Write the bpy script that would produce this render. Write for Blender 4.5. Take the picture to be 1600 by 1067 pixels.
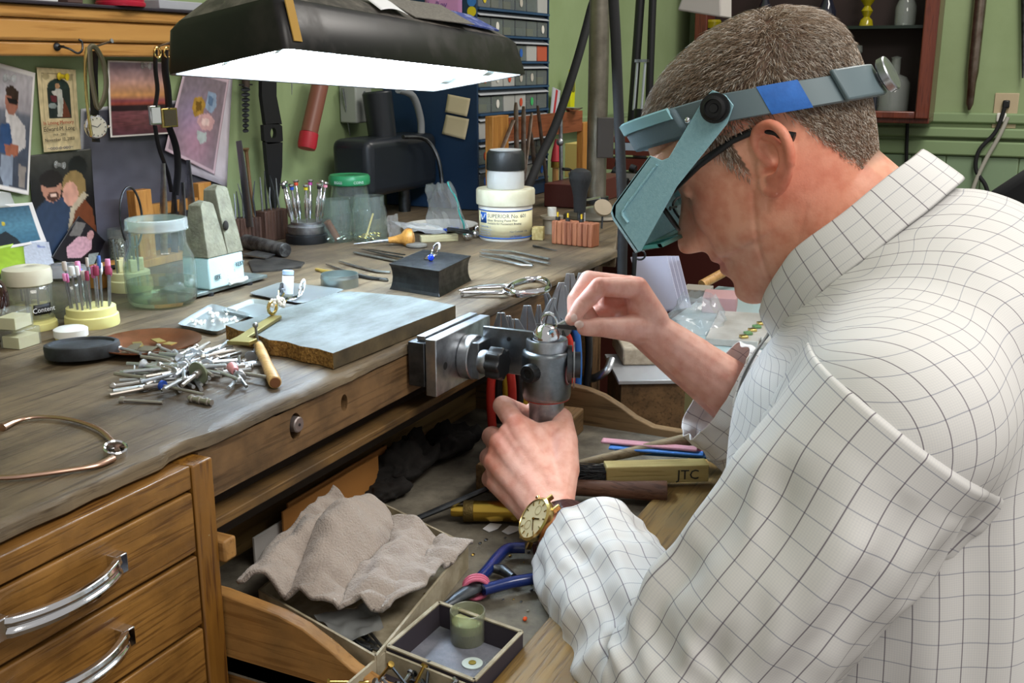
import bpy, bmesh, math, random
import numpy as np
from mathutils import Vector, Matrix, Euler

for o in list(bpy.data.objects):
    bpy.data.objects.remove(o)
SC = bpy.context.scene
COL = SC.collection
PI = math.pi
rnd = random.Random(7)

# ------------------------------------------------------------------ camera
# world: X runs along the bench front, Y from the seat towards the back wall, Z up; bench top at z = 0.95
FPX, AZ, PT, CZ, BZ = 1645.0, math.radians(25.5), math.radians(14.75), 1.23, 0.95
cam_d = bpy.data.cameras.new('camera')
cam = bpy.data.objects.new('camera', cam_d); COL.objects.link(cam)
cam.location = (0, 0, CZ)
cam_d.sensor_width = 36.0
cam_d.lens = FPX / 1600.0 * 36.0
cam_d.clip_start = 0.02
_f = Vector((math.cos(AZ) * math.cos(PT), math.sin(AZ) * math.cos(PT), -math.sin(PT)))
cam.rotation_euler = _f.to_track_quat('-Z', 'Y').to_euler()
SC.camera = cam

# ------------------------------------------------------------------ light
W = bpy.data.worlds.new('world'); SC.world = W; W.use_nodes = True
W.node_tree.nodes['Background'].inputs[0].default_value = (1.0, 0.97, 0.94, 1)
W.node_tree.nodes['Background'].inputs[1].default_value = 0.33

def area(name, loc, target, sx, sy, power, col):
    d = bpy.data.lights.new(name, 'AREA'); d.shape = 'RECTANGLE'; d.size = sx; d.size_y = sy
    d.energy = power; d.color = col
    o = bpy.data.objects.new(name, d); COL.objects.link(o); o.location = loc
    o.rotation_euler = (Vector(target) - Vector(loc)).to_track_quat('-Z', 'Y').to_euler()
    return o
area('ceiling_light', (0.3, -0.9, 2.6), (0.9, 0.2, 0.9), 1.2, 0.6, 21, (1.0, 0.95, 0.88))
area('ceiling_light', (2.6, -0.3, 2.7), (2.6, 0.0, 0.9), 1.2, 0.5, 24, (1.0, 0.95, 0.88))

SC.view_settings.view_transform = 'Standard'
SC.view_settings.look = 'None'
SC.view_settings.gamma = 1.0
SC.view_settings.use_curve_mapping = False
SC.view_settings.exposure = 0.52

# ------------------------------------------------------------------ where a sight line meets a real plane
_ca, _sa, _cp, _sp = math.cos(AZ), math.sin(AZ), math.cos(PT), math.sin(PT)
def ray(u, v):
    r = u - 800; d = v - 533.5
    f = FPX * _cp - d * _sp; up = -FPX * _sp - d * _cp
    return Vector((f * _ca + r * _sa, f * _sa - r * _ca, up))
def bz(u, v, z=BZ):
    d = ray(u, v); t = (z - CZ) / d.z; return Vector((d.x * t, d.y * t, z))
def by(u, v, Y):
    d = ray(u, v); t = Y / d.y; return Vector((d.x * t, Y, CZ + d.z * t))
def bx(u, v, X):
    d = ray(u, v); t = X / d.x; return Vector((X, d.y * t, CZ + d.z * t))

# ------------------------------------------------------------------ materials
def lin(c):
    return tuple(((x / 12.92) if x <= 0.04045 else ((x + 0.055) / 1.055) ** 2.4) for x in c)
def rgb(h):
    h = h.lstrip('#'); return tuple(int(h[i:i + 2], 16) / 255 for i in (0, 2, 4))
_mats = {}
class NT:
    def __init__(s, m): s.m = m; s.t = m.node_tree; s.n = s.t.nodes; s.l = s.t.links
    def add(s, typ, **kw):
        n = s.n.new(typ)
        for k, v in kw.items():
            if k.startswith('i_'):
                key = k[2:]; key = int(key) if key.isdigit() else key.replace('_', ' ')
                n.inputs[key].default_value = v
            else: setattr(n, k, v)
        return n
    def link(s, a, b): s.l.new(a, b)
def c4(h): return (*lin(rgb(h)), 1)

def newmat(name):
    m = bpy.data.materials.new(name); m.use_nodes = True
    nt = NT(m); b = nt.n['Principled BSDF']; return m, nt, b

def mat(name, col, rough=0.5, metal=0.0, col2=None, scale=20.0, stretch=(1, 1, 1), bump=0.0, bscale=None,
        lo=0.35, hi=0.65, detail=5.0, spec=0.5, coat=0.0, rough2=None, trans=0.0, alpha=1.0, sss=0.0, sheen=0.0, ior=1.45):
    """plain or two-colour noise material, optional fine relief"""
    if name in _mats: return _mats[name]
    m, nt, b = newmat(name)
    b.inputs['Base Color'].default_value = c4(col)
    b.inputs['Roughness'].default_value = rough; b.inputs['Metallic'].default_value = metal
    b.inputs['Specular IOR Level'].default_value = spec; b.inputs['Coat Weight'].default_value = coat
    b.inputs['Transmission Weight'].default_value = trans; b.inputs['Alpha'].default_value = alpha
    b.inputs['Sheen Weight'].default_value = sheen; b.inputs['IOR'].default_value = ior
    if sss: b.inputs['Subsurface Weight'].default_value = sss; b.inputs['Subsurface Radius'].default_value = (.01, .004, .002)
    if col2 or bump or rough2 is not None:
        tc = nt.add('ShaderNodeTexCoord'); mp = nt.add('ShaderNodeMapping'); mp.inputs['Scale'].default_value = stretch
        nt.link(tc.outputs['Object'], mp.inputs['Vector'])
    if col2 or rough2 is not None:
        no = nt.add('ShaderNodeTexNoise', i_Scale=scale, i_Detail=detail, i_Roughness=0.6)
        nt.link(mp.outputs[0], no.inputs['Vector'])
        rp = nt.add('ShaderNodeMapRange'); rp.inputs['From Min'].default_value = lo; rp.inputs['From Max'].default_value = hi
        nt.link(no.outputs['Fac'], rp.inputs['Value'])
        if col2:
            mx = nt.add('ShaderNodeMix', data_type='RGBA'); mx.inputs[6].default_value = c4(col); mx.inputs[7].default_value = c4(col2)
            nt.link(rp.outputs[0], mx.inputs[0]); nt.link(mx.outputs[2], b.inputs['Base Color'])
        if rough2 is not None:
            rr = nt.add('ShaderNodeMapRange'); rr.inputs['To Min'].default_value = rough; rr.inputs['To Max'].default_value = rough2
            nt.link(rp.outputs[0], rr.inputs['Value']); nt.link(rr.outputs[0], b.inputs['Roughness'])
    if bump:
        n2 = nt.add('ShaderNodeTexNoise', i_Scale=bscale or scale * 2, i_Detail=4.0)
        nt.link(mp.outputs[0], n2.inputs['Vector'])
        bp = nt.add('ShaderNodeBump', i_Strength=bump, i_Distance=0.002)
        nt.link(n2.outputs['Fac'], bp.inputs['Height']); nt.link(bp.outputs[0], b.inputs['Normal'])
    _mats[name] = m
    return m

def wood(name, light, dark, axis='X', scale=1.0, rough=0.5, grain=0.6, dirt=None, dirt_amt=0.5, bump=0.25, coat=0.0, dscale=9.0):
    """grain running along one local axis, with pores, and optional grime patches"""
    if name in _mats: return _mats[name]
    m, nt, b = newmat(name)
    tc = nt.add('ShaderNodeTexCoord'); mp = nt.add('ShaderNodeMapping')
    st = {'X': (0.06, 1, 1), 'Y': (1, 0.06, 1), 'Z': (1, 1, 0.06)}[axis]
    mp.inputs['Scale'].default_value = tuple(s * scale for s in st)
    nt.link(tc.outputs['Object'], mp.inputs['Vector'])
    n1 = nt.add('ShaderNodeTexNoise', i_Scale=55.0, i_Detail=3.0, i_Distortion=0.6)
    n2 = nt.add('ShaderNodeTexNoise', i_Scale=330.0, i_Detail=2.0)
    nt.link(mp.outputs[0], n1.inputs['Vector']); nt.link(mp.outputs[0], n2.inputs['Vector'])
    r1 = nt.add('ShaderNodeMapRange'); r1.inputs['From Min'].default_value = 0.36; r1.inputs['From Max'].default_value = 0.64
    nt.link(n1.outputs['Fac'], r1.inputs['Value'])
    r2 = nt.add('ShaderNodeMapRange'); r2.inputs['From Min'].default_value = 0.52; r2.inputs['From Max'].default_value = 0.68
    nt.link(n2.outputs['Fac'], r2.inputs['Value'])
    ad = nt.add('ShaderNodeMath', operation='MULTIPLY_ADD'); ad.inputs[1].default_value = 0.55
    nt.link(r2.outputs[0], ad.inputs[0])
    m1 = nt.add('ShaderNodeMath', operation='MULTIPLY'); m1.inputs[1].default_value = grain
    nt.link(r1.outputs[0], m1.inputs[0]); nt.link(m1.outputs[0], ad.inputs[2])
    ad.use_clamp = True
    mx = nt.add('ShaderNodeMix', data_type='RGBA'); mx.inputs[6].default_value = c4(light); mx.inputs[7].default_value = c4(dark)
    nt.link(ad.outputs[0], mx.inputs[0])
    out = mx.outputs[2]
    if dirt:
        nd = nt.add('ShaderNodeTexNoise', i_Scale=dscale, i_Detail=7.0, i_Roughness=0.65)
        nt.link(tc.outputs['Object'], nd.inputs['Vector'])
        rd = nt.add('ShaderNodeMapRange'); rd.inputs['From Min'].default_value = 0.42; rd.inputs['From Max'].default_value = 0.66
        rd.inputs['To Max'].default_value = dirt_amt
        nt.link(nd.outputs['Fac'], rd.inputs['Value'])
        md = nt.add('ShaderNodeMix', data_type='RGBA'); md.inputs[7].default_value = c4(dirt)
        nt.link(rd.outputs[0], md.inputs[0]); nt.link(out, md.inputs[6]); out = md.outputs[2]
    nt.link(out, b.inputs['Base Color'])
    b.inputs['Roughness'].default_value = rough; b.inputs['Coat Weight'].default_value = coat
    b.inputs['Specular IOR Level'].default_value = 0.35
    bp = nt.add('ShaderNodeBump', i_Strength=bump, i_Distance=0.0012)
    nt.link(ad.outputs[0], bp.inputs['Height']); bp.invert = True
    nt.link(bp.outputs[0], b.inputs['Normal'])
    _mats[name] = m
    return m

def emit(name, col, strength):
    if name in _mats: return _mats[name]
    m, nt, b = newmat(name)
    b.inputs['Base Color'].default_value = c4(col)
    b.inputs['Emission Color'].default_value = c4(col); b.inputs['Emission Strength'].default_value = strength
    _mats[name] = m; return m

def clear(name, col='#ffffff', rough=0.02, ior=1.45, thin=0.82):
    """clear thin glass or plastic: light passes, surface still reflects"""
    if name in _mats: return _mats[name]
    m, nt, b = newmat(name)
    nt.n.remove(b)
    g = nt.add('ShaderNodeBsdfGlossy'); g.inputs['Roughness'].default_value = rough
    t = nt.add('ShaderNodeBsdfTransparent'); t.inputs['Color'].default_value = c4(col)
    d = nt.add('ShaderNodeBsdfDiffuse'); d.inputs['Color'].default_value = c4(col)
    lw = nt.add('ShaderNodeLayerWeight'); lw.inputs['Blend'].default_value = 0.5
    pw = nt.add('ShaderNodeMath', operation='POWER'); pw.inputs[1].default_value = 3.0; nt.link(lw.outputs['Facing'], pw.inputs[0])
    fr = nt.add('ShaderNodeMath', operation='MULTIPLY_ADD'); fr.inputs[1].default_value = 0.6; fr.inputs[2].default_value = 0.04
    nt.link(pw.outputs[0], fr.inputs[0])
    m0 = nt.add('ShaderNodeMixShader'); m0.inputs[0].default_value = 1 - thin
    nt.link(t.outputs[0], m0.inputs[1]); nt.link(d.outputs[0], m0.inputs[2])
    m1 = nt.add('ShaderNodeMixShader'); nt.link(fr.outputs[0], m1.inputs[0])
    nt.link(m0.outputs[0], m1.inputs[1]); nt.link(g.outputs[0], m1.inputs[2])
    nt.link(m1.outputs[0], nt.n['Material Output'].inputs['Surface'])
    _mats[name] = m; return m

# ------------------------------------------------------------------ mesh building
def frame_from(d, up=(0, 0, 1)):
    d = Vector(d).normalized(); up = Vector(up)
    if abs(d.dot(up)) > 0.98: up = Vector((1, 0, 0))
    x = up.cross(d).normalized(); y = d.cross(x).normalized()
    return x, y, d

class MB:
    def __init__(s): s.v = []; s.f = []; s.mi = []; s.uv = None; s.cur = 0
    def _add(s, vs, fs, M=None):
        o = len(s.v)
        s.v += [tuple(M @ Vector(p)) if M is not None else tuple(p) for p in vs]
        s.f += [tuple(i + o for i in f) for f in fs]; s.mi += [s.cur] * len(fs); return s
    def mat(s, i): s.cur = i; return s
    def box(s, c, sz, rot=None, taper=1.0):
        x, y, z = sz[0] / 2, sz[1] / 2, sz[2] / 2; t = taper
        vs = [(-x, -y, -z), (x, -y, -z), (x, y, -z), (-x, y, -z), (-x * t, -y * t, z), (x * t, -y * t, z), (x * t, y * t, z), (-x * t, y * t, z)]
        M = Matrix.Translation(c)
        if rot is not None: M = M @ (rot if isinstance(rot, Matrix) else Euler(rot).to_matrix().to_4x4())
        return s._add(vs, [(3, 2, 1, 0), (4, 5, 6, 7), (0, 1, 5, 4), (1, 2, 6, 5), (2, 3, 7, 6), (3, 0, 4, 7)], M)
    def bx(s, x0, x1, y0, y1, z0, z1):
        return s.box(((x0 + x1) / 2, (y0 + y1) / 2, (z0 + z1) / 2), (abs(x1 - x0), abs(y1 - y0), abs(z1 - z0)))
    def rings(s, rings, closed=True, cap0=True, cap1=True):
        n = len(rings[0]); vs = [p for r in rings for p in r]; fs = []
        for i in range(len(rings) - 1):
            for j in range(n if closed else n - 1):
                k = (j + 1) % n
                fs.append((i * n + j, i * n + k, (i + 1) * n + k, (i + 1) * n + j))
        if cap0 and closed: fs.append(tuple(range(n - 1, -1, -1)))
        if cap1 and closed: fs.append(tuple((len(rings) - 1) * n + j for j in range(n)))
        return s._add(vs, fs)
    def cyl(s, p0, p1, r0, r1=None, seg=16, cap=True):
        p0 = Vector(p0); p1 = Vector(p1); r1 = r0 if r1 is None else r1
        x, y, d = frame_from(p1 - p0)
        R = [[p + r * (math.cos(2 * PI * k / seg) * x + math.sin(2 * PI * k / seg) * y) for k in range(seg)] for p, r in ((p0, r0), (p1, r1))]
        return s.rings(R, True, cap, cap)
    def lathe(s, prof, org=(0, 0, 0), axis=(0, 0, 1), seg=32, cap=True, sx=1.0):
        """prof: (radius, height) pairs"""
        x, y, d = frame_from(axis); org = Vector(org)
        R = [[org + d * h + max(r, 1e-5) * (math.cos(2 * PI * k / seg) * x * sx + math.sin(2 * PI * k / seg) * y) for k in range(seg)] for r, h in prof]
        return s.rings(R, True, cap, cap)
    def tube(s, pts, r, seg=10, closed=False, cap=True, flat=1.0, up=(0, 0, 1)):
        pts = [Vector(p) for p in pts]; n = len(pts)
        rs = r if isinstance(r, (list, tuple)) else [r] * n
        R = []; px = None
        for i, p in enumerate(pts):
            if closed: d = pts[(i + 1) % n] - pts[i - 1]
            else: d = pts[min(i + 1, n - 1)] - pts[max(i - 1, 0)]
            d = d.normalized()
            if px is None: x, y, _ = frame_from(d, up)
            else:
                x = (px - d * px.dot(d)); x = x.normalized() if x.length > 1e-6 else frame_from(d, up)[0]
                y = d.cross(x)
            px = x
            R.append([p + rs[i] * (math.cos(2 * PI * k / seg) * x + math.sin(2 * PI * k / seg) * y * flat) for k in range(seg)])
        if closed:
            R.append(R[0]); return s.rings(R, True, False, False)
        return s.rings(R, True, cap, cap)
    def prism(s, poly, h, M=None):
        """poly (x, y) extruded 0..h along z"""
        n = len(poly); vs = [(x, y, 0) for x, y in poly] + [(x, y, h) for x, y in poly]
        fs = [tuple(range(n - 1, -1, -1)), tuple(range(n, 2 * n))] + [(i, (i + 1) % n, n + (i + 1) % n, n + i) for i in range(n)]
        return s._add(vs, fs, M)
    def ball(s, c, r, seg=14, ring=9, sc=(1, 1, 1), M=None):
        prof = [(math.sin(PI * i / ring), -math.cos(PI * i / ring)) for i in range(ring + 1)]
        R = [[Vector((c[0] + r * sc[0] * q * math.cos(2 * PI * k / seg), c[1] + r * sc[1] * q * math.sin(2 * PI * k / seg), c[2] + r * sc[2] * h)) for k in range(seg)] for q, h in prof]
        if M is not None: R = [[M @ p for p in rr] for rr in R]
        return s.rings(R, True, False, False)
    def grid(s, fn, nu, nv):
        vs = [fn(i / (nu - 1), j / (nv - 1)) for j in range(nv) for i in range(nu)]
        fs = [(j * nu + i, j * nu + i + 1, (j + 1) * nu + i + 1, (j + 1) * nu + i) for j in range(nv - 1) for i in range(nu - 1)]
        return s._add(vs, fs)
    def build(s, name, mats, parent=None, smooth=None, bevel=0.0, bseg=2, solid=0.0, sub=0, loc=None, rot=None, label=None):
        me = bpy.data.meshes.new(name); me.from_pydata(s.v, [], s.f); me.validate()
        bm = bmesh.new(); bm.from_mesh(me)
        bmesh.ops.remove_doubles(bm, verts=bm.verts, dist=1e-6)
        bmesh.ops.recalc_face_normals(bm, faces=bm.faces); bm.to_mesh(me); bm.free()
        ml = mats if isinstance(mats, (list, tuple)) else [mats]
        for q in ml: me.materials.append(q)
        if len(ml) > 1 and len(me.polygons) == len(s.mi):
            me.polygons.foreach_set('material_index', s.mi)
        o = bpy.data.objects.new(name, me); COL.objects.link(o)
        if smooth is None: smooth = True
        if smooth:
            me.polygons.foreach_set('use_smooth', [True] * len(me.polygons))
            try: me.set_sharp_from_angle(angle=math.radians(40))
            except Exception: pass
        if solid:
            q = o.modifiers.new('solid', 'SOLIDIFY'); q.thickness = solid; q.offset = 0
        if bevel:
            q = o.modifiers.new('bevel', 'BEVEL'); q.width = bevel; q.segments = bseg; q.limit_method = 'ANGLE'; q.angle_limit = math.radians(35)
        if sub:
            q = o.modifiers.new('sub', 'SUBSURF'); q.levels = sub; q.render_levels = sub
        if parent: o.parent = parent
        if loc is not None: o.location = loc
        if rot is not None: o.rotation_euler = rot
        if label: o['label'] = label
        return o

def tag(o, label, cat, group=None, kind=None):
    o['label'] = label; o['category'] = cat
    if group: o['group'] = group
    if kind: o['kind'] = kind
    return o
def thing(name, label, cat, loc=(0, 0, 0), rz=0.0, group=None, rot=None):
    o = bpy.data.objects.new(name, None); COL.objects.link(o); o.empty_display_size = 0.02
    o.location = loc; o.rotation_euler = rot if rot is not None else (0, 0, rz)
    return tag(o, label, cat, group)
def struct(o): o['kind'] = 'structure'; return o
def copy_tree(o, parent=None):
    c = o.copy(); COL.objects.link(c); c.parent = parent
    for ch in list(o.children): copy_tree(ch, c)
    return c
def smooth_pts(pts, n=8):
    """Catmull-Rom through the points"""
    P_ = [Vector(p) for p in pts]; out = []
    for i in range(len(P_) - 1):
        a = P_[max(i - 1, 0)]; b = P_[i]; c = P_[i + 1]; d = P_[min(i + 2, len(P_) - 1)]
        for k in range(n):
            t = k / n
            out.append(0.5 * ((2 * b) + (c - a) * t + (2 * a - 5 * b + 4 * c - d) * t * t + (3 * b - a - 3 * c + d) * t ** 3))
    out.append(P_[-1]); return out
def text_obj(name, body, size, m, parent=None, loc=(0, 0, 0), rot=(0, 0, 0), extrude=0.0002, align='LEFT'):
    """flat print as thin lettering, turned into a mesh"""
    cu = bpy.data.curves.new(name, 'FONT'); cu.body = body; cu.size = size; cu.extrude = extrude; cu.align_x = align; cu.resolution_u = 2
    t = bpy.data.objects.new(name, cu); COL.objects.link(t)
    dg = bpy.context.evaluated_depsgraph_get(); me = bpy.data.meshes.new_from_object(t.evaluated_get(dg))
    bpy.data.objects.remove(t); bpy.data.curves.remove(cu)
    me.name = name; me.materials.clear(); me.materials.append(m)
    o = bpy.data.objects.new(name, me); COL.objects.link(o); o.location = loc; o.rotation_euler = rot
    if parent: o.parent = parent
    return o

# shared materials
M_STEEL = mat('steel', '#b9bcc0', 0.28, 1.0, col2='#8d9196', scale=60, rough2=0.42)
M_CHROME = mat('chrome', '#dcdde0', 0.09, 1.0)
M_DKSTEEL = mat('dark_steel', '#5c5f63', 0.42, 1.0, col2='#3d4043', scale=40)
M_BRASS = mat('brass', '#b89a52', 0.3, 1.0, col2='#8f7434', scale=50)
M_GOLD = mat('gold', '#d9bd78', 0.22, 1.0)
M_BLACK = mat('black_plastic', '#17181a', 0.4)
M_RUBBER = mat('black_rubber', '#1c1d1f', 0.75, bump=0.2, bscale=200)
M_WHITE = mat('white_plastic', '#e4e3dc', 0.4)
M_PAPER = mat('white_paper', '#dfe1e3', 0.8)
M_GLASS = clear('clear_glass', '#f4fbf8', 0.02, 1.5, 0.965)
M_BAG = clear('clear_film', '#f2f5f8', 0.08, 1.5, 0.80)
M_BEIGEP = mat('cream_plastic', '#d9d0a0', 0.45)
M_ORANGEW = wood('orange_wood', '#b5813f', '#8a5826', 'Z', 1.0, 0.5)
M_DOWEL = wood('dowel_wood', '#c39a62', '#9a7040', 'Z', 1.0, 0.5)
# ================================================================== the room
WY = 1.17          # back wall plane
EX = 4.0           # end wall plane
M_WALL = mat('green_wall_paint', '#8fa277', 0.6, col2='#86996d', scale=5, bump=0.08, bscale=120)
M_TRIMG = mat('green_trim_paint', '#859b72', 0.45)
M_FLOOR = wood('floor_boards', '#6b5a45', '#463827', 'X', 0.4, 0.6)
struct(MB().bx(-1.5, EX, WY, WY + 0.1, 0, 2.7).build('wall_back', M_WALL, bevel=0))
struct(MB().bx(EX, EX + 0.1, -3.2, WY + 0.1, 0, 2.7).build('wall_end', M_WALL))
struct(MB().bx(-1.5, EX + 0.1, -3.2, WY + 0.1, -0.05, 0).build('floor', M_FLOOR))

# chair rail on the end wall: three stepped mouldings
for i, (z0, z1, d) in enumerate(((1.035, 1.07, 0.018), (0.985, 1.02, 0.026), (0.925, 0.975, 0.022))):
    zc = z0
    struct(MB().bx(EX - d, EX - 0.0005, -3.2, WY - 0.001, z0, z1).build('trim_%d' % (i + 1), M_TRIMG, bevel=0.006))
for k in range(26):    # beadboard below the rail
    y0 = 1.15 - k * 0.115
    if y0 < -1.6: break
    o = MB().bx(EX - 0.008, EX - 0.0004, y0 - 0.112, y0, 0.1, 0.922).build('wall_board', mat('wall_board_paint', '#82997a', 0.5), parent=bpy.data.objects['wall_end'], bevel=0.003)

# ================================================================== the bench
M_TOP = wood('bench_top_wood', '#75664f', '#44382a', 'X', 0.8, 0.55, 0.55, dirt='#3c342b', dirt_amt=0.85, bump=0.3, dscale=7.0)
M_OAK = wood('oak_orange', '#9a6f36', '#553414', 'X', 0.9, 0.4, 0.6, dirt='#4a3014', dirt_amt=.55, bump=0.3, coat=0.15, dscale=16)
M_OAKZ = wood('oak_orange_upright', '#916527', '#553414', 'Z', 0.9, 0.4, 0.55, bump=0.25, coat=0.15)
M_APRON = wood('worn_apron_wood', '#7d6040', '#4b3722', 'X', 0.7, 0.55, 0.5, dirt='#352a1c', dirt_amt=0.8, dscale=12)
M_INNER = wood('inner_wood', '#73562f', '#43301a', 'X', 0.8, 0.65, 0.5, dirt='#2f261b', dirt_amt=0.7)
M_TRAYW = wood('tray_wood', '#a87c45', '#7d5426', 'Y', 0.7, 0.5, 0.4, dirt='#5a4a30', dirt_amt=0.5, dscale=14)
bench = thing('workbench', 'long worn wooden jeweller bench with scarred dark top and oak drawers', 'workbench', (0.4, 0.86, 0))
bench.location = (0, 0, 0)

# worn worktop: an uneven front edge, chewed and rounded
def bench_top():
    rb = random.Random(3)
    xs = [-0.35 + 0.0125 * i for i in range(153)]
    xs = [x for x in xs if x < 1.545] + [1.545]
    n = []
    val = 0
    for x in xs:
        val = 0.7 * val + rb.uniform(-0.0011, 0.0011)
        n.append(val)
    R = []
    for x, e in zip(xs, n):
        y0 = 0.552 + e + (0.004 if 0.55 < x < 0.59 else 0)
        wear = 0.002 + abs(e) * 0.8 + rb.uniform(0, 0.0012) + (0.003 if 0.62 < x < 0.9 else 0) + (0.002 if x > 1.1 else 0)
        R.append([Vector((x, WY - 0.002, BZ - 0.014)), Vector((x, y0 + 0.004, BZ - 0.014)), Vector((x, y0, BZ - 0.011)), Vector((x, y0 + rb.uniform(0, .0012), BZ - wear)),
                  Vector((x, y0 + wear * 0.8, BZ - wear * 0.3)), Vector((x, y0 + wear * 1.9 + 0.004, BZ)), Vector((x, WY - 0.002, BZ))])
    b = MB().rings(R)
    return b
bench_top().build('worktop', M_TOP, bench)
# wing of the top that carries on behind the corner
MB().prism([(1.545, 0.556), (1.80, 0.645), (2.02, 0.68), (2.02, 0.62), (2.40, 0.62), (2.40, WY - 0.002), (1.545, WY - 0.002)], 0.030, Matrix.Translation((0, 0, BZ - 0.030))).build('worktop_wing', M_TOP, bench, bevel=0.002)
MB().prism([(1.50, 0.575), (1.75, 0.655), (1.75, 0.70), (1.50, 0.70)], 0.93 - 0.014, Matrix.Translation((0, 0, 0.005))).build('end_panel', M_APRON, bench)

FY = 0.54          # face frame plane
# drawer cabinet on the left
MB().bx(-0.35, 0.5695, FY + 0.002, FY + 0.022, 0.917, 0.9355).build('top_rail', M_OAK, bench, bevel=0.001)
MB().bx(0.570, 0.592, FY, FY + 0.03, 0.02, 0.9355).build('stile', M_OAKZ, bench, bevel=0.0015)
MB().bx(-0.35, 0.565, FY + 0.035, FY + 0.05, 0.02, 0.93).build('carcass_back_panel', M_INNER, bench)
for i, (z0, z1) in enumerate(((0.8655, 0.9145), (0.8035, 0.8620), (0.742, 0.800), (0.67, 0.738))):
    d = MB().bx(0.262, 0.5685, FY + 0.001, FY + 0.02, z0, z1).build('drawer_front', M_OAK, bench, bevel=0.0015)
    MB().bx(-0.30, 0.258, FY + 0.001, FY + 0.02, z0, z1).build('drawer_front', M_OAK, bench, bevel=0.0015)
    # bowed chrome pull with a central groove
    zc = (z0 + z1) / 2 + 0.004; xc = 0.438
    pts = []; rr = []
    h = MB()
    N = 18
    for k in range(N + 1):
        t = -1 + 2 * k / N
        x = xc + 0.051 * t
        yo = FY - 0.0075 - 0.015 * (1 - abs(t) ** 2.2)
        if abs(t) > 0.93: yo += 0.004
        pts.append((x, yo))
    R = []
    for k, (x, yo) in enumerate(pts):
        t = -1 + 2 * k / N
        hz = 0.0072 - 0.001 * (1 - abs(t)); th = 0.0045 + 0.003 * abs(t) ** 3
        R.append([Vector((x, yo + th, zc - hz)), Vector((x, yo, zc - hz)), Vector((x, yo - 0.001, zc - hz * .4)), Vector((x, yo + 0.0012, zc - .0008)),
                  Vector((x, yo + 0.0012, zc + .0008)), Vector((x, yo - 0.001, zc + hz * .4)), Vector((x, yo, zc + hz)), Vector((x, yo + th, zc + hz))])
    h.rings(R)
    for sx in (-1, 1):
        h.box((xc + sx * 0.0485, FY - 0.002, zc), (0.010, 0.013, 0.0145))
    h.build('drawer_handle', M_CHROME, d, bevel=0.0008)
# brass catch plate at the very left
q = MB().bx(0.362, 0.379, FY - 0.0015, FY + 0.001, 0.872, 0.902); q.ball((0.374, FY - 0.002, 0.884), 0.002)
q.build('brass_catch_plate', mat('tarnished_brass', '#6f6a35', 0.45, 1.0), bench, bevel=0.0006)

# apron with two holes (real recesses) over the open bay
def apron():
    import itertools
    ax0, ax1, az0, az1, y0, y1 = 0.5925, 1.30, 0.894, 0.9365, 0.5545, 0.5745
    holes = [(0.716, 0.919, 0.0085, 0.0125), (0.792, 0.9185, 0.0055, 0.0085)]
    b = MB()
    cuts = [ax0, 0.690, 0.745, 0.770, 0.815, ax1]
    # solid stretches
    for x0, x1 in ((ax0, 0.690), (0.745, 0.770), (0.815, ax1)):
        b.bx(x0, x1, y0, y1, az0, az1)
    for (cx, cz, rx, rz), (x0, x1) in zip(holes, ((0.690, 0.745), (0.770, 0.815))):
        n = 24; ring_o = []; ring_i = []
        for k in range(n):
            a = 2 * PI * k / n; c, s_ = math.cos(a), math.sin(a)
            # outer ring projected on the rectangle
            tx = ((x1 - cx) if c > 0 else (x0 - cx)) / c if abs(c) > 1e-6 else 1e9
            tz = ((az1 - cz) if s_ > 0 else (az0 - cz)) / s_ if abs(s_) > 1e-6 else 1e9
            t = min(tx, tz); ring_o.append((cx + c * t, cz + s_ * t)); ring_i.append((cx + rx * c, cz + rz * s_))
        b.rings([[Vector((x, y0, z)) for x, z in ring_o], [Vector((x, y0, z)) for x, z in ring_i], [Vector((x, y1 + 0.01, z)) for x, z in ring_i]], True, False, False)
        # corner fillers
        for X in (x0, x1):
            for Z in (az0, az1):
                cand = sorted(ring_o, key=lambda p: (p[0] - X) ** 2 + (p[1] - Z) ** 2)[:2]
                b._add([(X, y0, Z), (cand[0][0], y0, cand[0][1]), (cand[1][0], y0, cand[1][1])], [(0, 1, 2)])
        b._add([(x0, y0, az0), (x1, y0, az0), (x1, y1, az0), (x0, y1, az0)], [(0, 1, 2, 3)])
    return b
apron().build('apron_board', M_APRON, bench, smooth=False)
pg = MB(); pg.lathe([(0.0, -0.004), (0.0062, -0.004), (0.0072, -0.003), (0.0072, 0.012), (0, 0.012)], (0.7165, 0.5545, 0.921), (0, 1, 0), 20)
pg.build('steel_peg', mat('worn_peg_steel', '#8f8683', 0.45, 0.8), bench)
MB().cyl((0.7165, 0.5500, 0.921), (0.7165, 0.5510, 0.921), 0.0014, seg=8).build('peg_hole', M_BLACK, bench)
MB().bx(0.700, 0.805, 0.5845, 0.5875, 0.895, 0.936).build('hole_shade_sheet', M_BLACK, bench)  # black sheet close behind the holes, their shade put into its colour
# runner rail below the apron, shade-dark board behind it
MB().bx(0.5925, 1.30, 0.552, 0.575, 0.867, 0.8755).build('runner_rail', M_INNER, bench, bevel=0.001)
MB().bx(0.5925, 1.30, 0.59, 0.60, 0.835, 0.93).build('gap_shade_board', mat('bay_shade_wood', '#2b2118', 0.8), bench)  # board across the dark gap; the shade there is put into its colour
MB().bx(0.5925, 0.607, 0.535, 0.60, 0.846, 0.8645).build('runner_block', M_TRAYW, bench, bevel=0.002)
MB().bx(1.30, 1.33, 0.545, 1.0, 0.02, 0.936).build('bay_side_panel', M_APRON, bench)
MB().bx(0.5925, 1.30, 1.0, 1.02, 0.6, 0.936).build('bay_back_panel', mat('bay_shade_wood', '#2b2118', 0.8), bench)

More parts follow.
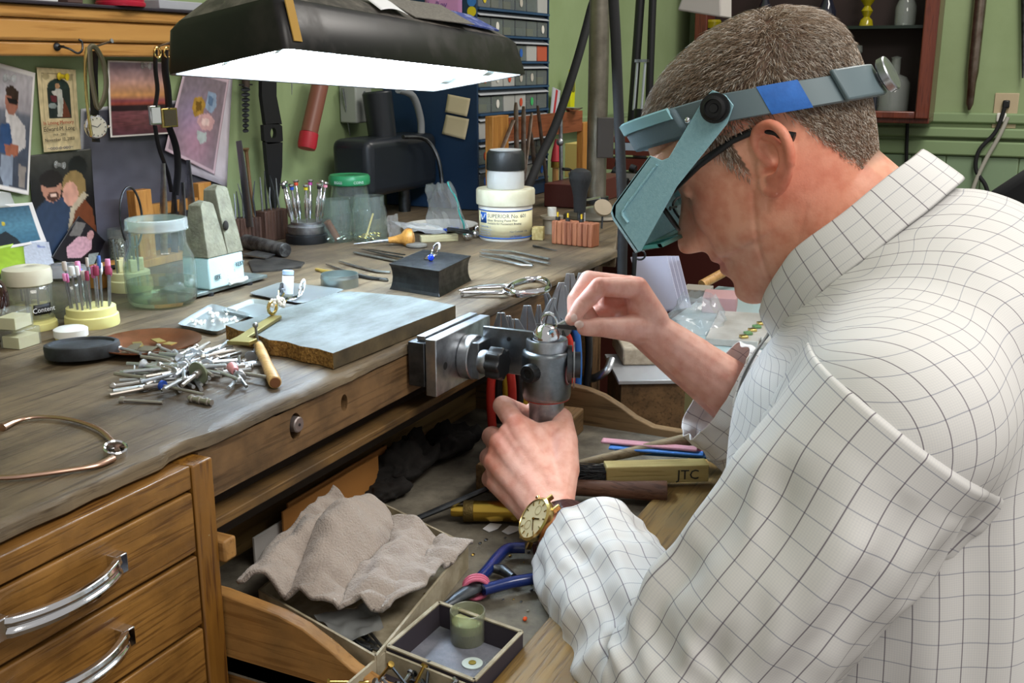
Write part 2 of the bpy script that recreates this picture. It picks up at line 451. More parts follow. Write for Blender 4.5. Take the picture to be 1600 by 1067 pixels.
# the pulled-out tray drawer
TZ = 0.760         # tray floor
tray = thing('bench_tray', 'pulled out wooden catch tray drawer with curved sides and cluttered grey floor', 'tray', (0, 0, 0))
def side_profile(zt):
    # (Y, Z) outline of the scooped side board
    pr = [(0.66, zt), (0.545, zt), (0.488, zt - 0.006), (0.465, zt - 0.012), (0.440, zt - 0.024), (0.420, zt - 0.036), (0.395, zt - 0.045), (0.30, zt - 0.047), (0.23, zt - 0.047), (0.23, 0.745), (0.66, 0.745)]
    return pr
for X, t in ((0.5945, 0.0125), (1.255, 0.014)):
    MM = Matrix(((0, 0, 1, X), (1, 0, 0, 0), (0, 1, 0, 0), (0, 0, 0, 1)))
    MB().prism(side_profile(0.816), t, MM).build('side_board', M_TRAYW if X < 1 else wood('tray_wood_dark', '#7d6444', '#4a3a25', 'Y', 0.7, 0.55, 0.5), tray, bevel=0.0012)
MB().bx(0.5945, 1.269, 0.23, 0.66, 0.744, TZ).build('tray_floor', mat('dusty_tray_floor', '#7a7466', 0.85, col2='#4f4a40', scale=22, bump=0.3, bscale=300), tray)
MB().bx(0.607, 1.255, 0.655, 0.667, 0.745, 0.840).build('back_board', wood('plywood', '#a58a58', '#6e5531', 'X', 0.5, 0.6, 0.9), tray)
MB().bx(0.607, 1.255, 0.235, 0.322, 0.7605, 0.772).build('front_board', wood('worn_front_oak', '#96773f', '#5f4520', 'X', 0.9, 0.5, 0.6, dirt='#6e6a5a', dirt_amt=.4), tray, bevel=0.003)
MB().bx(0.60, 0.607, 0.23, 0.60, 0.700, 0.7425).build('lower_rail', M_TRAYW, bench, bevel=0.001)
MB().bx(0.57, 0.66, 0.235, 0.60, 0.64, 0.698).build('lower_drawer', M_TRAYW, bench, bevel=0.002)
# ================================================================== bench lamp with fluorescent tubes
M_HOOD = mat('black_enamel', '#121113', 0.33, col2='#2a2624', scale=18, lo=0.5, hi=0.8, rough2=0.55, spec=.35)
M_HOODIN = mat('white_enamel', '#e6efee', 0.4)
hood_A = Vector((0.858, 0.80, 1.219)); hood_D = Vector((1.391, 0.80, 1.191)); hood_B = Vector((0.850, 0.65, 1.246)); hood_C = Vector((1.427, 0.65, 1.214))
hx = ((hood_D + hood_C) - (hood_A + hood_B)).normalized()
hy = ((hood_A + hood_D) - (hood_B + hood_C)); hy = (hy - hx * hy.dot(hx)).normalized()
hz = hx.cross(hy).normalized()
hc = (hood_A + hood_B + hood_C + hood_D) / 4
HM = Matrix(((hx.x, hy.x, hz.x, hc.x), (hx.y, hy.y, hz.y, hc.y), (hx.z, hy.z, hz.z, hc.z), (0, 0, 0, 1)))
lamp = thing('bench_lamp', 'black enamelled fluorescent bench lamp hood glowing white over the bench', 'lamp')
lamp.matrix_world = HM
HL, HW, HH = 0.276, 0.078, 0.072
def ring_rect(hl, hw, z, r=0.012, n=4):
    out = []
    for cx, cy, a0 in ((hl - r, hw - r, 0), (-hl + r, hw - r, 90), (-hl + r, -hw + r, 180), (hl - r, -hw + r, 270)):
        for k in range(n + 1):
            a = math.radians(a0 + 90 * k / n); out.append(Vector((cx + r * math.cos(a), cy + r * math.sin(a), z)))
    return out
b = MB()
outer = [ring_rect(HL, HW, 0, .008), ring_rect(HL, HW, 0.005, .008), ring_rect(HL - 0.005, HW - 0.005, 0.044, .01), ring_rect(HL - 0.010, HW - 0.012, 0.052, .012)]
b.rings(outer, True, False, True)
b.rings([ring_rect(HL, HW, 0, .008), ring_rect(HL - 0.004, HW - 0.004, 0, .008), ring_rect(HL - 0.004, HW - 0.004, 0.006, .008)], True, False, False)
b.build('hood', M_HOOD, lamp)
b = MB(); b.rings([ring_rect(HL - 0.0102, HW - 0.0122, 0.0522, .012), ring_rect(HL - 0.030, HW - 0.034, 0.070, .012), ring_rect(HL - 0.055, HW - 0.060, 0.084, .012)], True, False, True); b.build('hood_top', mat('dusty_enamel', '#3c3835', .6, col2='#6a645d', scale=45, lo=.4, hi=.7), lamp)
b = MB()
b.rings([ring_rect(HL - 0.0045, HW - 0.0045, 0.0005, .008), ring_rect(HL - 0.012, HW - 0.012, 0.028, .008), ring_rect(HL - 0.030, HW - 0.035, 0.050, .01)], True, False, True)
b.build('reflector', M_HOODIN, lamp)
for sy in (-1, 1):
    t = MB(); t.cyl((-HL + 0.03, sy * 0.034, 0.018), (HL - 0.045, sy * 0.034, 0.018), 0.0135, seg=18)
    t.build('fluorescent_tube', emit('tube_light', '#dfeeff', 26.0), lamp)
    for sx in (-1, 1):
        k = MB(); x0 = sx * (HL - 0.036)
        k.cyl((x0 - 0.011 - (0.008 if sx > 0 else -0.008), sy * 0.034, 0.018), (x0 + 0.004, sy * 0.034, 0.018), 0.0138, seg=18)
        k.box((x0 + 0.006 * sx, sy * 0.034, 0.026), (0.010, 0.026, 0.034)); k.build('tube_socket', mat('socket_white', '#cfd8d4', 0.35), lamp, bevel=0.001)
MB().box((-0.258, -0.0765, 0.030), (0.013, 0.0012, 0.046), (-.09, 0, 0)).build('amber_tape', mat('amber_tape', '#b08a45', 0.25, coat=.4), lamp)
# arm and post behind the hood
b = MB(); b.tube(smooth_pts([(0.05, 0.02, HH + .005), (0.06, 0.12, HH + .06), (0.10, 0.25, HH + .09), (0.16, 0.42, HH + .06)], 5), 0.008, 10)
b.build('lamp_arm', M_BLACK, lamp)
# ================================================================== the jeweller
from mathutils import noise as mnoise
def bd(u, v, d):
    r = ray(u, v); return Vector((r.x * d / FPX, r.y * d / FPX, CZ + r.z * d / FPX))
HP = math.radians(33.0)                       # head bowed forward
HC = Vector((0.967, 0.194, 1.146))            # midpoint between the ears
HROT = Matrix(((-1, 0, 0), (0, math.cos(HP), math.sin(HP)), (0, -math.sin(HP), math.cos(HP))))
def hw(x, y, z):                               # head space (x left, y forward, z up) to world
    return HC + HROT @ Vector((x, y, z))
HINV = HROT.transposed()
def w2h(p): return HINV @ (Vector(p) - HC)

person = thing('person', 'man in white checked shirt bent over the bench, wearing a teal magnifier visor', 'person', (0.95, 0.06, 0))
person.location = (0, 0, 0)

# ---- closed shells that get fused into one continuous skin
def capsule(b, p0, r0, p1, r1, seg=16, flat=1.0, up=(0, 0, 1)):
    p0 = Vector(p0); p1 = Vector(p1); x, y, d = frame_from(p1 - p0, up)
    R = []
    for k in range(1, 6):
        a = PI / 2 * k / 5
        R.append((p0 - d * r0 * math.cos(a), r0 * math.sin(a)))
    for k in range(4, 0, -1):
        a = PI / 2 * k / 5
        R.append((p1 + d * r1 * math.cos(a), r1 * math.sin(a)))
    b.rings([[c + r * (math.cos(2 * PI * k / seg) * x + math.sin(2 * PI * k / seg) * y * flat) for k in range(seg)] for c, r in R])
def chain(b, pts, seg=16, flat=1.0, up=(0, 0, 1)):
    for (p, r), (q, s) in zip(pts[:-1], pts[1:]): capsule(b, p, r, q, s, seg, flat, up)

def itp(z, tab):
    xs = [t[0] for t in tab]; ys = [t[1] for t in tab]
    # smooth monotone-ish interpolation
    i = max(0, min(len(xs) - 2, int(np.searchsorted(xs, z)) - 1))
    t = (z - xs[i]) / (xs[i + 1] - xs[i]); t = min(1, max(0, t))
    m0 = (ys[min(i + 1, len(ys) - 1)] - ys[max(i - 1, 0)]) / (xs[min(i + 1, len(xs) - 1)] - xs[max(i - 1, 0)]) * (xs[i + 1] - xs[i])
    m1 = (ys[min(i + 2, len(ys) - 1)] - ys[i]) / (xs[min(i + 2, len(xs) - 1)] - xs[i]) * (xs[i + 1] - xs[i])
    return (2 * t ** 3 - 3 * t ** 2 + 1) * ys[i] + (t ** 3 - 2 * t ** 2 + t) * m0 + (-2 * t ** 3 + 3 * t ** 2) * ys[i + 1] + (t ** 3 - t ** 2) * m1
YF = [(-.109, .064), (-.104, .082), (-.098, .0895), (-.088, .0930), (-.075, .0925), (-.060, .0940), (-.046, .0955), (-.036, .0945), (-.025, .0920), (0, .0895), (.015, .088), (.026, .091), (.038, .0995), (.048, .1015), (.062, .1005), (.080, .0945), (.098, .080), (.112, .060), (.121, .036), (.127, .004)]
YB = [(-.109, -.01), (-.06, -.062), (-.04, -.073), (-.01, -.085), (.02, -.094), (.05, -.099), (.072, -.096), (.094, -.083), (.112, -.060), (.121, -.038), (.127, -.004)]
WD = [(-.109, .026), (-.101, .040), (-.083, .0525), (-.06, .0595), (-.04, .0635), (-.02, .0665), (0, .069), (.02, .0715), (.043, .0755), (.062, .0765), (.080, .0735), (.098, .0635), (.112, .048), (.121, .030), (.127, .003)]
NR = [(-.043, 0), (-.039, .004), (-.036, .012), (-.033, .0215), (-.029, .0285), (-.024, .0315), (-.018, .0305), (-.006, .0245), (.006, .0165), (.016, .0098), (.026, .0045), (.038, 0)]
def g(x, s): return math.exp(-0.5 * (x / s) ** 2)
def head_pt(th, z):
    yf, yb, w = itp(z, YF), itp(z, YB), itp(z, WD)
    yc = -0.006
    c, s = math.cos(th), math.sin(th)
    n = 2.0 if z > 0.06 else (2.35 if c > 0 else 2.1)
    if c > 0 and z < -0.05: n = 2.05
    x = w * math.copysign(abs(s) ** (2 / n), s)
    y = yc + ((yf - yc) if c > 0 else (yc - yb)) * math.copysign(abs(c) ** (2 / n), c)
    if c > 0:
        sg = 0.0058 + 0.0040 * g(z + 0.024, 0.012)
        if -.043 < z < .038: y += itp(z, NR) * g(x, sg)
        y += 0.0095 * (g(x - .0145, .0052) + g(x + .0145, .0052)) * g(z + .029, .0068)      # alae
        y -= 0.0045 * (g(x - .034, .013) + g(x + .034, .013)) * g(z - .018, .011)               # orbits
        y += 0.0035 * (g(x - .034, .018) + g(x + .034, .018)) * g(z - .042, .006)               # brow ridge
        y += 0.0040 * (g(x - .046, .014) + g(x + .046, .014)) * g(z + .008, .014)               # cheekbone
        y -= 0.0030 * (g(x - .029, .006) + g(x + .029, .006)) * g(z + .040, .016)               # nasolabial fold
        y -= 0.0045 * (g(x - .0072, .0028) + g(x + .0072, .0028)) * g(z + .0370, .003)          # nostrils
        y += 0.0035 * g(x, .013) * g(z + .090, .008) + 0.0040 * g(x, .015) * g(z + .0625, .0042) + 0.0042 * g(x, .016) * g(z + .0475, .0040)
        y -= 0.0020 * g(x, .016) * g(z + .075, .005)
        y -= 0.0035 * g(z + .0548, .0015) * g(x, .016)                                          # mouth line
        y -= 0.0050 * (g(x - .027, .007) + g(x + .027, .007)) * g(z + .055, .006)
    return hw(x, y, z)
body = MB()
NTH, NZ = 150, 132
rows = []
for i in range(NZ):
    t = i / (NZ - 1)
    z = -.109 + .236 * t
    rows.append([head_pt(2 * PI * k / NTH, z) for k in range(NTH)])
body.rings(rows)
# eyelid bulges
for sx in (-1, 1):
    M = Matrix.Translation(hw(sx * .0325, .0705, .018)) @ HROT.to_4x4()
    body.ball((0, 0, 0), .0120, 14, 9, (1.15, 1, .85), M)
# neck
neck = [((0, -.018, -.045), .052, .058), ((0, -.026, -.075), .054, .060), ((0, -.040, -.110), .058, .062), ((0, -.060, -.150), .066, .070)]
R = []
for (c, rx, ry) in neck:
    R.append([hw(c[0] + rx * math.cos(2 * PI * k / 40), c[1] + ry * math.sin(2 * PI * k / 40), c[2] - .20 * ry * math.sin(2 * PI * k / 40)) for k in range(40)])
body.rings(R)
capsule(body, hw(.0, .045, -.072), .030, hw(0, -.02, -.135), .045)
# sternomastoid ridges
for sx in (-1, 1):
    chain(body, [(hw(sx * .044, -.038, -.030), .012), (hw(sx * .042, -.002, -.085), .014), (hw(sx * .022, .028, -.135), .010)])
# ears
EA = math.radians(20)
def ear_pt(sx, p, q, d):
    # p backwards, q up the ear axis, d away from the head
    p *= .84; q *= .84; d *= .9
    pr = p * math.cos(EA) + q * math.sin(EA); qr = -p * math.sin(EA) + q * math.cos(EA)
    out = 0.0685 + d + 0.30 * max(p, -.01)
    return hw(sx * out, -pr - .004, qr + 0.0)
for sx in (1, -1):
    hel = smooth_pts([(.003, .002, .003), (-.004, .010, .004), (-.008, .020, .005), (-.006, .031, .008), (.003, .0385, .011), (.014, .0385, .013), (.0235, .031, .015), (.028, .019, .015), (.0285, .006, .014), (.0255, -.006, .012), (.0195, -.016, .009), (.011, -.0245, .006), (.002, -.0275, .004), (-.005, -.0235, .002), (-.0065, -.016, .001)], 4)
    n = len(hel)
    chain(body, [(ear_pt(sx, *h), .0034 + (.0012 if i < n * .6 else .0022 * min(1, (i - n * .6) / (n * .25)))) for i, h in enumerate(hel)], 10)
    ant = smooth_pts([(.004, .027, .007), (.012, .024, .009), (.0185, .015, .011), (.019, .004, .011), (.0155, -.006, .010), (.008, -.0125, .007), (.001, -.013, .005)], 3)
    chain(body, [(ear_pt(sx, *h), .0036) for h in ant], 10)
    capsule(body, ear_pt(sx, -.0065, .002, .002), .0050, ear_pt(sx, -.0075, -.006, .001), .0045, 10)
    capsule(body, ear_pt(sx, .004, -.019, .002), .0060, ear_pt(sx, .010, -.017, .004), .0060, 10)
    # thin plate between the rims
    for (p, q, r) in ((.010, .026, .010), (.016, .014, .011), (.018, .000, .010), (.012, -.011, .008), (.004, .030, .008)):
        for k in range(5):
            e = ear_pt(sx, p, q, -.0065 + .0018 * k)
            M = Matrix.Translation(e) @ HROT.to_4x4()
            if k == 2: body.ball((0, 0, 0), r, 12, 7, (.22, 1, 1), M)

# hidden trunk that carries the neck and arms (kept inside the shirt)
tr = [((.955, .05, .50), .13, .10), ((.955, .055, .75), .14, .105), ((.955, .065, .92), .15, .10), ((.955, .075, 1.0), .13, .085), ((.957, .105, 1.055), .060, .058)]
body.rings([[Vector((c[0] + a * math.cos(2 * PI * k / 28), c[1] + b_ * math.sin(2 * PI * k / 28), c[2])) for k in range(28)] for c, a, b_ in tr])
# arms
SL, EL = bd(1440, 618, .735), bd(1048, 1085, .80)
WL = bd(862, 808, 1.042)
SR, ER, WR = Vector((1.155, .07, 1.00)), bd(1245, 690, 1.185), bd(1008, 512, 1.165)
chain(body, [(Vector((.88, .07, .97)), .05), (SL + Vector((.02, 0, -.03)), .036), (SL.lerp(EL, .5), .040), (EL, .037)])
fl = [EL.lerp(WL, t) for t in (0, .3, .7, 1.0)]
chain(body, [(fl[0], .036), (fl[1], .037), (fl[2], .030), (fl[3], .0265)])
chain(body, [(Vector((1.03, .07, .97)), .05), (SR + Vector((-.02, 0, -.03)), .036), (SR.lerp(ER, .5), .040), (ER, .037)])
fr = [ER.lerp(WR, t) for t in (0, .3, .7, 1.0)]
chain(body, [(fr[0], .037), (fr[1], .038), (fr[2], .030), (fr[3], .0235)])

def hand_part(lst):
    chain(body, [(bd(u, v, d), r) for u, v, d, r in lst], 14)
# ---- left fist closed on the clamp handle (back of the hand towards us)
mcp = [(806, 662, 1.105, .0125), (781, 692, 1.103, .0125), (772, 722, 1.100, .0118), (776, 755, 1.096, .0112)]
wr = [(872, 792, 1.048, .016), (860, 800, 1.040, .017), (850, 806, 1.040, .017), (843, 812, 1.048, .016)]
for k in range(7):
    t = k / 6 * 3; i = min(2, int(t)); f = t - i
    m_ = [mcp[i][j] * (1 - f) + mcp[i + 1][j] * f for j in range(4)]; w_ = [wr[i][j] * (1 - f) + wr[i + 1][j] * f for j in range(4)]
    hand_part([tuple(w_), ((w_[0] + m_[0]) / 2, (w_[1] + m_[1]) / 2, (w_[2] + m_[2]) / 2 - .002, .0125 if k % 2 else .0132), (m_[0], m_[1], m_[2], m_[3] * (1.0 if k % 2 == 0 else .86))])
    hand_part([(w_[0], w_[1], w_[2] + .012, .014), (m_[0] + 8, m_[1] + 6, m_[2] + .018, .011)])
fing = [[(806, 662, 1.105, .0120), (786, 634, 1.142, .0116), (806, 640, 1.186, .0100), (838, 652, 1.190, .0088)],
        [(781, 692, 1.103, .0120), (769, 682, 1.150, .0118), (796, 690, 1.188, .0100), (832, 694, 1.188, .0090)],
        [(772, 722, 1.100, .0114), (765, 715, 1.143, .0116), (792, 722, 1.180, .0098), (828, 724, 1.180, .0088)],
        [(776, 755, 1.096, .0106), (768, 748, 1.130, .0112), (790, 754, 1.164, .0090), (822, 754, 1.166, .0080)]]
for f in fing: hand_part(f)
hand_part([(868, 785, 1.055, .019), (878, 735, 1.082, .0185), (880, 690, 1.105, .0160), (877, 655, 1.135, .0128), (858, 640, 1.172, .0112), (834, 640, 1.192, .0098)])   # thumb
hand_part([(862, 770, 1.058, .018), (850, 715, 1.092, .0165), (838, 680, 1.103, .0125)])   # thenar / web
hand_part([(806, 662, 1.105, .0120), (840, 678, 1.106, .0115), (876, 672, 1.116, .0125)])
# ---- right hand pinching the file
mcr = [(996, 450, 1.150, .0128), (985, 447, 1.172, .0122), (978, 456, 1.192, .0116), (972, 470, 1.210, .0108)]
wrr = [(1022, 500, 1.158, .017), (1018, 505, 1.168, .0175), (1012, 512, 1.176, .0165), (1008, 522, 1.182, .0155)]
for k in range(7):
    t = k / 6 * 3; i = min(2, int(t)); f = t - i
    m_ = [mcr[i][j] * (1 - f) + mcr[i + 1][j] * f for j in range(4)]; w_ = [wrr[i][j] * (1 - f) + wrr[i + 1][j] * f for j in range(4)]
    hand_part([tuple(w_), tuple(m_)])
fin2 = [[(996, 450, 1.150, .0122), (937, 448, 1.128, .0108), (909, 477, 1.122, .0092), (893, 499, 1.120, .0072)],
        [(985, 447, 1.172, .0118), (920, 437, 1.152, .0106), (899, 468, 1.140, .0094), (897, 500, 1.131, .0075)],
        [(978, 456, 1.192, .0112), (925, 440, 1.176, .0102), (910, 476, 1.166, .0090), (925, 498, 1.166, .0080)],
        [(972, 470, 1.210, .0105), (930, 462, 1.198, .0095), (925, 492, 1.190, .0082), (940, 505, 1.188, .0075)]]
for f in fin2: hand_part(f)
hand_part([(1016, 515, 1.160, .018), (992, 513, 1.148, .0165), (968, 513, 1.136, .0128), (938, 511, 1.124, .0108), (914, 512, 1.119, .0092)])  # thumb
hand_part([(1012, 505, 1.160, .018), (1000, 485, 1.158, .0140), (996, 460, 1.156, .0125)])
hand_part([(1014, 520, 1.166, .018), (990, 515, 1.166, .0150), (975, 505, 1.172, .0130), (978, 480, 1.190, .012)])
hand_part([(990, 495, 1.176, .015), (960, 490, 1.186, .0135), (935, 492, 1.186, .0110)])
hand_part([(980, 470, 1.186, .013), (950, 475, 1.190, .0120)])

me = bpy.data.meshes.new('body'); me.from_pydata(body.v, [], body.f); me.validate()
bm = bmesh.new(); bm.from_mesh(me); bmesh.ops.recalc_face_normals(bm, faces=bm.faces); bm.to_mesh(me); bm.free()
tmp = bpy.data.objects.new('body_tmp', me); COL.objects.link(tmp)
q = tmp.modifiers.new('r', 'REMESH'); q.mode = 'VOXEL'; q.voxel_size = 0.0017; q.use_smooth_shade = True
q = tmp.modifiers.new('s', 'SMOOTH'); q.factor = 0.5; q.iterations = 4
dg = bpy.context.evaluated_depsgraph_get()
bme = bpy.data.meshes.new_from_object(tmp.evaluated_get(dg)); bpy.data.objects.remove(tmp)
nv = len(bme.vertices); co = np.empty(nv * 3); bme.vertices.foreach_get('co', co); co = co.reshape(-1, 3)
nn = np.empty(nv * 3); bme.vertices.foreach_get('normal', nn); nn = nn.reshape(-1, 3)
# skin creases pressed into the surface: neck and jaw lines, finger knuckles
def seg_dist(P, pts):
    best = np.full(len(P), 9.0)
    for a, b_ in zip(pts[:-1], pts[1:]):
        a = np.array(a); b_ = np.array(b_); ab = b_ - a
        t = np.clip(((P - a) @ ab) / (ab @ ab), 0, 1)
        best = np.minimum(best, np.linalg.norm(P - (a + t[:, None] * ab), axis=1))
    return best
near = co[:, 0] < HC.x - .02
for line, dep, wdt in (([(1180, 300), (1181, 345), (1183, 385), (1192, 425), (1205, 458)], .0016, .0013), ([(1262, 320), (1252, 360), (1240, 400), (1232, 440)], .0005, .0014), ([(1290, 330), (1280, 365), (1268, 400)], .0004, .0014), ([(1205, 300), (1200, 330)], .0006, .0012)):
    pts = [tuple(bx(u, v, HC.x - .058)) for u, v in line]
    d2 = np.full(nv, 9.0)
    idx = np.where(near)[0]
    Pn = co[idx].copy(); Pn[:, 0] = 0
    pl = [np.array((0, p[1], p[2])) for p in pts]
    dd = seg_dist(Pn, pl)
    co[idx] -= nn[idx] * (dep * np.exp(-0.5 * (dd / wdt) ** 2))[:, None]
def px_lines(lines, dep, wdt):
    for ln in lines:
        pts = [tuple(bd(u, v, d)) for u, v, d in ln]
        dd = seg_dist(co, pts); co[:] -= nn * (dep * np.exp(-0.5 * (dd / wdt) ** 2))[:, None]
px_lines([[(940, 440, 1.118), (934, 458, 1.116)], [(932, 442, 1.118), (929, 456, 1.116)], [(913, 474, 1.112), (905, 468, 1.114)], [(950, 503, 1.114), (950, 520, 1.114)]], .0012, .0012)
# veins and tendons on the back of the fist
for a_, b_ in (((800, 680), (845, 775)), ((783, 705), (838, 785)), ((776, 735), (835, 795))):
    pts = [tuple(bd(a_[0] * (1 - t) + b_[0] * t, a_[1] * (1 - t) + b_[1] * t, 1.085 - .045 * t)) for t in (0, .33, .66, 1)]
    dd = seg_dist(co, pts); co += nn * (0.0013 * np.exp(-0.5 * (dd / .006) ** 2))[:, None]
bme.vertices.foreach_set('co', co.reshape(-1)); bme.update()
# pigment: skin tone with redder ears, cheeks, knuckles and lips, greyer shaved beard, hair-coloured scalp
H = (co - np.array(HC)) @ np.array(HINV).T
x_, y_, z_ = H[:, 0], H[:, 1], H[:, 2]
skin = np.array(lin(rgb('#ebb093'))); red = np.array(lin(rgb('#dc7c66'))); lip = np.array(lin(rgb('#b5706a'))); beard = np.array(lin(rgb('#c49a8a'))); scalp = np.array(lin(rgb('#6b5a4c'))); pale = np.array(lin(rgb('#eebcae')))
C = np.tile(skin, (nv, 1))
def blend(col, m):
    global C
    m = np.clip(m, 0, 1)[:, None]; C = C * (1 - m) + col * m
G = lambda a, s: np.exp(-0.5 * (a / s) ** 2)
headm = (np.linalg.norm(H, axis=1) < .2).astype(float)
handm = 1 - headm
blend(pale, handm * .75)
blend(red, headm * .55 * G(z_ + .03, .03) * G(y_ + .03, .035) * (np.abs(x_) > .03))
blend(red, headm * .5 * (np.abs(x_) > .0745) * G(y_ + .012, .03))
blend(red, headm * .35 * G(y_ - .075, .03) * G(z_ + .005, .02))
blend(beard, headm * .55 * np.clip((y_ - .02) / .03, 0, 1) * np.clip((-.03 - z_) / .02, 0, 1))
blend(lip, headm * .8 * G(z_ + .055, .006) * (y_ > .085) * (np.abs(x_) < .026))
ear_m = (np.abs(x_) > .0745) & (z_ < .05) & (z_ > -.04) & (y_ < .02) & (y_ > -.045)
hair_lim = np.where(y_ > .045, .062 + (y_ - .045) * .75, np.where(y_ > .012, .062 - (.045 - y_) * 2.1, np.where(y_ > -.035, .038, .038 - (-.035 - y_) * 2.9)))
hair_lim = np.maximum(hair_lim, -.046)
blend(scalp, headm * np.clip((z_ - hair_lim) / .012, 0, 1) * (~ear_m) * .95)
for kx, ky, kd in ((806, 655, 1.095), (783, 690, 1.095), (772, 720, 1.095), (1000, 442, 1.145), (935, 450, 1.118)):
    dd = np.linalg.norm(co - np.array(bd(kx, ky, kd)), axis=1); blend(red, .4 * G(dd, .012))
at = bme.color_attributes.new('tint', 'FLOAT_COLOR', 'POINT')
at.data.foreach_set('color', np.hstack([C, np.ones((nv, 1))]).reshape(-1))
M_SKIN, nt, bs = newmat('skin')
vc = nt.add('ShaderNodeVertexColor', layer_name='tint')
tc = nt.add('ShaderNodeTexCoord')
n1 = nt.add('ShaderNodeTexNoise', i_Scale=70.0, i_Detail=4.0); nt.link(tc.outputs['Object'], n1.inputs['Vector'])
hs = nt.add('ShaderNodeMix', data_type='RGBA', blend_type='MULTIPLY'); hs.inputs[0].default_value = 0.6
rp = nt.add('ShaderNodeValToRGB'); rp.color_ramp.elements[0].color = c4('#e0b4a4'); rp.color_ramp.elements[1].color = (1, 1, 1, 1); rp.color_ramp.elements[0].position = .3; rp.color_ramp.elements[1].position = .62
nt.link(n1.outputs['Fac'], rp.inputs[0]); nt.link(vc.outputs[0], hs.inputs[6]); nt.link(rp.outputs[0], hs.inputs[7]); nt.link(hs.outputs[2], bs.inputs['Base Color'])
n2 = nt.add('ShaderNodeTexNoise', i_Scale=520.0, i_Detail=3.0); nt.link(tc.outputs['Object'], n2.inputs['Vector'])
bp = nt.add('ShaderNodeBump', i_Strength=0.22, i_Distance=0.0008); nt.link(n2.outputs['Fac'], bp.inputs['Height']); nt.link(bp.outputs[0], bs.inputs['Normal'])
bs.inputs['Roughness'].default_value = 0.48; bs.inputs['Specular IOR Level'].default_value = 0.4
bs.inputs['Subsurface Weight'].default_value = 0.12; bs.inputs['Subsurface Radius'].default_value = (.006, .0025, .0015); bs.inputs['Subsurface Scale'].default_value = 1.0
bme.materials.clear(); bme.materials.append(M_SKIN); bme.name = 'body'
bob = bpy.data.objects.new('body', bme); COL.objects.link(bob); bob.parent = person
# finger nails
M_NAIL = mat('finger_nail', '#e3c0b2', 0.25, coat=.3)
for (u, v, d, nx, ny) in ((905, 507, 1.1085, 0.0052, 0.0042), (897, 497, 1.1115, 0.0036, 0.0048)):
    c = bd(u, v, d); vd = (c - cam.location).normalized()
    M = Matrix.Translation(c) @ (-vd).to_track_quat('Z', 'Y').to_matrix().to_4x4()
    MB().ball((0, 0, 0), 1, 12, 7, (nx, ny, .0016), M).build('fingernail', M_NAIL, person)
# eyes
for sx in (-1, 1):
    b = MB(); b.ball((0, 0, 0), .0118, 16, 10); b.mat(1).lathe([(0, .0118), (.0055, .0108), (.006, .0098)], (0, 0, 0), (0, 1, -.35), 14)
    o = b.build('eye', [mat('eye_white', '#d8d0c8', .2), mat('iris', '#2d2a28', .1)], person); o.matrix_world = Matrix.Translation(hw(sx * .0325, .0690, .0165)) @ HROT.to_4x4()

# ---- hair: thousands of fine tapering strands rooted on the scalp
def hair_limit(y):
    if y > .045: l = .062 + (y - .045) * .75
    elif y > .012: l = .062 - (.045 - y) * 2.1
    elif y > -.035: l = .040
    else: l = .038 - (-.035 - y) * 2.9
    return max(l, -.070)
rh = random.Random(11)
tri = 0; hv = []; hf = []; hcol = []
cnt = 0
while cnt < 20000:
    z = rh.uniform(-.070, .1268); th = rh.uniform(0, 2 * PI)
    if rh.random() > itp(z, WD) / .078: continue
    P = w2h(head_pt(th, z))
    if z < hair_limit(P.y) + rh.uniform(-.006, .004): continue
    if abs(P.x) > .06 and -.035 < P.y < .014 and z < .030: continue
    cnt += 1
    e = 1e-3
    nrm = (w2h(head_pt(th + e, z)) - P).cross(w2h(head_pt(th, min(z + e, .1269))) - P)
    nrm = nrm.normalized() if nrm.length > 1e-12 else Vector((0, 0, 1))
    if nrm.dot(P - Vector((0, 0, .03))) < 0: nrm = -nrm
    top = max(0, min(1, (z - .055) / .045))
    L = (.003 + .007 * max(0, min(1, (z + .045) / .08))) * (1 - top) + top * rh.uniform(.012, .021)
    # crown whorl behind the top: hair flows forward on top, down on the sides
    kf = max(-.7, min(1.0, (P.y + .062) / .03)); ks = max(0, min(1, (z - .045) / .035))
    flow = Vector((P.x * 3.0, kf, -.2 - .5 * (1 - abs(kf)))) * ks + Vector((0, .25 if P.y > 0 else -.35, -1)) * (1 - ks)
    flow += Vector((rh.uniform(-.5, .5), rh.uniform(-.5, .5), rh.uniform(-.4, .4)))
    tg = flow - nrm * flow.dot(nrm); tg.normalize()
    d = (tg * .9 + nrm * (.55 if top > .3 else .42)).normalized()
    w = .00028; side = d.cross(nrm).normalized() * w
    p0 = P - nrm * .001; p1 = P + d * L * .5 + nrm * L * .05; p2 = P + d * L * .82 + tg * L * .22 - nrm * L * .10
    i0 = len(hv)
    for p, k in ((p0, 1.0), (p1, .8)):
        hv += [hw(*(p + side * k)), hw(*(p - side * k)), hw(*(p + nrm * w * k * 1.4))]
    hv.append(hw(*p2))
    for a_ in range(3):
        b_ = (a_ + 1) % 3; hf += [(i0 + a_, i0 + b_, i0 + 3 + b_, i0 + 3 + a_), (i0 + 3 + a_, i0 + 3 + b_, i0 + 6)]
    gray = rh.random() < (.22 + .35 * max(0, min(1, (P.y - .05) / .04)) + .2 * (1 - top))
    tone = rh.uniform(.75, 1.2)
    cc = np.array(lin(rgb('#cdc4b8'))) if gray else np.array(lin(rgb('#927d68')))
    hcol += [tuple(cc * tone) + (1,)] * 7
hm = bpy.data.meshes.new('hair'); hm.from_pydata([tuple(v) for v in hv], [], hf)
a_ = hm.color_attributes.new('tint', 'FLOAT_COLOR', 'POINT'); a_.data.foreach_set('color', np.array(hcol, dtype=np.float32).reshape(-1))
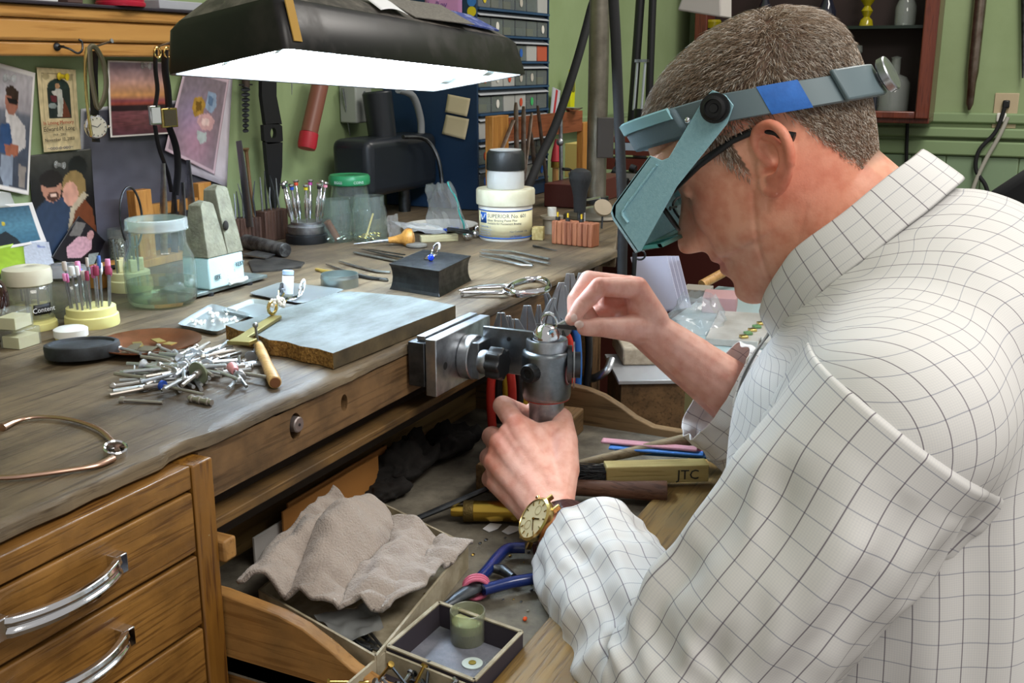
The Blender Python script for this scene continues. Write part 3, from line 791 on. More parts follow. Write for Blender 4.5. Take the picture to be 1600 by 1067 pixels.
M_HAIR, nt, bs = newmat('hair'); vc = nt.add('ShaderNodeVertexColor', layer_name='tint'); nt.link(vc.outputs[0], bs.inputs['Base Color']); bs.inputs['Roughness'].default_value = .45
hm.materials.append(M_HAIR); hm.polygons.foreach_set('use_smooth', [True] * len(hm.polygons))
ho = bpy.data.objects.new('hair', hm); COL.objects.link(ho); ho.parent = person; ho['label'] = 'short greying brown hair'; ho['kind'] = 'stuff'

# ---- checked shirt
def check_mat(name):
    m, nt, b = newmat(name)
    uv = nt.add('ShaderNodeUVMap'); sp = nt.add('ShaderNodeSeparateXYZ'); nt.link(uv.outputs[0], sp.inputs[0])
    def line(sock, period, width, soft):
        d = nt.add('ShaderNodeMath', operation='DIVIDE'); d.inputs[1].default_value = period; nt.link(sock, d.inputs[0])
        f = nt.add('ShaderNodeMath', operation='FRACT'); nt.link(d.outputs[0], f.inputs[0])
        s = nt.add('ShaderNodeMath', operation='SUBTRACT'); s.inputs[1].default_value = .5; nt.link(f.outputs[0], s.inputs[0])
        a = nt.add('ShaderNodeMath', operation='ABSOLUTE'); nt.link(s.outputs[0], a.inputs[0])
        r = nt.add('ShaderNodeMapRange'); r.inputs['From Min'].default_value = .5 * width / period; r.inputs['From Max'].default_value = .5 * width / period + soft / period
        r.inputs['To Min'].default_value = 1; r.inputs['To Max'].default_value = 0; nt.link(a.outputs[0], r.inputs['Value']); return r.outputs[0]
    def mix(c0, c1, f, amt):
        k = nt.add('ShaderNodeMath', operation='MULTIPLY'); k.inputs[1].default_value = amt; nt.link(f, k.inputs[0])
        x = nt.add('ShaderNodeMix', data_type='RGBA'); nt.link(k.outputs[0], x.inputs[0])
        if isinstance(c0, str): x.inputs[6].default_value = c4(c0)
        else: nt.link(c0, x.inputs[6])
        x.inputs[7].default_value = c4(c1); return x.outputs[2]
    lu = line(sp.outputs[0], .0185, .0004, .0004); lv = line(sp.outputs[1], .0185, .0003, .0004)
    fu = line(sp.outputs[0], .0018, .0005, .0003); fv = line(sp.outputs[1], .0018, .0005, .0003)
    c = mix('#dfdedb', '#b9bcc4', fu, .13); c = mix(c, '#b9bcc4', fv, .13)
    c = mix(c, '#7a7f92', lv, .7); c = mix(c, '#5d5260', lu, .85)
    nt.link(c, b.inputs['Base Color']); b.inputs['Roughness'].default_value = .8; b.inputs['Sheen Weight'].default_value = .1
    b.inputs['Specular IOR Level'].default_value = .2
    return m
M_SHIRT = check_mat('white_checked_cotton')
def cloth(name, ringpts, ulen, vlen, parent, closed=True, thick=.0012, sub=1, label=None, disp=None):
    """rings of points with explicit cloth coordinates in metres"""
    nr, n = len(ringpts), len(ringpts[0]); w = n + 1 if closed else n
    V = []; UV = []
    for i, r in enumerate(ringpts):
        for j in range(w):
            V.append(Vector(r[j % n])); UV.append((ulen[i][j] if isinstance(ulen[0], list) else ulen[j], vlen[i][j % n] if isinstance(vlen[i], list) else vlen[i]))
    F_ = [(i * w + j, i * w + j + 1, (i + 1) * w + j + 1, (i + 1) * w + j) for i in range(nr - 1) for j in range(w - 1)]
    me = bpy.data.meshes.new(name); me.from_pydata([tuple(v) for v in V], [], F_)
    ul = me.uv_layers.new(name='UVMap')
    li = np.empty(len(me.loops), dtype=np.int32); me.loops.foreach_get('vertex_index', li)
    ul.data.foreach_set('uv', np.array(UV, dtype=np.float32)[li].reshape(-1))
    if closed:
        bm = bmesh.new(); bm.from_mesh(me); bmesh.ops.remove_doubles(bm, verts=bm.verts, dist=1e-6); bmesh.ops.recalc_face_normals(bm, faces=bm.faces); bm.to_mesh(me); bm.free()
    me.materials.append(M_SHIRT); me.polygons.foreach_set('use_smooth', [True] * len(me.polygons))
    o = bpy.data.objects.new(name, me); COL.objects.link(o); o.parent = parent
    if thick: q = o.modifiers.new('t', 'SOLIDIFY'); q.thickness = thick; q.offset = -1
    if sub: q = o.modifiers.new('s', 'SUBSURF'); q.levels = sub; q.render_levels = sub
    if label: o['label'] = label
    return o
def nz(*a): return mnoise.noise(Vector(a))
# torso: (yc, zc, tilt, half width, half depth)
TR = [(.045, .50, 0, .195, .150), (.050, .60, 0, .200, .152), (.055, .70, 0, .205, .152), (.062, .80, 2, .210, .150), (.066, .88, 5, .212, .148), (.070, .94, 10, .212, .145),
      (.072, .985, 16, .210, .142), (.074, 1.015, 22, .200, .137), (.080, 1.037, 28, .174, .130), (.090, 1.052, 34, .140, .119), (.104, 1.062, 40, .105, .105), (.118, 1.068, 43, .078, .090)]
NT_ = 112
def torso_ring(i, f):
    a = TR[i]; b_ = TR[min(i + 1, len(TR) - 1)]
    return [a[k] * (1 - f) + b_[k] * f for k in range(5)]
tr_rings = []
SLs = bd(1416, 645, .735); SRs = Vector((1.155, .07, .99))
BUL = ((Vector((.86, .07, .99)), SLs + (EL - SLs).normalized() * .010), (Vector((1.05, .07, .99)), SRs + (ER - SRs).normalized() * .018))
fine = [(i, k / 5) for i in range(len(TR) - 1) for k in range(5)] + [(len(TR) - 1, 0)]
ua = []
s_ = 0; lastp = None
for j in range(NT_ + 1):
    th = 2 * PI * j / NT_ + PI / 2
    p = Vector((.205 * math.cos(th), .146 * math.sin(th)))
    if lastp is not None: s_ += (p - lastp).length
    lastp = p; ua.append(s_)
for (i, f) in fine:
    yc, zc, ti, a_, b_ = torso_ring(i, f); t = math.radians(ti)
    ring = []
    for j in range(NT_):
        th = 2 * PI * j / NT_ + PI / 2
        c, s = math.cos(th), math.sin(th)
        ex = 2.3 if i < 8 else 2.0
        X = a_ * math.copysign(abs(c) ** (2 / ex), c); Y = b_ * math.copysign(abs(s) ** (2 / ex), s)
        # drape: long soft folds falling from the shoulder, stronger low down
        k = .014 * max(0, min(1, (1.03 - zc) / .15))
        fold = k * (nz(math.cos(th) * 3.1, math.sin(th) * 3.1, zc * 2.2) + .5 * nz(math.cos(th) * 7, math.sin(th) * 7, zc * 4 + 3)) + .003 * nz(math.cos(th) * 5 + 9, math.sin(th) * 5, zc * 14)
        X += fold * c; Y += fold * s
        ring.append(Vector((.955 - X, yc + Y * math.cos(t), zc - Y * math.sin(t))))
    # the shirt body carries on over the shoulder ball to the dropped sleeve seam
    for sx_, (A_, B_), rad in ((-1, BUL[0], .077), (1, BUL[1], .078)):
        for j in range(NT_):
            p = ring[j]
            if (p.x - .955) * sx_ < .03: continue
            o_ = Vector((.955 + sx_ * .03, yc, zc)); dv = (p - o_); L0 = dv.length; dv = dv / L0
            # sphere-swept segment, marched outwards
            best = 0
            for k in range(48):
                t_ = .02 + k * .006; qn = o_ + dv * t_
                ab = B_ - A_; h_ = max(0, min(1, (qn - A_).dot(ab) / ab.dot(ab)))
                if (qn - (A_ + ab * h_)).length < rad: best = t_
            e_ = best - L0
            kk = .050; m_ = max(0.0, (kk + e_)) ** 2 / (4 * kk) if e_ < kk else e_
            ring[j] = p + dv * max(0, m_)
    tr_rings.append(ring)
vl2 = [[0.0] * NT_]
for i in range(1, len(tr_rings)):
    L = [(tr_rings[i][j] - tr_rings[i - 1][j]).length for j in range(NT_)]
    Ls = [(L[j - 1] + L[j] + L[(j + 1) % NT_]) / 3 for j in range(NT_)]
    vl2.append([vl2[-1][j] + .55 * Ls[j] + .45 * sum(Ls) / NT_ for j in range(NT_)])
for it in range(6):      # relax the bulge
    new = [[v.copy() for v in r] for r in tr_rings]
    for i in range(1, len(tr_rings) - 1):
        for j in range(NT_):
            a4 = (tr_rings[i - 1][j] + tr_rings[i + 1][j] + tr_rings[i][j - 1] + tr_rings[i][(j + 1) % NT_]) / 4
            new[i][j] = tr_rings[i][j] * .5 + a4 * .5
    tr_rings = new
ua = []
for r in tr_rings:
    s0 = [0.0]
    for j in range(NT_): s0.append(s0[-1] + (r[(j + 1) % NT_] - r[j]).length)
    mid_ = s0[NT_ // 2]; ua.append([q - mid_ for q in s0])
shirt = cloth('shirt', tr_rings, ua, vl2, person, True, .0015, 1, 'white cotton shirt with a dark window pane check')

RIDGES = [(.4, .5, 1.2, 1.1), (1.7, .35, -.9, .9), (2.6, .6, .8, 1.2), (3.7, .4, 1.5, 1.0), (4.6, .55, -1.0, 1.1), (5.5, .35, .6, .9)]
from mathutils.bvhtree import BVHTree
_tv = [v for r in tr_rings for v in r]
_tf = [(i * NT_ + j, i * NT_ + (j + 1) % NT_, (i + 1) * NT_ + (j + 1) % NT_, (i + 1) * NT_ + j) for i in range(len(tr_rings) - 1) for j in range(NT_)]
TBVH = BVHTree.FromPolygons([tuple(v) for v in _tv], _tf)
def sleeve(name, path, radii, parent, squash=None, fold_amp=.006, seed=0, elbow=.55, n=72, steps=90):
    """path points with radii; folds bunch up around the elbow and run along the drape"""
    pts = smooth_pts(path, max(4, steps // (len(path) - 1))); m = len(pts)
    rr = np.interp(np.linspace(0, 1, m), np.linspace(0, 1, len(radii)), radii)
    sq = np.interp(np.linspace(0, 1, m), np.linspace(0, 1, len(radii)), squash or [1] * len(radii))
    rings = []; px = None; V = [0]; r_nom = float(np.mean(radii))
    for i, p in enumerate(pts):
        d = (pts[min(i + 1, m - 1)] - pts[max(i - 1, 0)]).normalized()
        if px is None: x = (Vector((0, 0, 1)) - d * d.z).normalized()
        else: x = (px - d * px.dot(d)).normalized()
        px = x; y = d.cross(x); t = i / (m - 1)
        eb = math.exp(-((t - elbow) / .16) ** 2)
        ring = []
        for k in range(n):
            a_ = 2 * PI * k / n; ca_, sa_ = math.cos(a_), math.sin(a_)
            w = nz(ca_ * 1.6 + seed, sa_ * 1.6, t * 5.5 + seed) * 1.0
            # creases ringed round the elbow, slightly spiralled
            w += eb * 1.4 * (abs(nz(ca_ * 1.1 + 4, sa_ * 1.1 + seed, t * 17 + .35 * a_)) * -2 + .6)
            w += .7 * nz(ca_ * 3.2 + seed * 2, sa_ * 3.2, t * 3.0)
            w += .5 * (abs(nz(ca_ * 2.0, sa_ * 2.0 + 2 * seed, t * 9 + 1.2 * ca_)) * -2 + .5)
            for (a0, wd_, tw, am) in RIDGES:
                da = (a_ - a0 - tw * t - seed + PI) % (2 * PI) - PI
                w += am * max(0, 1 - abs(da) / wd_) ** 1.5 * min(1, max(0, (t - .12) / .12)) * (1 - .6 * max(0, (t - .55) / .45))
            if t > .80: w += .35
            r = rr[i] + fold_amp * w * min(1, max(0, (t - .12) / .10))
            dirv = (x * ca_ * sq[i] + y * sa_); ln = dirv.length
            if t < .22:      # the armhole seam lies on the shirt body
                hit = TBVH.ray_cast(p, dirv.normalized())
                if hit[0] is not None and hit[3] < .105:
                    D_ = hit[3] / ln; k_ = min(1, t / .10)
                    r = max(r, D_ + .0012) if t > .012 else D_ - .001
                    r = min(r, D_ + .0012 + .12 * t + 2.2 * t * t)
            ring.append(p + dirv * r)
        rings.append(ring)
        if i: V.append(V[-1] + (p - pts[i - 1]).length)
    U = [2 * PI * r_nom * k / n for k in range(n + 1)]
    return cloth(name, rings, U, V, parent, True, .0014, 1)
cufc = bd(934, 876, .99)
sdir = (EL - SLs).normalized()
sleeve('sleeve', [SLs + sdir * .004, SLs + sdir * .045, SLs.lerp(EL, .45) + Vector((-.002, -.010, 0)), SLs.lerp(EL, .75) + Vector((-.002, -.010, -.004)), EL + Vector((0, -.004, -.012)), EL.lerp(cufc, .45), EL.lerp(cufc, .8), cufc],
       [.074, .0745, .0735, .0690, .0620, .0550, .0520, .0530], shirt, [1.0, 1.0, 1.0, 1.0, 1.05, 1.1, 1.15, 1.18], .0078, 2, .60)
cufr = bd(1116, 610, 1.172)
sleeve('sleeve', [SRs + (ER - SRs).normalized() * .02, SRs.lerp(ER, .25), SRs.lerp(ER, .5) + Vector((0, 0, 0)), ER + Vector((0, -.01, -.01)), ER.lerp(cufr, .6), cufr],
       [.070, .072, .068, .062, .056, .051], shirt, [1, 1, 1, 1.1, 1.15, 1.2], .005, 7, .65)
# collar: stand and turned-down leaf following the neck
def collar():
    c0 = Vector((.957, .122, 1.074)); ti = math.radians(43)
    ax = Vector((0, math.sin(ti), math.cos(ti)))      # up the neck
    fw = Vector((0, math.cos(ti), -math.sin(ti)))
    n = 60; prof = [(-.012, -.004), (0.006, .000), (.030, .004), (.0325, .0065), (.030, .0085), (.012, .013), (-.010, .0185)]
    rings = []; U = []; V = []
    for (h, o_) in prof:
        ring = []
        for k in range(n + 1):
            ph = math.radians(-158 + 316 * k / n)      # 0 = nape, +-158 = front points
            fr_ = max(0, (abs(ph) - 1.9) / .85)
            a_, b_ = .066 + o_, .087 + o_
            hh = h - fr_ * (.020 if h > .02 else .016) - (fr_ * .030 if o_ > .015 else 0)
            x = a_ * math.sin(ph); y = -b_ * math.cos(ph) + fr_ * .008 * (o_ > .007)
            ring.append(c0 + Vector((-x, 0, 0)) + fw * y + ax * (hh + .002 * nz(ph * 2, h * 30, 1)))
        rings.append(ring)
    arc = [0]
    for k in range(n): arc.append(arc[-1] + (rings[2][k + 1] - rings[2][k]).length)
    v = [0]
    for i in range(1, len(rings)): v.append(v[-1] + (rings[i][0] - rings[i - 1][0]).length)
    return cloth('collar', rings, arc, v, shirt, False, .0016, 1)
collar()
# button placket down the front
pl = []
for i in range(0, len(tr_rings)):
    r = tr_rings[i]; mid = r[0]
    pl.append([mid + Vector((dx, .004 - abs(dx) * .03, .001)) for dx in (-.017, -.009, 0, .009, .017)])
cloth('placket', pl, [0, .008, .017, .026, .034], [vl2[i][0] for i in range(len(pl))], shirt, False, .0016, 0)
for k in (10, 18, 26, 34, 42):
    c = tr_rings[k][0] + Vector((0, .0065, 0)); MB().lathe([(0, 0), (.0052, 0), (.0055, .001), (.004, .0018), (0, .0014)], c, (0, 1, .1), 14).build('shirt_button', mat('button', '#d9d3c4', .3), shirt)
# trousers and the low stool he sits on
b = MB()
for sx in (-1, 1):
    chain(b, [(Vector((.955 + sx * .085, -.02, .565)), .105), (Vector((.955 + sx * .10, .18, .565)), .088), (Vector((.955 + sx * .11, .42, .52)), .068)])
    chain(b, [(Vector((.955 + sx * .11, .42, .52)), .068), (Vector((.955 + sx * .11, .40, .28)), .060), (Vector((.955 + sx * .11, .36, .06)), .055)])
b.build('trousers', mat('dark_trousers', '#2c2f36', .85), person)
for sx in (-1, 1):
    b = MB(); b.box((.955 + sx * .11, .40, .035), (.09, .27, .07)); b.build('shoe', mat('dark_shoe', '#1d1a18', .5), person, bevel=.02, bseg=3)
stool = thing('work_stool', 'dark round stool under the seated man in the checked shirt', 'stool', (.955, -.03, 0))
MB().lathe([(0, .40), (.17, .40), (.18, .41), (.18, .435), (.16, .45), (0, .45)]).build('seat', M_BLACK, stool)
for k in range(4):
    a_ = PI / 4 + k * PI / 2
    MB().cyl((.12 * math.cos(a_), .12 * math.sin(a_), .40), (.18 * math.cos(a_), .18 * math.sin(a_), 0), .013).build('leg', M_DKSTEEL, stool)
# ================================================================== things the man wears
M_VIS = mat('teal_visor_enamel', '#86b2be', 0.36, 0.15, col2='#94bec8', scale=400, bump=.12, bscale=900)
M_BAND = mat('grey_band_plastic', '#64757b', 0.45)
M_TAPE = mat('blue_masking_tape', '#2f6fc4', 0.7, col2='#2a62b0', scale=60, bump=.2, bscale=150)
visor = thing('magnifier_visor', 'teal head-worn magnifier visor with blue tape on its grey band', 'magnifier')
def hp(x, y, z): return tuple(hw(x, y, z))
def band_c(ph):      # point on the band centre line; ph 0 = front, positive to the left side
    y = .106 * math.cos(ph) if math.cos(ph) > 0 else .094 * math.cos(ph)
    return .0855 * math.sin(ph), y - .004, .057 + (.31 if y > 0 else .42) * y
def band_strip(ph0, ph1, hh, off, th, n=40, low=0):
    R = []
    for k in range(n + 1):
        ph = ph0 + (ph1 - ph0) * k / n
        x, y, z = band_c(ph); nx, ny = math.sin(ph), math.cos(ph)
        r = []
        for (o, h) in ((off, -hh), (off + th, -hh + .001), (off + th, hh - .001), (off, hh)):
            r.append(Vector(hp(x + nx * o, y + ny * o, z + h + low)))
        R.append(r)
    return MB().rings(R)
band_strip(math.radians(50), math.radians(310), .0125, 0, .0022, 60).build('headband', M_BAND, visor)
band_strip(math.radians(-68), math.radians(68), .0145, -.004, .011, 40, -.002).build('forehead_pad', mat('grey_foam', '#566870', 0.7, bump=.2, bscale=500), visor, bevel=.003)
band_strip(math.radians(-66), math.radians(66), .0055, .006, .003, 40, .0085).build('pad_rim', mat('light_teal_vinyl', '#86b4bd', 0.4), visor)
band_strip(math.radians(106), math.radians(125), .0130, .0023, .0004, 12).build('blue_tape', M_TAPE, visor)
band_strip(math.radians(142), math.radians(218), .0150, .0024, .0050, 30, .001).build('adjuster_box', M_BAND, visor, bevel=.0015)
x, y, z = band_c(PI)
b = MB(); b.lathe([(0, 0), (.006, 0), (.006, .005), (.0140, .005), (.0155, .0062), (.0155, .0118), (.0145, .0128), (0, .0128)], hp(x, y - .006, z), HROT @ Vector((0.12, -1, -.05)), 30)
b.build('adjuster_knob', M_STEEL, visor)
poly = [(.0092, .0735), (.000, .0755), (-.0075, .066), (-.0090, .0555), (.0030, .0455), (.0663, .0228), (.1235, -.0095), (.1269, -.0082), (.1300, .0285), (.1285, .0345), (.1244, .0380), (.0735, .0575), (.0665, .0485), (.0600, .0475)]
cc = Vector((.06, .035))
for sx in (-1, 1):
    M = Matrix.Translation(HC) @ HROT.to_4x4() @ Matrix(((0, 0, 1, sx * .0905 - (.0016 if sx > 0 else 0)), (1, 0, 0, 0), (0, 1, 0, 0), (0, 0, 0, 1)))
    MB().prism(poly, .0016, M).build('visor_side', M_VIS, visor, bevel=.0006)
    # embossed rib
    b = MB(); b.tube([hp(sx * .0912, .072 + .048 * t, .0475 - .0185 * t) for t in (0, .3, .6, .85, 1)] + [hp(sx * .0912, .1215, .0255), hp(sx * .0912, .1205, .018)], .0018, 8, flat=.7)
    b.build('visor_rib', M_VIS, visor)
    b = MB(); b.lathe([(0, 0), (.0125, 0), (.0125, .0035), (.0105, .0035), (.0100, .008), (.0075, .009), (.0070, .006), (.004, .006), (.0035, .0075), (0, .0075)], hp(sx * .0915, .0045, .0615), HROT @ Vector((sx, 0, 0)), 24)
    b.build('hinge_knob', M_BLACK, visor)
    MB().ball(hp(sx * .0905, .030, .0655), .0028, 10, 7).build('rivet', M_CHROME, visor)
def bow(x): return .024 * (1 - (x / .0905) ** 2)
R = []
for k in range(25):
    x = -.0905 + .181 * k / 24; bb = bow(x)
    R.append([Vector(hp(x, y + bb * s, z)) for y, z, s in ((.0735, .0575, .9), (.1244, .0380, 1), (.1285, .0345, 1), (.1300, .0285, 1), (.1269, -.0075, 1), (.1255, -.0075, 1), (.1285, .0280, .98), (.1225, .0365, .98), (.0733, .0560, .88))])
MB().rings(R).build('visor_front', M_VIS, visor)
# lens plate: teal frame with two windows
b = MB()
def lp(x, t): return hp(x, .1265 - .022 * t + bow(x) * (1 - .7 * t), -.0065 - .0095 * t)
for (x0, x1, t0, t1) in ((-.088, .088, 0, .14), (-.088, .088, .86, 1), (-.088, -.078, 0, 1), (.078, .088, 0, 1), (-.004, .004, 0, 1)):
    n = 12; R = []
    for k in range(n + 1):
        x = x0 + (x1 - x0) * k / n; dz = HROT @ Vector((0, 0, .0035))
        a0, a1 = Vector(lp(x, t0)), Vector(lp(x, t1)); R.append([a0, a1, a1 + dz, a0 + dz])
    b.rings(R)
b.build('lens_frame', mat('clear_teal_plastic', '#5fb0aa', 0.15, trans=.5), visor)
for x0, x1 in ((-.078, -.004), (.004, .078)):
    b = MB(); b.grid(lambda u, v: lp(x0 + (x1 - x0) * u, .14 + .72 * v), 10, 4); b.build('lens', clear('lens_glass', '#d8efe8', 0.02, 1.6, .9), visor, solid=.0015)

# spectacles under the visor
specs = thing('eyeglasses', 'black half-rim spectacles worn under the teal visor', 'eyeglasses')
for sx in (-1, 1):
    b = MB(); b.tube([hp(*p) for p in ((sx * .066, .090, .022), (sx * .074, .078, .0225), (sx * .0745, .045, .0300), (sx * .0745, .010, .0330), (sx * .0745, -.012, .0300), (sx * .0755, -.024, .0190), (sx * .0780, -.036, .0080))], [.0018, .0022, .0024, .0024, .0024, .0024, .0028], 10, flat=1.5)
    b.build('temple_arm', M_BLACK, specs)
    pts = []
    for k in range(28):
        a = 2 * PI * k / 28; c, s = math.cos(a), math.sin(a)
        X = .025 * math.copysign(abs(c) ** .7, c); Z = .0145 * math.copysign(abs(s) ** .7, s)
        pts.append(hp(sx * .034 + X, .104 - (X * sx + .0) * .28 + Z * .1, .006 + Z))
    MB().tube(pts, .0012, 8, closed=True).build('lens_rim', M_BLACK, specs)
    b = MB(); b._add(pts, [tuple(range(28))]); b.build('lens', clear('lens_glass', '#d8efe8', 0.02, 1.6, .9), specs)
MB().tube([hp(-.010, .108, .013), hp(0, .111, .015), hp(.010, .108, .013)], .0012, 8).build('bridge', M_BLACK, specs)

# wristwatch on the left wrist
wa = (WL - EL).normalized(); wcen = EL.lerp(WL, .875)
vdir = (wcen - cam.location).normalized(); rgt = Vector((math.sin(AZ), -math.cos(AZ), 0))
wn = (-vdir * .86 - rgt * .42 + Vector((0, 0, .05))); wn = (wn - wa * wn.dot(wa)).normalized()
wt = wa.cross(wn).normalized()
watch = thing('wristwatch', 'gold wristwatch with cream dial on brown crocodile strap round the left wrist', 'watch')
WM = Matrix(((wt.x, wa.x, wn.x, wcen.x), (wt.y, wa.y, wn.y, wcen.y), (wt.z, wa.z, wn.z, wcen.z), (0, 0, 0, 1)))
watch.matrix_world = WM
RZ = .0315
b = MB(); b.lathe([(0, RZ - .001), (.0165, RZ - .001), (.0185, RZ), (.0195, RZ + .003), (.0190, RZ + .0065), (.0172, RZ + .008), (.0168, RZ + .0072)], cap=False, seg=40)
b.build('case', M_GOLD, watch)
MB().lathe([(0, RZ + .0065), (.0170, RZ + .0065)], cap=False, seg=40).build('dial', mat('cream_dial', '#cfc29a', .35), watch)
b = MB()
for k in range(12):
    a = k * PI / 6; b.box((.0142 * math.sin(a), .0142 * math.cos(a), RZ + .0069), (.0008, .0030, .0006), (0, 0, -a))
b.build('hour_markers', M_GOLD, watch)
b = MB(); b.box((.0018, -.003, RZ + .0072), (.0010, .0095, .0004), (0, 0, .5)); b.box((-.003, -.0045, RZ + .0075), (.0007, .0125, .0004), (0, 0, -.55)); b.ball((0, 0, RZ + .0072), .0012)
b.build('hands', mat('dark_gold', '#7a5a20', .3, 1.0), watch)
for cx, cy in ((-.0075, .002), (.0075, .002)):
    MB().lathe([(.0035, RZ + .0067), (.0042, RZ + .0068), (.0042, RZ + .0066)], (cx, cy, 0), seg=18, cap=False).build('sub_dial', mat('sub_dial_tan', '#a8966a', .4), watch)
b = MB()
for ox, oy in ((-.0125, .0185), (.0125, .0185), (0, .0205)): b.cyl((ox * .95, oy * .9, RZ + .0035), (ox, oy, RZ + .0035), .0022, seg=10)
b.build('crown_and_pushers', M_GOLD, watch)
for sx in (-1, 1):
    b = MB()
    for oy in (-.0085, .0085): b.box((sx * .0185, oy, RZ - .0005), (.008, .0026, .005), (0, sx * .4, 0))
    b.build('lug', M_GOLD, watch, bevel=.0006)
M_CROC = mat('brown_croc_leather', '#4a2320', 0.32, col2='#2f1513', scale=120, bump=.6, bscale=160, coat=.3)
R = []
for k in range(33):
    a = math.radians(36 + 288 * k / 32); hwid = .0088 if 4 < k < 28 else .0095
    th = .0032 if k in (0, 32) else .0028
    R.append([Vector(((RZ - .001) * math.sin(a), -hwid, (RZ - .001) * math.cos(a))), Vector(((RZ + th) * math.sin(a), -hwid * .85, (RZ + th) * math.cos(a))), Vector(((RZ + th) * math.sin(a), hwid * .85, (RZ + th) * math.cos(a))), Vector(((RZ - .001) * math.sin(a), hwid, (RZ - .001) * math.cos(a)))])
MB().rings(R).build('strap', M_CROC, watch)

for ch in watch.children:
    if ch.name.split('.')[0] not in ('strap',): ch.scale = (1.16, 1.16, 1.0)
# ================================================================== the ring clamp fixed to the bench front
def mpp(p):
    d = (Vector(p) - cam.location).dot(_f); return d / FPX
M_GUN = mat('gunmetal', '#8b9094', 0.30, 1.0, col2='#767b80', scale=90, rough2=.4)
clamp = thing('ring_clamp', 'steel ring-setting clamp bolted to the bench edge with black knobs', 'clamp')
XA, YA = .972, .5515
# dovetail plates on the bench edge
MB().bx(.905, 1.032, .532, .5515, .905, .9525).build('mount_plate', M_DKSTEEL, clamp, bevel=.001)
MB().bx(.906, 1.030, .5185, .5315, .896, .957).build('slide_block', M_STEEL, clamp, bevel=.001)
MB().bx(.912, 1.030, .5345, .5445, .953, .958).build('slide_rib', M_STEEL, clamp, bevel=.0006)
MB().cyl((.925, .5183, .925), (.925, .5195, .925), .0042, seg=16).build('plate_hole', M_BLACK, clamp)
# swivel boss, arm plate and star knob
b = MB(); b.lathe([(0, 0), (.0235, 0), (.0245, .001), (.0245, .012), (.0235, .013), (0, .013)], (XA, .5185, .924), (0, -1, 0), 32); b.build('swivel_disc', M_STEEL, clamp)
MB().bx(XA + .016, XA + .021, .445, .5065, .905, .955).build('arm_plate', M_GUN, clamp, bevel=.0008)
MB().bx(XA - .012, XA + .021, .497, .5065, .903, .9435).build('arm_flange', M_GUN, clamp, bevel=.001)
b = MB(); b.lathe([(0, 0), (.0125, 0), (.013, .001), (.013, .009), (.0125, .010), (0, .010)], (XA - .012, .494, .924), (0, -1, 0), 24); b.build('knob_collar', M_STEEL, clamp)
R = []
for y, k in ((.484, .9), (.4825, 1), (.4685, 1), (.467, .92)):
    R.append([Vector((XA - .012 + (.0165 + .0014 * math.cos(8 * a)) * k * math.cos(a), y, .924 + (.0165 + .0014 * math.cos(8 * a)) * k * math.sin(a))) for a in [2 * PI * i / 64 for i in range(64)]])
MB().rings(R).build('star_knob', M_BLACK, clamp)
MB().cyl((XA + .0152, .475, .944), (XA + .0162, .475, .944), .0024, seg=12).build('arm_hole', M_BLACK, clamp)
# cylinder head, collar, stem (axis a little tilted)
HX, HY = .992, .432
b = MB(); b.lathe([(0, .8835), (.0245, .8835), (.0255, .8845), (.0262, .888), (.0268, .931), (.0258, .935), (.0238, .9365), (.0225, .937), (0, .937)], (HX, HY, 0), seg=40); b.build('clamp_body', M_GUN, clamp)
b = MB(); b.lathe([(.0165, .930), (.0220, .930), (.0222, .947), (.0215, .9485), (.0185, .9485), (.0175, .947), (.0165, .936)], (HX, HY, 0), seg=36); b.build('top_collar', M_STEEL, clamp)
b = MB(); b.lathe([(0, .770), (.0125, .770), (.0150, .776), (.0165, .82), (.0185, .848), (.0190, .8835), (0, .8835)], (HX, HY, 0), seg=32); b.build('stem', M_STEEL, clamp)
MB().lathe([(.0245, .8825), (.0250, .8830), (.0250, .8845), (.0245, .885)], (HX, HY, 0), seg=36).build('red_line', mat('red_line', '#8e2a20', .4), clamp)
b = MB(); b.ball((HX - .002, HY, .950), .0150, 24, 14); b.build('ball_jaw', M_CHROME, clamp)
# side screw with knurled rim
sd = (cam.location - Vector((HX, HY, .9))); sd.z = 0; sd.normalize(); sl = Vector((-sd.y, sd.x, 0))
def headpt(ang, r, z): return Vector((HX, HY, z)) + (sd * math.cos(ang) + sl * math.sin(ang)) * r
nd = (sd * math.cos(-.62) + sl * math.sin(-.62))
R = []
for h, k in ((.024, 1), (.0335, 1), (.035, .9), (.0352, .55), (.0335, .5)):
    fx, fy, fd = frame_from(nd); c0 = Vector((HX, HY, .917)) + nd * h
    R.append([c0 + (fx * math.cos(2 * PI * i / 48) + fy * math.sin(2 * PI * i / 48)) * .0098 * k * (1 + (.04 if i % 2 else 0)) for i in range(48)])
MB().rings(R).build('thumb_screw', M_BLACK, clamp)
# oval maker badge
nb = (sd * math.cos(1.0) + sl * math.sin(1.0))
fx, fy, fd = frame_from(nb); c0 = Vector((HX, HY, .913)) + nb * .0262
b = MB(); b._add([c0 + nb * .0008 + fx * .0058 * math.cos(2 * PI * i / 28) + fy * .0115 * math.sin(2 * PI * i / 28) for i in range(28)], [tuple(range(28))])
b.build('oval_badge', mat('maroon_badge', '#6a3638', .35), clamp, solid=.0006)
b = MB(); b.tube([c0 + nb * .0014 + fx * .0042 * math.cos(2 * PI * i / 28) + fy * .0095 * math.sin(2 * PI * i / 28) for i in range(28)], .0004, 6, closed=True)
for dz in (-.003, 0.0, .003): b.tube([c0 + nb * .0014 + fx * .0026 + fy * dz, c0 + nb * .0014 - fx * .0026 + fy * (dz + .0006)], .0005, 6)
b.build('badge_lettering', mat('badge_silver', '#c9b5b5', .35, .6), clamp)
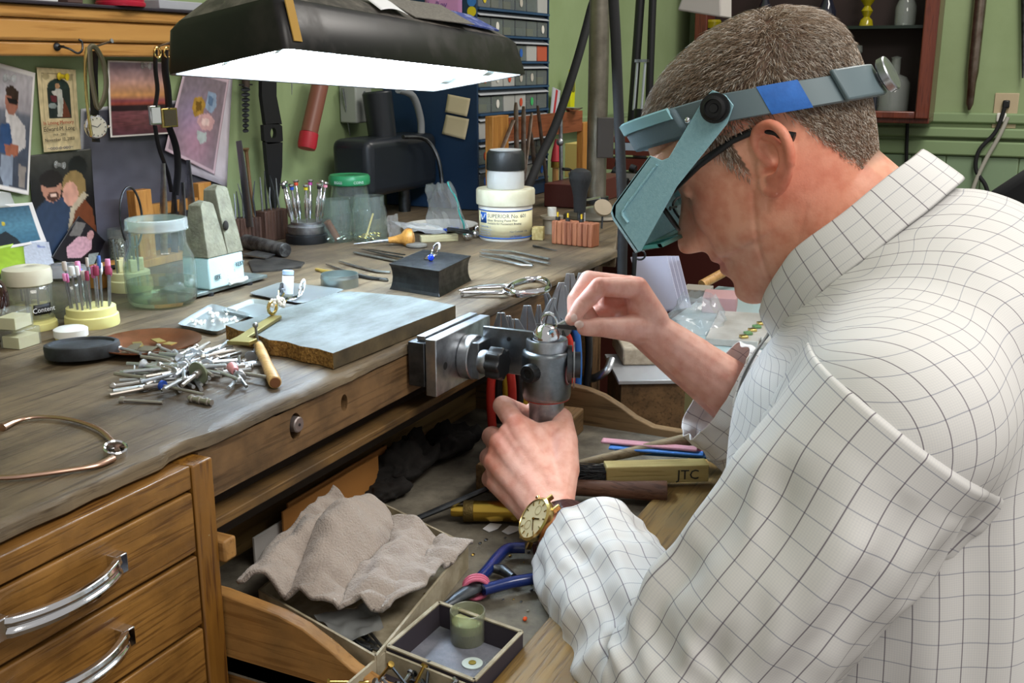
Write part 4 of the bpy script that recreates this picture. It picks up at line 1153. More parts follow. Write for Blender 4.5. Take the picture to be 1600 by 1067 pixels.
# far side knurled disc with wire ring
nf = (sd * math.cos(1.55) + sl * math.sin(1.55))
b = MB(); b.lathe([(0, .022), (.021, .022), (.021, .027), (.014, .027), (.014, .036), (0, .036)], (HX, HY, .920), nf, 30); b.build('side_disc', M_DKSTEEL, clamp)
b = MB(); b.tube([Vector((HX, HY, .920)) + nf * .029 + (fx * 0) + (sd * math.cos(1.55 + PI / 2) + sl * math.sin(1.55 + PI / 2)) * .024 * math.cos(2 * PI * i / 40) + Vector((0, 0, 1)) * .024 * math.sin(2 * PI * i / 40) for i in range(40)], .0009, 8, closed=True); b.build('wire_loop', M_STEEL, clamp)
# the ring being worked, on the ball
rg = thing('gemstone_ring', 'small silver stone-set ring held upright in the clamp jaw', 'ring', (HX - .002, HY - .003, .965))
b = MB(); b.tube([(0, .009 * math.cos(2 * PI * i / 32), .0015 + .009 * math.sin(2 * PI * i / 32)) for i in range(32)], .0012, 8, closed=True); b.build('band', M_CHROME, rg)
b = MB()
for k in range(5): b.ball((.0005, -.004 + .002 * k, .0108 + .0008 * (2 - abs(k - 2))), .0016, 8, 6)
b.build('stones', mat('diamond', '#eef2f6', .03, 0, trans=.4, ior=2.2), rg)
# file held in the right hand
f0, f1 = bd(838, 507, 1.118), bd(925, 514, 1.127)
fdir = (f1 - f0).normalized()
b = MB(); R = []
x, y, d = frame_from(fdir)
for t, wd in ((0, .0005), (.1, .0011), (.3, .0019), (.6, .0026), (1, .0030)):
    p = f0.lerp(f1, t); R.append([p + x * .0012 + y * wd, p - x * .0012 + y * wd, p - x * .0012 - y * wd, p + x * .0012 - y * wd])
b.rings(R); o = b.build('needle_file', mat('file_steel', '#4a4744', .5, .9), bevel=.0003); tag(o, 'thin dark needle file pinched between thumb and finger of the right hand', 'file')
# ================================================================== things standing or lying on the bench
def place(u, v, z=BZ): return bz(u, v, z)
def flat_poly(pts_px, z, th):
    """solid with the pixel outline met on the plane z (its top), th thick"""
    P_ = [bz(u, v, z) for u, v in pts_px]; c = sum(P_, Vector()) / len(P_)
    return [(p.x - c.x, p.y - c.y) for p in P_], Vector((c.x, c.y, z - th))
# ---- particle board soldering slab with one broken edge
rb = random.Random(5)
ptop = [(352, 508), (372, 516), (395, 520), (420, 531), (448, 534), (470, 541), (497, 545), (520, 552), (712, 477), (640, 463), (548, 455), (525, 457), (480, 472), (440, 482), (385, 500)]
poly, c = flat_poly(ptop, BZ + .0165, .0165)
c0 = MB().prism(poly, .016)
o = c0.build('particle_board_slab', [mat('grey_stained_board', '#6a7372', .6, col2='#41453f', scale=22, lo=.35, hi=.68, stretch=(.6, 1.4, 1), detail=8, bump=.25, bscale=120)], loc=c + Vector((0, 0, .0006)), bevel=.0006, smooth=False)
o.data.materials.append(mat('chip_core', '#a07a3e', .9, col2='#6b4a1e', scale=330, lo=.4, hi=.6, bump=1.0, bscale=420))
o.data.materials.append(mat('dirty_board_edge', '#5e5138', .7, col2='#3d3424', scale=30, bump=.3))
for p in o.data.polygons:
    if abs(p.normal.z) < .5: p.material_index = 1 if p.normal.x < -.2 else 2
tag(o, 'grey stained particle board slab with a broken crumbly front edge', 'board')
# ---- bench block with hollow sides
c1, c2, c3 = bz(608, 452), bz(687, 465), bz(737, 438); c4_ = c1 + c3 - c2
cen = (c1 + c2 + c3 + c4_) / 4
R = []
for t, k in ((0, 1.0), (.12, .955), (.3, .925), (.5, .915), (.7, .925), (.88, .955), (1, 1.0)):
    R.append([cen + (p - cen) * k * 1.0 + Vector((0, 0, .0335 * t)) for p in (c1, c2, c3, c4_)])
o = MB().rings(R).build('bench_block', mat('oiled_black_steel', '#3c3e40', .32, .85, col2='#2c2d2e', scale=60, rough2=.5), smooth=False, bevel=.0008)
tag(o, 'black steel bench block with hollow sides and a polished square top', 'bench block')
BT = BZ + .0335
def ring_obj(name, label, c, r, tilt, rz, stone=None, n=28, sm=None, lie=False):
    t = thing(name, label, 'ring', c, 0, rot=(tilt, 0, rz))
    b = MB(); b.tube([(r * math.cos(2 * PI * i / n), 0, r + r * math.sin(2 * PI * i / n)) for i in range(n)], .0013, 8, closed=True); b.build('band', sm or M_CHROME, t)
    if stone == 'blue':
        b = MB(); b.lathe([(0, -.003), (.0045, .001), (.0040, .0028), (.0025, .0036), (0, .0036)], (-r - .001, 0, r), (-1, 0, .3), 8); b.build('blue_stone', mat('sapphire', '#123fd0', .05, coat=.5), t)
    elif stone:
        b = MB()
        for i in range(9):
            a = PI * (.12 + .76 * i / 8); b.ball((r * 1.12 * math.cos(a), 0, r + r * 1.12 * math.sin(a)), .0017, 8, 6)
        b.build('stone_row', mat('diamond', '#eef2f6', .03, 0, trans=.4, ior=2.2), t)
    return t
p = bz(662, 404, BT); ring_obj('sapphire_ring', 'silver ring with a blue stone lying on the steel bench block', p + Vector((-.004, -.004, .0013)), .0085, 1.25, .5, 'blue')
p = bz(674, 402, BT); ring_obj('diamond_ring', 'stone-set silver ring leaning beside the blue ring on the bench block', p + Vector((.006, .002, .0013)), .0085, .55, .9, 'row')
# ---- round glass jar of water
g0 = bz(255, 474); s = mpp(g0)
jar = thing('glass_jar', 'wide-mouthed clear glass jar without lid, holding a little water', 'jar', g0)
prof = [(0, 2), (46, 2), (50, 5), (53, 14), (54, 30), (54, 62), (52, 74), (47, 86), (43, 96), (42, 118), (46, 120), (46, 124), (43, 126), (45, 128), (45, 132), (42.5, 134)]
inn = [(40.5, 132), (40, 118), (41, 96), (45, 86), (50, 73), (52, 62), (52, 30), (50.5, 14), (46, 8), (0, 8)]
MB().lathe([(r * s, h * s) for r, h in prof + inn], seg=48, cap=False).build('jar_glass', M_GLASS, jar)
MB().lathe([(0, 8.2 * s), (46 * s, 8.2 * s), (50 * s, 14.5 * s), (51.6 * s, 30 * s), (51.6 * s, 38 * s), (0, 38 * s)], seg=48).build('water', clear('water', '#e6efe2', .01, 1.33, .95), jar)
MB().lathe([(45.6 * s, 116 * s), (47 * s, 118 * s), (46 * s, 122 * s), (46.6 * s, 127 * s), (45.8 * s, 133 * s), (43 * s, 134.5 * s)], seg=48, cap=False).build('screw_rim', clear('frosted_rim', '#f2f8f6', .12, 1.5, .72), jar)
# ---- stone cone on pale blue block on its plate
q0 = bz(331, 454, BZ + .008); q1 = bz(386, 439, BZ + .008); wq = (q1 - q0).x
blk = thing('solder_pot', 'pale blue painted iron block with a split grey stone wedge on top', 'tool block', (q0.x, q0.y, BZ))
pl0 = bz(307, 468); pl1 = bz(415, 437)
MB().bx(pl0.x - q0.x, pl1.x - q0.x, pl0.y - q0.y - .002, pl0.y - q0.y + .062, .003, .0075).build('base_plate', mat('zinc_plate', '#8c9896', .4, .6, col2='#5a6462', scale=40), blk, bevel=.0008)
b = MB()
for fx_ in (.004, wq + .012):
    for fy_ in (.006, .05): b.cyl((fx_, fy_, 0), (fx_, fy_, .004), .004, seg=10)
b.build('plate_foot', M_RUBBER, blk)
M_PBLUE = mat('pale_blue_enamel', '#b4d4d8', .4, col2='#6d7f80', scale=140, lo=.66, hi=.7, bump=.2, bscale=200)
bhh = .040
MB().box((wq / 2, .024, .0078 + bhh / 2), (wq, .044, bhh), None, .97).build('blue_block', M_PBLUE, blk, bevel=.0025, bseg=3)
for (x, z, t) in ((.008, .020, 'SEE'), (wq - .019, .030, 'TEST')):
    text_obj('cast_lettering', t, .008, mat('worn_lettering', '#5e6b6c', .6), blk, (x, .0008, z), (PI / 2, 0 if t == 'SEE' else 0, 0), .0005)
b = MB(); b.tube(smooth_pts([(wq * .45, -.003, .0115), (wq * .62, -.004, .0125), (wq * .8, -.003, .0115), (wq * .95, -.003, .013)], 5), [.0025] * 8 + [.003] * 8, 8); b.build('plaster_lump', mat('plaster', '#dfe3e0', .7), blk)
M_STONE = mat('grey_olive_stone', '#7b7864', .8, col2='#615e4d', scale=60, bump=.5, bscale=260)
zb = .0078 + bhh
hs_ = 108 * mpp(q0)
for (x0, x1, tx0, tx1, hgt) in ((.000, .55 * wq, .10 * wq, .47 * wq, hs_ * .80), (.55 * wq, wq, .52 * wq, .86 * wq, hs_)):
    b = MB(); d0, d1 = .002, .044
    R = []
    for t in (0, .25, .5, .75, .93, 1):
        xx0 = x0 + (tx0 - x0) * t; xx1 = x1 + (tx1 - x1) * t - (.003 * t * t if hgt < hs_ else 0); ya = d0 + .012 * t; yb_ = d1 - .012 * t
        if t == 1: xx0 += .005; xx1 -= .004
        R.append([Vector((xx0, ya, zb + hgt * t)), Vector((xx1, ya, zb + hgt * t * (1 if t < 1 else .97))), Vector((xx1, yb_, zb + hgt * t)), Vector((xx0, yb_, zb + hgt * t * (1 if t < 1 else .96)))])
    b.rings(R).build('stone_prong', M_STONE, blk, bevel=.001, smooth=False)
MB().ball((.58 * wq, .004, zb + hs_ * .42), .0045, 10, 7, (1, .6, 1.4)).build('scorch_hole', mat('scorch', '#1c1712', .9), blk)
# ---- bur stands
def bur_mesh(kind):
    b = MB()
    return b
BURC = ['#d06a9c', '#7d2f45', '#e08fb8', '#c98252', '#8a4560', '#d8d8d6', '#4a6fb0', '#c77b9a', '#8c2f4c', '#b0a49a']
def bur_stand(name, label, u, v, rpx, hpx, nb, burs, seed, base=M_BEIGEP, headed=True):
    c = bz(u, v); s = mpp(c); t = thing(name, label, 'bur stand', c)
    R0 = rpx * s; H0 = hpx * s
    MB().lathe([(0, 0), (R0, 0), (R0 * 1.02, H0 * .1), (R0 * 1.0, H0 * .55), (R0 * .93, H0 * .6), (R0 * .92, H0 * .97), (R0 * .88, H0), (0, H0)], seg=36).build('base', base, t)
    rr_ = random.Random(seed)
    if headed == 'fins':
        for k in range(5):
            a = k * 2 * PI / 5 + .5; MB().box((.5 * R0 * math.cos(a), .5 * R0 * math.sin(a), H0 + .008), (R0 * .32, R0 * .32, .016), (0, 0, a)).build('holder_fin', base, t, bevel=.001)
    for k in range(nb):
        a = rr_.uniform(0, 2 * PI); q = R0 * .8 * math.sqrt(rr_.random()); hh = burs * s * rr_.uniform(.72, 1.05)
        x, y = q * math.cos(a), q * math.sin(a); lean = Vector((x * .12, y * .12, hh))
        p0 = Vector((x, y, H0 - .002)); p1 = p0 + lean
        b = MB(); b.cyl(p0, p1, .00117, seg=8); o = b.build('bur_shaft', M_STEEL, t)
        if headed is True:
            L = rr_.uniform(.006, .013); r_ = rr_.uniform(.0018, .0034); d_ = lean.normalized()
            b = MB(); b.lathe([(0, -.001), (r_ * .9, 0), (r_, .001), (r_, L), (r_ * .8, L + .0008), (0, L + .001)], p1 - d_ * .001, d_, 12)
            cc_ = BURC[rr_.randrange(len(BURC))]; b.build('bur_tip', mat('bur_' + cc_[1:], cc_, .7), o)
    return t
bur_stand('bur_stand', 'yellow bur stand full of pink and maroon mounted points', 145, 507, 40, 30, 22, 62, 2, mat('pale_yellow_plastic', '#dcd68e', .45))
t2 = bur_stand('bur_stand', 'covered bur stand with clear tube and cream lid at the left', 52, 512, 36, 18, 7, 62, 4, mat('pale_yellow_plastic', '#dcd68e', .45), 'fins')
s = mpp(t2.location)
MB().lathe([(33 * s, 16 * s), (33 * s, 78 * s)], seg=36, cap=False).build('clear_tube', clear('clear_plastic', '#eef0ea', .08, 1.45, .88), t2, solid=.0008)
MB().lathe([(33 * s, 70 * s), (35 * s, 72 * s), (35.5 * s, 88 * s), (34 * s, 94 * s), (22 * s, 97 * s), (0, 98 * s)], seg=36, cap=False).build('cream_lid', mat('cream_lid', '#dcd6bd', .4, trans=.15), t2, solid=.001)
_ang = math.atan2(-t2.location.y, -t2.location.x) + .55
R = []
for k in range(9):
    a = _ang - .45 + .9 * k / 8; R.append([Vector((33.6 * s * math.cos(a), 33.6 * s * math.sin(a), h * s)) for h in (26, 42)])
MB().rings(R, closed=False).build('black_label', M_BLACK, t2, solid=.0003)
lab = text_obj('label_text', 'Content', .0078, M_PAPER, t2, (34.4 * s * math.cos(_ang), 34.4 * s * math.sin(_ang), 30 * s), (PI / 2, 0, _ang + PI / 2), .0001, 'CENTER')
bur_stand('bur_stand', 'cream bur stand with plain steel burs behind the glass jar', 205, 452, 33, 30, 9, 60, 9, M_BEIGEP, 'fins')
# clear inverted cup behind the pink burs, with grey brim
cu = thing('plastic_cup', 'clear upturned plastic cup with a wide brim behind the pink burs', 'cup', bz(108, 492)); s = mpp(cu.location)
MB().lathe([(28 * s, 0), (31 * s, 60 * s)], seg=32, cap=False).build('cup_wall', clear('clear_plastic', '#eef0ea', .08, 1.45, .88), cu, solid=.0008)
MB().lathe([(31 * s, 60 * s), (42 * s, 66 * s), (36 * s, 74 * s), (20 * s, 80 * s), (0, 81 * s)], seg=32, cap=False).build('cup_brim', clear('grey_plastic', '#b5b5b8', .15, 1.45, .6), cu, solid=.0008)
# wooden box behind the stand
o = MB().box((0, 0, .0125), (.045, .03, .025)).build('small_wooden_box', M_ORANGEW, loc=bz(163, 446) + Vector((0, 0, .0)), bevel=.001); tag(o, 'small plain wooden box behind the pink mounted points', 'box')
# blade lying across it
o = MB().prism([(0, 0), (.035, .012), (.075, .004), (.05, -.010), (.015, -.012)], .002).build('dark_blade', M_DKSTEEL, loc=bz(163, 446) + Vector((-.035, -.004, .0252)), rot=(0, 0, -.45)); tag(o, 'dark pointed steel blade lying on the small wooden box', 'blade')
# brown bottle at the frame edge
bt = thing('brown_bottle', 'dark brown glass bottle at the left edge of the bench', 'bottle', bz(-12, 530)); s = mpp(bt.location)
MB().lathe([(0, 0), (28 * s, 0), (31 * s, 3 * s), (31 * s, 70 * s), (28 * s, 85 * s), (14 * s, 104 * s), (12 * s, 120 * s)], seg=32).build('bottle_glass', mat('brown_glass', '#2a1410', .06, coat=.5), bt)
MB().lathe([(0, 118 * s), (14 * s, 118 * s), (14 * s, 136 * s), (0, 137 * s)], seg=24).build('cap', M_BLACK, bt)
# two clear boxes with cream foam
for (u, v, z, ww, lbl) in ((34, 540, 0, 46, 'lower clear plastic gem box with cream foam, under another'), (27, 540, 30, 44, 'upper clear plastic gem box with cream foam, on another')):
    c = bz(u, v); s = mpp(c); t = thing('gem_box', lbl, 'box', c + Vector((0, 0, z * s)), .25 if z else .1, 'clear gem boxes')
    MB().box((0, 0, 14.5 * s), (ww * s, ww * s * .8, 29 * s)).build('box_shell', clear('clear_plastic', '#eef0ea', .08, 1.45, .88), t, bevel=.0008)
    MB().box((0, 0, 9.5 * s), (ww * s * .9, ww * s * .7, 18 * s)).build('foam', mat('cream_foam', '#ded6b4', .9), t)
# small round gem box
t = thing('round_gem_box', 'small round white-topped box with yellow foam beside the black lid', 'box', bz(112, 530)); s = mpp(t.location)
MB().lathe([(0, 0), (23 * s, 0), (23.5 * s, 2 * s), (23.5 * s, 13 * s), (0, 13 * s)], seg=28).build('yellow_foam', mat('yellow_foam', '#d8cf7a', .8), t)
MB().lathe([(25.5 * s, 6 * s), (25.5 * s, 17 * s), (22 * s, 19 * s), (0, 19 * s)], seg=28, cap=False).build('frosted_lid', mat('frosted_lid', '#e6e6e0', .35), t)
# copper dish and pieces
t = thing('copper_dish', 'shallow round copper dish with a worn brown rim', 'dish', bz(234, 546)); s = mpp(t.location); RD = 79 * s
MB().lathe([(0, .0005), (RD * .62, .0005), (RD * .74, .004), (RD, .0085), (RD, .0098), (RD * .72, .0055), (RD * .6, .002), (0, .002)], seg=56, cap=False).build('dish_metal', mat('worn_copper', '#a4684a', .38, .9, col2='#7d5238', scale=30), t)
rb = random.Random(21)
for k, (u, v, l, w, a) in enumerate(((205, 545, .034, .010, .5), (216, 540, .024, .009, .9), (226, 548, .020, .012, .2), (248, 537, .020, .009, 1.1), (236, 552, .018, .008, .4), (266, 545, .010, .010, .1), (212, 552, .028, .008, .6))):
    p = bz(u, v, BZ + .003)
    o = MB().box((0, 0, 0), (l, w, .0008)).build('metal_strip', mat('old_gold_sheet' if k % 2 else 'grey_metal_sheet', '#a08f4e' if k % 2 else '#77715f', .45, .7), loc=(p.x, p.y, BZ + .0031 + .0011 * k), rot=(.02, .02, a))
    tag(o, ('longest grey strip of sheet metal in the copper dish', 'olive strip under the long grey one in the dish', 'broad grey scrap in the middle of the copper dish', 'gold strip at the back of the copper dish', 'small grey scrap at the front of the dish', 'little gold square alone at the right of the dish', 'grey strip nearest the black lid in the copper dish')[k], 'metal sheet', 'scraps of sheet metal in the copper dish')
# black rubber disc leaning on the dish
dp = bz(137, 560); s = mpp(dp)
t = thing('rubber_puck', 'thick black round rubber lid resting against the copper dish', 'lid', dp + Vector((0, 0.006, .0005)), rot=(-.05, .06, 0))
RD2 = 55 * s
MB().lathe([(0, 0.002), (RD2 * .97, 0.002), (RD2, .004), (RD2 * 1.02, .012), (RD2, .0145), (RD2 * .93, .0155), (RD2 * .88, .0150), (RD2 * .86, .0125), (0, .0125)], seg=48).build('lid_disc', mat('dusty_rubber', '#212325', .6, col2='#3c4146', scale=30, bump=.2), t)
# ---- shallow metal trays
M_TIN = mat('bright_tin', '#c9d2d6', .3, .85)
def tray_thing(label, corners, depth=.006):
    P_ = [bz(u, v, BZ + depth) for u, v in corners]; c = sum(P_, Vector()) / 4
    t = thing('steel_tray', label, 'tray', (c.x, c.y, BZ))
    def rg(k, z): 
        out = []
        for i, p in enumerate(P_):
            a = P_[i - 1]; b_ = P_[(i + 1) % 4]
            for q in (p.lerp(a, .12), p.lerp(p.lerp(a, .12).lerp(p.lerp(b_, .12), .5), .45), p.lerp(b_, .12)):
                out.append(Vector(((q.x - c.x) * k, (q.y - c.y) * k, z)))
        return out
    MB().rings([rg(.90, .0006), rg(.92, .0006), rg(.985, depth - .001), rg(1.02, depth), rg(1.0, depth - .0004), rg(.965, depth - .001), rg(.88, .0016)], True, True, True).build('tray_metal', M_TIN, t)
    return t, c
tA, cA = tray_thing('small silver tray with loose pearls next to the copper dish', [(276, 506), (330, 474), (393, 491), (340, 518)])
tray_thing('empty silver tray partly under the particle board', [(345, 484), (395, 466), (470, 478), (415, 500)])
tC, cC = tray_thing('grey metal tray holding a glass vial and a ring', [(388, 458), (440, 440), (540, 452), (472, 474)], .004)
rb = random.Random(31)
for k in range(26):
    u, v = (310 + rb.uniform(-10, 10), 505 + rb.uniform(-4, 4)) if k < 8 else (345 + rb.uniform(-22, 26), 497 + rb.uniform(-9, 7))
    p = bz(u, v, BZ + .003); r = rb.uniform(.0016, .0024)
    o = MB().ball((0, 0, 0), r, 8, 6).build('pearl', mat('pearl', '#efece4', .2, coat=.5), loc=(p.x, p.y, BZ + .0017 + r)); tag(o, 'tiny white pearl loose in the small silver tray', 'pearl', 'loose pearls in the silver tray')
v0 = bz(452, 462, BZ + .003)
t = thing('glass_vial', 'upright glass vial with a white label on the grey metal tray', 'vial', v0 + Vector((0, .003, -.001)), rot=(.0, .14, 0)); s = mpp(v0)
MB().lathe([(0, 0), (8 * s, 0), (8.5 * s, 2 * s), (8.5 * s, 36 * s), (0, 37 * s)], seg=20).build('vial_body', clear('clear_plastic', '#eef0ea', .08, 1.45, .88), t)
MB().lathe([(8.8 * s, 4 * s), (8.8 * s, 32 * s)], seg=20, cap=False).build('vial_label', M_PAPER, t, solid=.0002)
MB().lathe([(0, 34 * s), (8.9 * s, 34 * s), (8.9 * s, 40 * s), (7 * s, 41 * s), (0, 41 * s)], seg=20).build('vial_cap', mat('vial_cap', '#9fb4d0', .4), t)
p = bz(473, 464, BZ + .003); ring_obj('silver_band_ring', 'plain silver ring standing upright beside the glass vial', p + Vector((0, .004, .0008)), .0098, .25, .35, 'row')
p = bz(441, 464, BZ + .003)
t = thing('grinding_disc', 'small dark toothed disc leaning on the vial in the grey tray', 'disc', p + Vector((0, 0, .0008)), rot=(0, 0, .4))
b = MB(); R = []
for h, k in ((-.001, 1), (.001, 1)):
    R.append([Vector((.0080 * k * math.cos(2 * PI * i / 32) * (1 + .06 * (i % 2)), h, .0085 + .0080 * math.sin(2 * PI * i / 32) * (1 + .06 * (i % 2)))) for i in range(32)])
b.rings(R).build('disc_blade', M_DKSTEEL, t); MB().cyl((0, -.004, .0085), (0, .004, .0085), .0018, seg=10).build('hub', M_STEEL, t)
p = bz(455, 470, BZ + .003); o = MB().tube(smooth_pts([(-.018, 0, 0), (-.006, .003, .001), (.008, .001, .001), (.018, .004, 0)], 5), .0022, 8).build('silver_finding', M_CHROME, loc=p + Vector((0, 0, .0012))); tag(o, 'short bent silver finding lying in the grey tray', 'finding')
# ---- brass bur holder with pearl-headed ring and wooden handle tool
p0 = bz(372, 536, BZ + .0185); p1 = bz(432, 496, BZ + .0185)
t = thing('brass_wedge', 'tapered brass bracelet gauge lying across the board corner', 'brass wedge', (p0.x, p0.y, BZ + .0172))
dv = (p1 - p0); L = dv.length; dv.normalize(); an = math.atan2(dv.y, dv.x); t.rotation_euler = (0, 0, an)
MB().prism([(-.004, -.013), (.010, -.016), (.016, -.004), (L, -.006), (L, .006), (.016, .007), (-.004, .010)], .004).build('wedge_plate', mat('satin_brass', '#8f8350', .45, .8), t, bevel=.0008)
t = thing('pearl_ring', 'gold cluster ring set with white pearls on the end of the brass wedge', 'ring', p1 + Vector((-.002, 0, .0035)))
b = MB(); b.tube([(.0068 * math.cos(a), .0030, .0075 + .0068 * math.sin(a)) for a in [2 * PI * i / 28 for i in range(28)]], .0018, 8, closed=True); b.build('gold_band', M_GOLD, t)
rb = random.Random(8)
for k in range(22):
    v = Vector((rb.uniform(-1, 1), rb.uniform(-1, .4), rb.uniform(-.3, 1))).normalized() * .0068
    MB().ball(v + Vector((.003, -.002, .0120)), .0021, 8, 6).build('pearl', mat('pearl', '#efece4', .2, coat=.5), t)
b = MB()
for k in range(5): b.tube([(.004, -.002, .012), (.013 + .002 * k % 3, -.006 + .004 * k, .013 + .004 * ((k * 2) % 3))], .0008, 6)
b.build('gold_prongs', M_GOLD, t)
h0 = bz(404, 540, BZ + .012); h1 = bz(430, 598, BZ + .006)
t = thing('wooden_handle_tool', 'short wooden handled pusher lying between the burs and the board', 'hand tool'); dd = (h0 - h1).normalized(); s = mpp(h1)
Lh = (h0 - h1).length
MB().lathe([(0, 0), (8 * s, 0), (10 * s, 1.5 * s), (10.5 * s, 6 * s), (10 * s, Lh * .2), (8.6 * s, Lh * .5), (9.2 * s, Lh * .8), (8 * s, Lh), (0, Lh)], h1, dd, 20).build('handle', wood('pale_handle_wood', '#c9a468', '#a67c42', 'Y', 1.0, .45), t)
MB().lathe([(0, -.3 * s), (7.8 * s, -.3 * s), (9.6 * s, 1.4 * s), (9.6 * s, 2.5 * s)], h1, dd, 20).build('end_grain', mat('dark_end_grain', '#6e4628', .6), t)
MB().lathe([(0, Lh), (8.4 * s, Lh), (8.4 * s, Lh + 5 * s), (0, Lh + 5 * s)], h1, dd, 18).build('ferrule', M_DKSTEEL, t)
b = MB(); e0 = h1 + dd * (Lh + 4 * s); e1 = e0 + Vector((0, .002, .020)); b.tube([e0, e0 + dd * .004, e1], .0013, 8); b.ball(e1, .0028, 12, 8); b.build('steel_tip', M_STEEL, t)
# ---- loose burs
rb = random.Random(42)
def bur_proto(kind):
    b = MB()
    if kind == 0: b.cyl((-.022, 0, 0), (.020, 0, 0), .00117, seg=8); b.ball((.022, 0, 0), .0017, 8, 6)
    elif kind == 1: b.cyl((-.022, 0, 0), (.018, 0, 0), .00117, seg=8); b.lathe([(0, 0), (.0016, 0), (.0022, .002), (.0008, .006), (0, .006)], (.017, 0, 0), (1, 0, 0), 8)
    elif kind == 2: b.cyl((-.022, 0, 0), (.018, 0, 0), .00117, seg=8); b.lathe([(0, 0), (.0011, 0), (.0030, .0022), (.0030, .003), (0, .004)], (.017, 0, 0), (1, 0, 0), 10)
    elif kind == 3: b.cyl((-.022, 0, 0), (.014, 0, 0), .00117, seg=8); b.cyl((.012, 0, 0), (.022, 0, 0), .0021, seg=10)
    else: b.cyl((-.022, 0, 0), (.019, 0, 0), .00117, seg=8); b.lathe([(0, 0), (.004, 0), (.0042, .0008), (.004, .0016), (0, .0016)], (.019, 0, 0), (1, 0, 0), 12)
    return b
protos = []
M_BURS = [mat('bright_bur_steel', '#c4c9ce', .28, .8), mat('aged_steel', '#aaa49d', .38, .75)]
for k in range(5):
    o = bur_proto(k).build('rotary_bur', M_BURS[k % 2]); protos.append(o)
tag(protos[0], '', 'bur')
pile = []
for k in range(130):
    u = 298 + rb.gauss(0, 46); u = min(396, max(205, u))
    v = 586 + rb.gauss(0, 15) - (u - 300) * .06; v = min(622, max(556, v))
    lay = rb.choice((0, 1, 1, 2, 2, 3)) if abs(u - 305) < 50 else rb.choice((0, 0, 1, 2))
    p = bz(u, v)
    # fan shape: shafts mostly radiate from the heap's middle
    base_dir = math.atan2(p.y - bz(300, 590).y, p.x - bz(300, 590).x)
    a = base_dir + rb.gauss(0, .5) + (PI if rb.random() < .75 else 0)
    kk_ = rb.choice((0, 1, 2, 3, 4, 0, 1)); src = protos[kk_]
    o = src.copy(); COL.objects.link(o)
    o.location = (p.x, p.y, BZ + .0030 + .0032 * lay + rb.uniform(0, .0006)); o.rotation_euler = (rb.uniform(0, 6), rb.uniform(-.05, .05), a); o.scale = (.80, 1.5, 1.5)
    tag(o, ('ball-headed steel bur in the loose heap on the bench', 'flame-headed steel bur in the loose heap on the bench', 'cup-headed steel bur in the loose heap on the bench', 'cylinder-headed steel bur in the loose heap on the bench', 'wheel-headed steel bur in the loose heap on the bench')[kk_], 'bur', 'steel burs in the loose heap')
for o in protos: bpy.data.objects.remove(o)
def line_thing(name, label, cat, p0, p1, r, m, extra=None):
    b = MB(); b.cyl(p0, p1, r, seg=10)
    if extra: extra(b, p0, p1)
    return tag(b.build(name, m), label, cat)
a0, a1 = bz(188, 625, BZ + .002), bz(254, 629, BZ + .0015)
line_thing('rotary_bur', 'lone grey bur lying apart in front of the heap, small knob head to the left', 'bur', a0, a1, .0014, M_BURS[1], lambda b, p, q: b.lathe([(0, 0), (.0032, 0), (.0032, .004), (0, .004)], p, q - p, 10))
a0, a1 = bz(310, 583, BZ + .012), bz(252, 610, BZ + .008)
t = thing('disc_mandrel', 'mandrel carrying a green rubber polishing disc on top of the bur heap', 'mandrel')
MB().cyl(a0, a1, .0014, seg=10).build('shaft', M_STEEL, t); MB().lathe([(0, -.001), (.0105, -.001), (.0108, 0), (.0105, .001), (0, .001)], a0, a1 - a0, 26).build('disc', mat('green_rubber', '#737a62', .7), t)
a0, a1 = bz(252, 602, BZ + .008), bz(318, 616, BZ + .006)
t = thing('banded_bur', 'bur with a bright blue collar at the front of the heap', 'bur'); MB().cyl(a0, a1, .0014, seg=10).build('shaft', M_BURS[1], t); MB().lathe([(0, 0), (.0045, 0), (.0045, .003), (0, .003)], a0, a1 - a0, 16).build('blue_collar', mat('blue_collar', '#24459a', .4), t)
a0, a1 = bz(362, 573, BZ + .012), bz(385, 604, BZ + .004)
t = thing('banded_bur', 'bur with a pink plastic collar at the right of the heap', 'bur'); MB().cyl(a0, a1, .0016, seg=10).build('shaft', M_STEEL, t); MB().lathe([(0, 0), (.0050, 0), (.0050, .003), (.0035, .010), (0, .010)], a0, a1 - a0, 16).build('pink_collar', mat('pink_collar', '#c98a8c', .4), t)
a0, a1 = bz(296, 622, BZ + .003), bz(331, 629, BZ + .003)
line_thing('thick_bur', 'short thick ridged bur shank in front of the heap', 'bur', a0, a1, .0026, M_BURS[1], lambda b, p, q: [b.lathe([(.0026, 0), (.0034, .0005), (.0034, .003), (.0026, .0035)], p.lerp(q, k), q - p, 12) for k in (.05, .4, .75)])
# ---- copper wire bangle
t = thing('wire_bangle', 'open rose gold wire bangle with a bright ring setting at its end', 'bangle')
pts = smooth_pts([bz(u, v, BZ + .003) for u, v in ((2, 668), (30, 656), (65, 651), (110, 655), (150, 668), (172, 685), (184, 703))], 6)
b = MB(); b.tube(pts, [.0045 - .0025 * min(1, i / 8) for i in range(len(pts))], 10, flat=.7); b.build('upper_arm', mat('rose_gold', '#c4a08c', .28, 1.0), t)
pts = smooth_pts([bz(u, v, BZ + .003) for u, v in ((176, 716), (150, 727), (110, 734), (60, 741), (10, 746), (-60, 745), (-110, 730))], 6)
b = MB(); b.tube(pts, [.0035 - .0012 * min(1, i / 10) for i in range(len(pts))], 10, flat=.8); b.build('lower_arm', mat('rose_gold', '#c4a08c', .28, 1.0), t)
c = bz(180, 712); 
MB().lathe([(.0066, .0005), (.0084, .001), (.0088, .008), (.0078, .0088), (.0066, .008)], c, (-.15, -.3, 1), 28, cap=False).build('bezel_ring', M_CHROME, t)
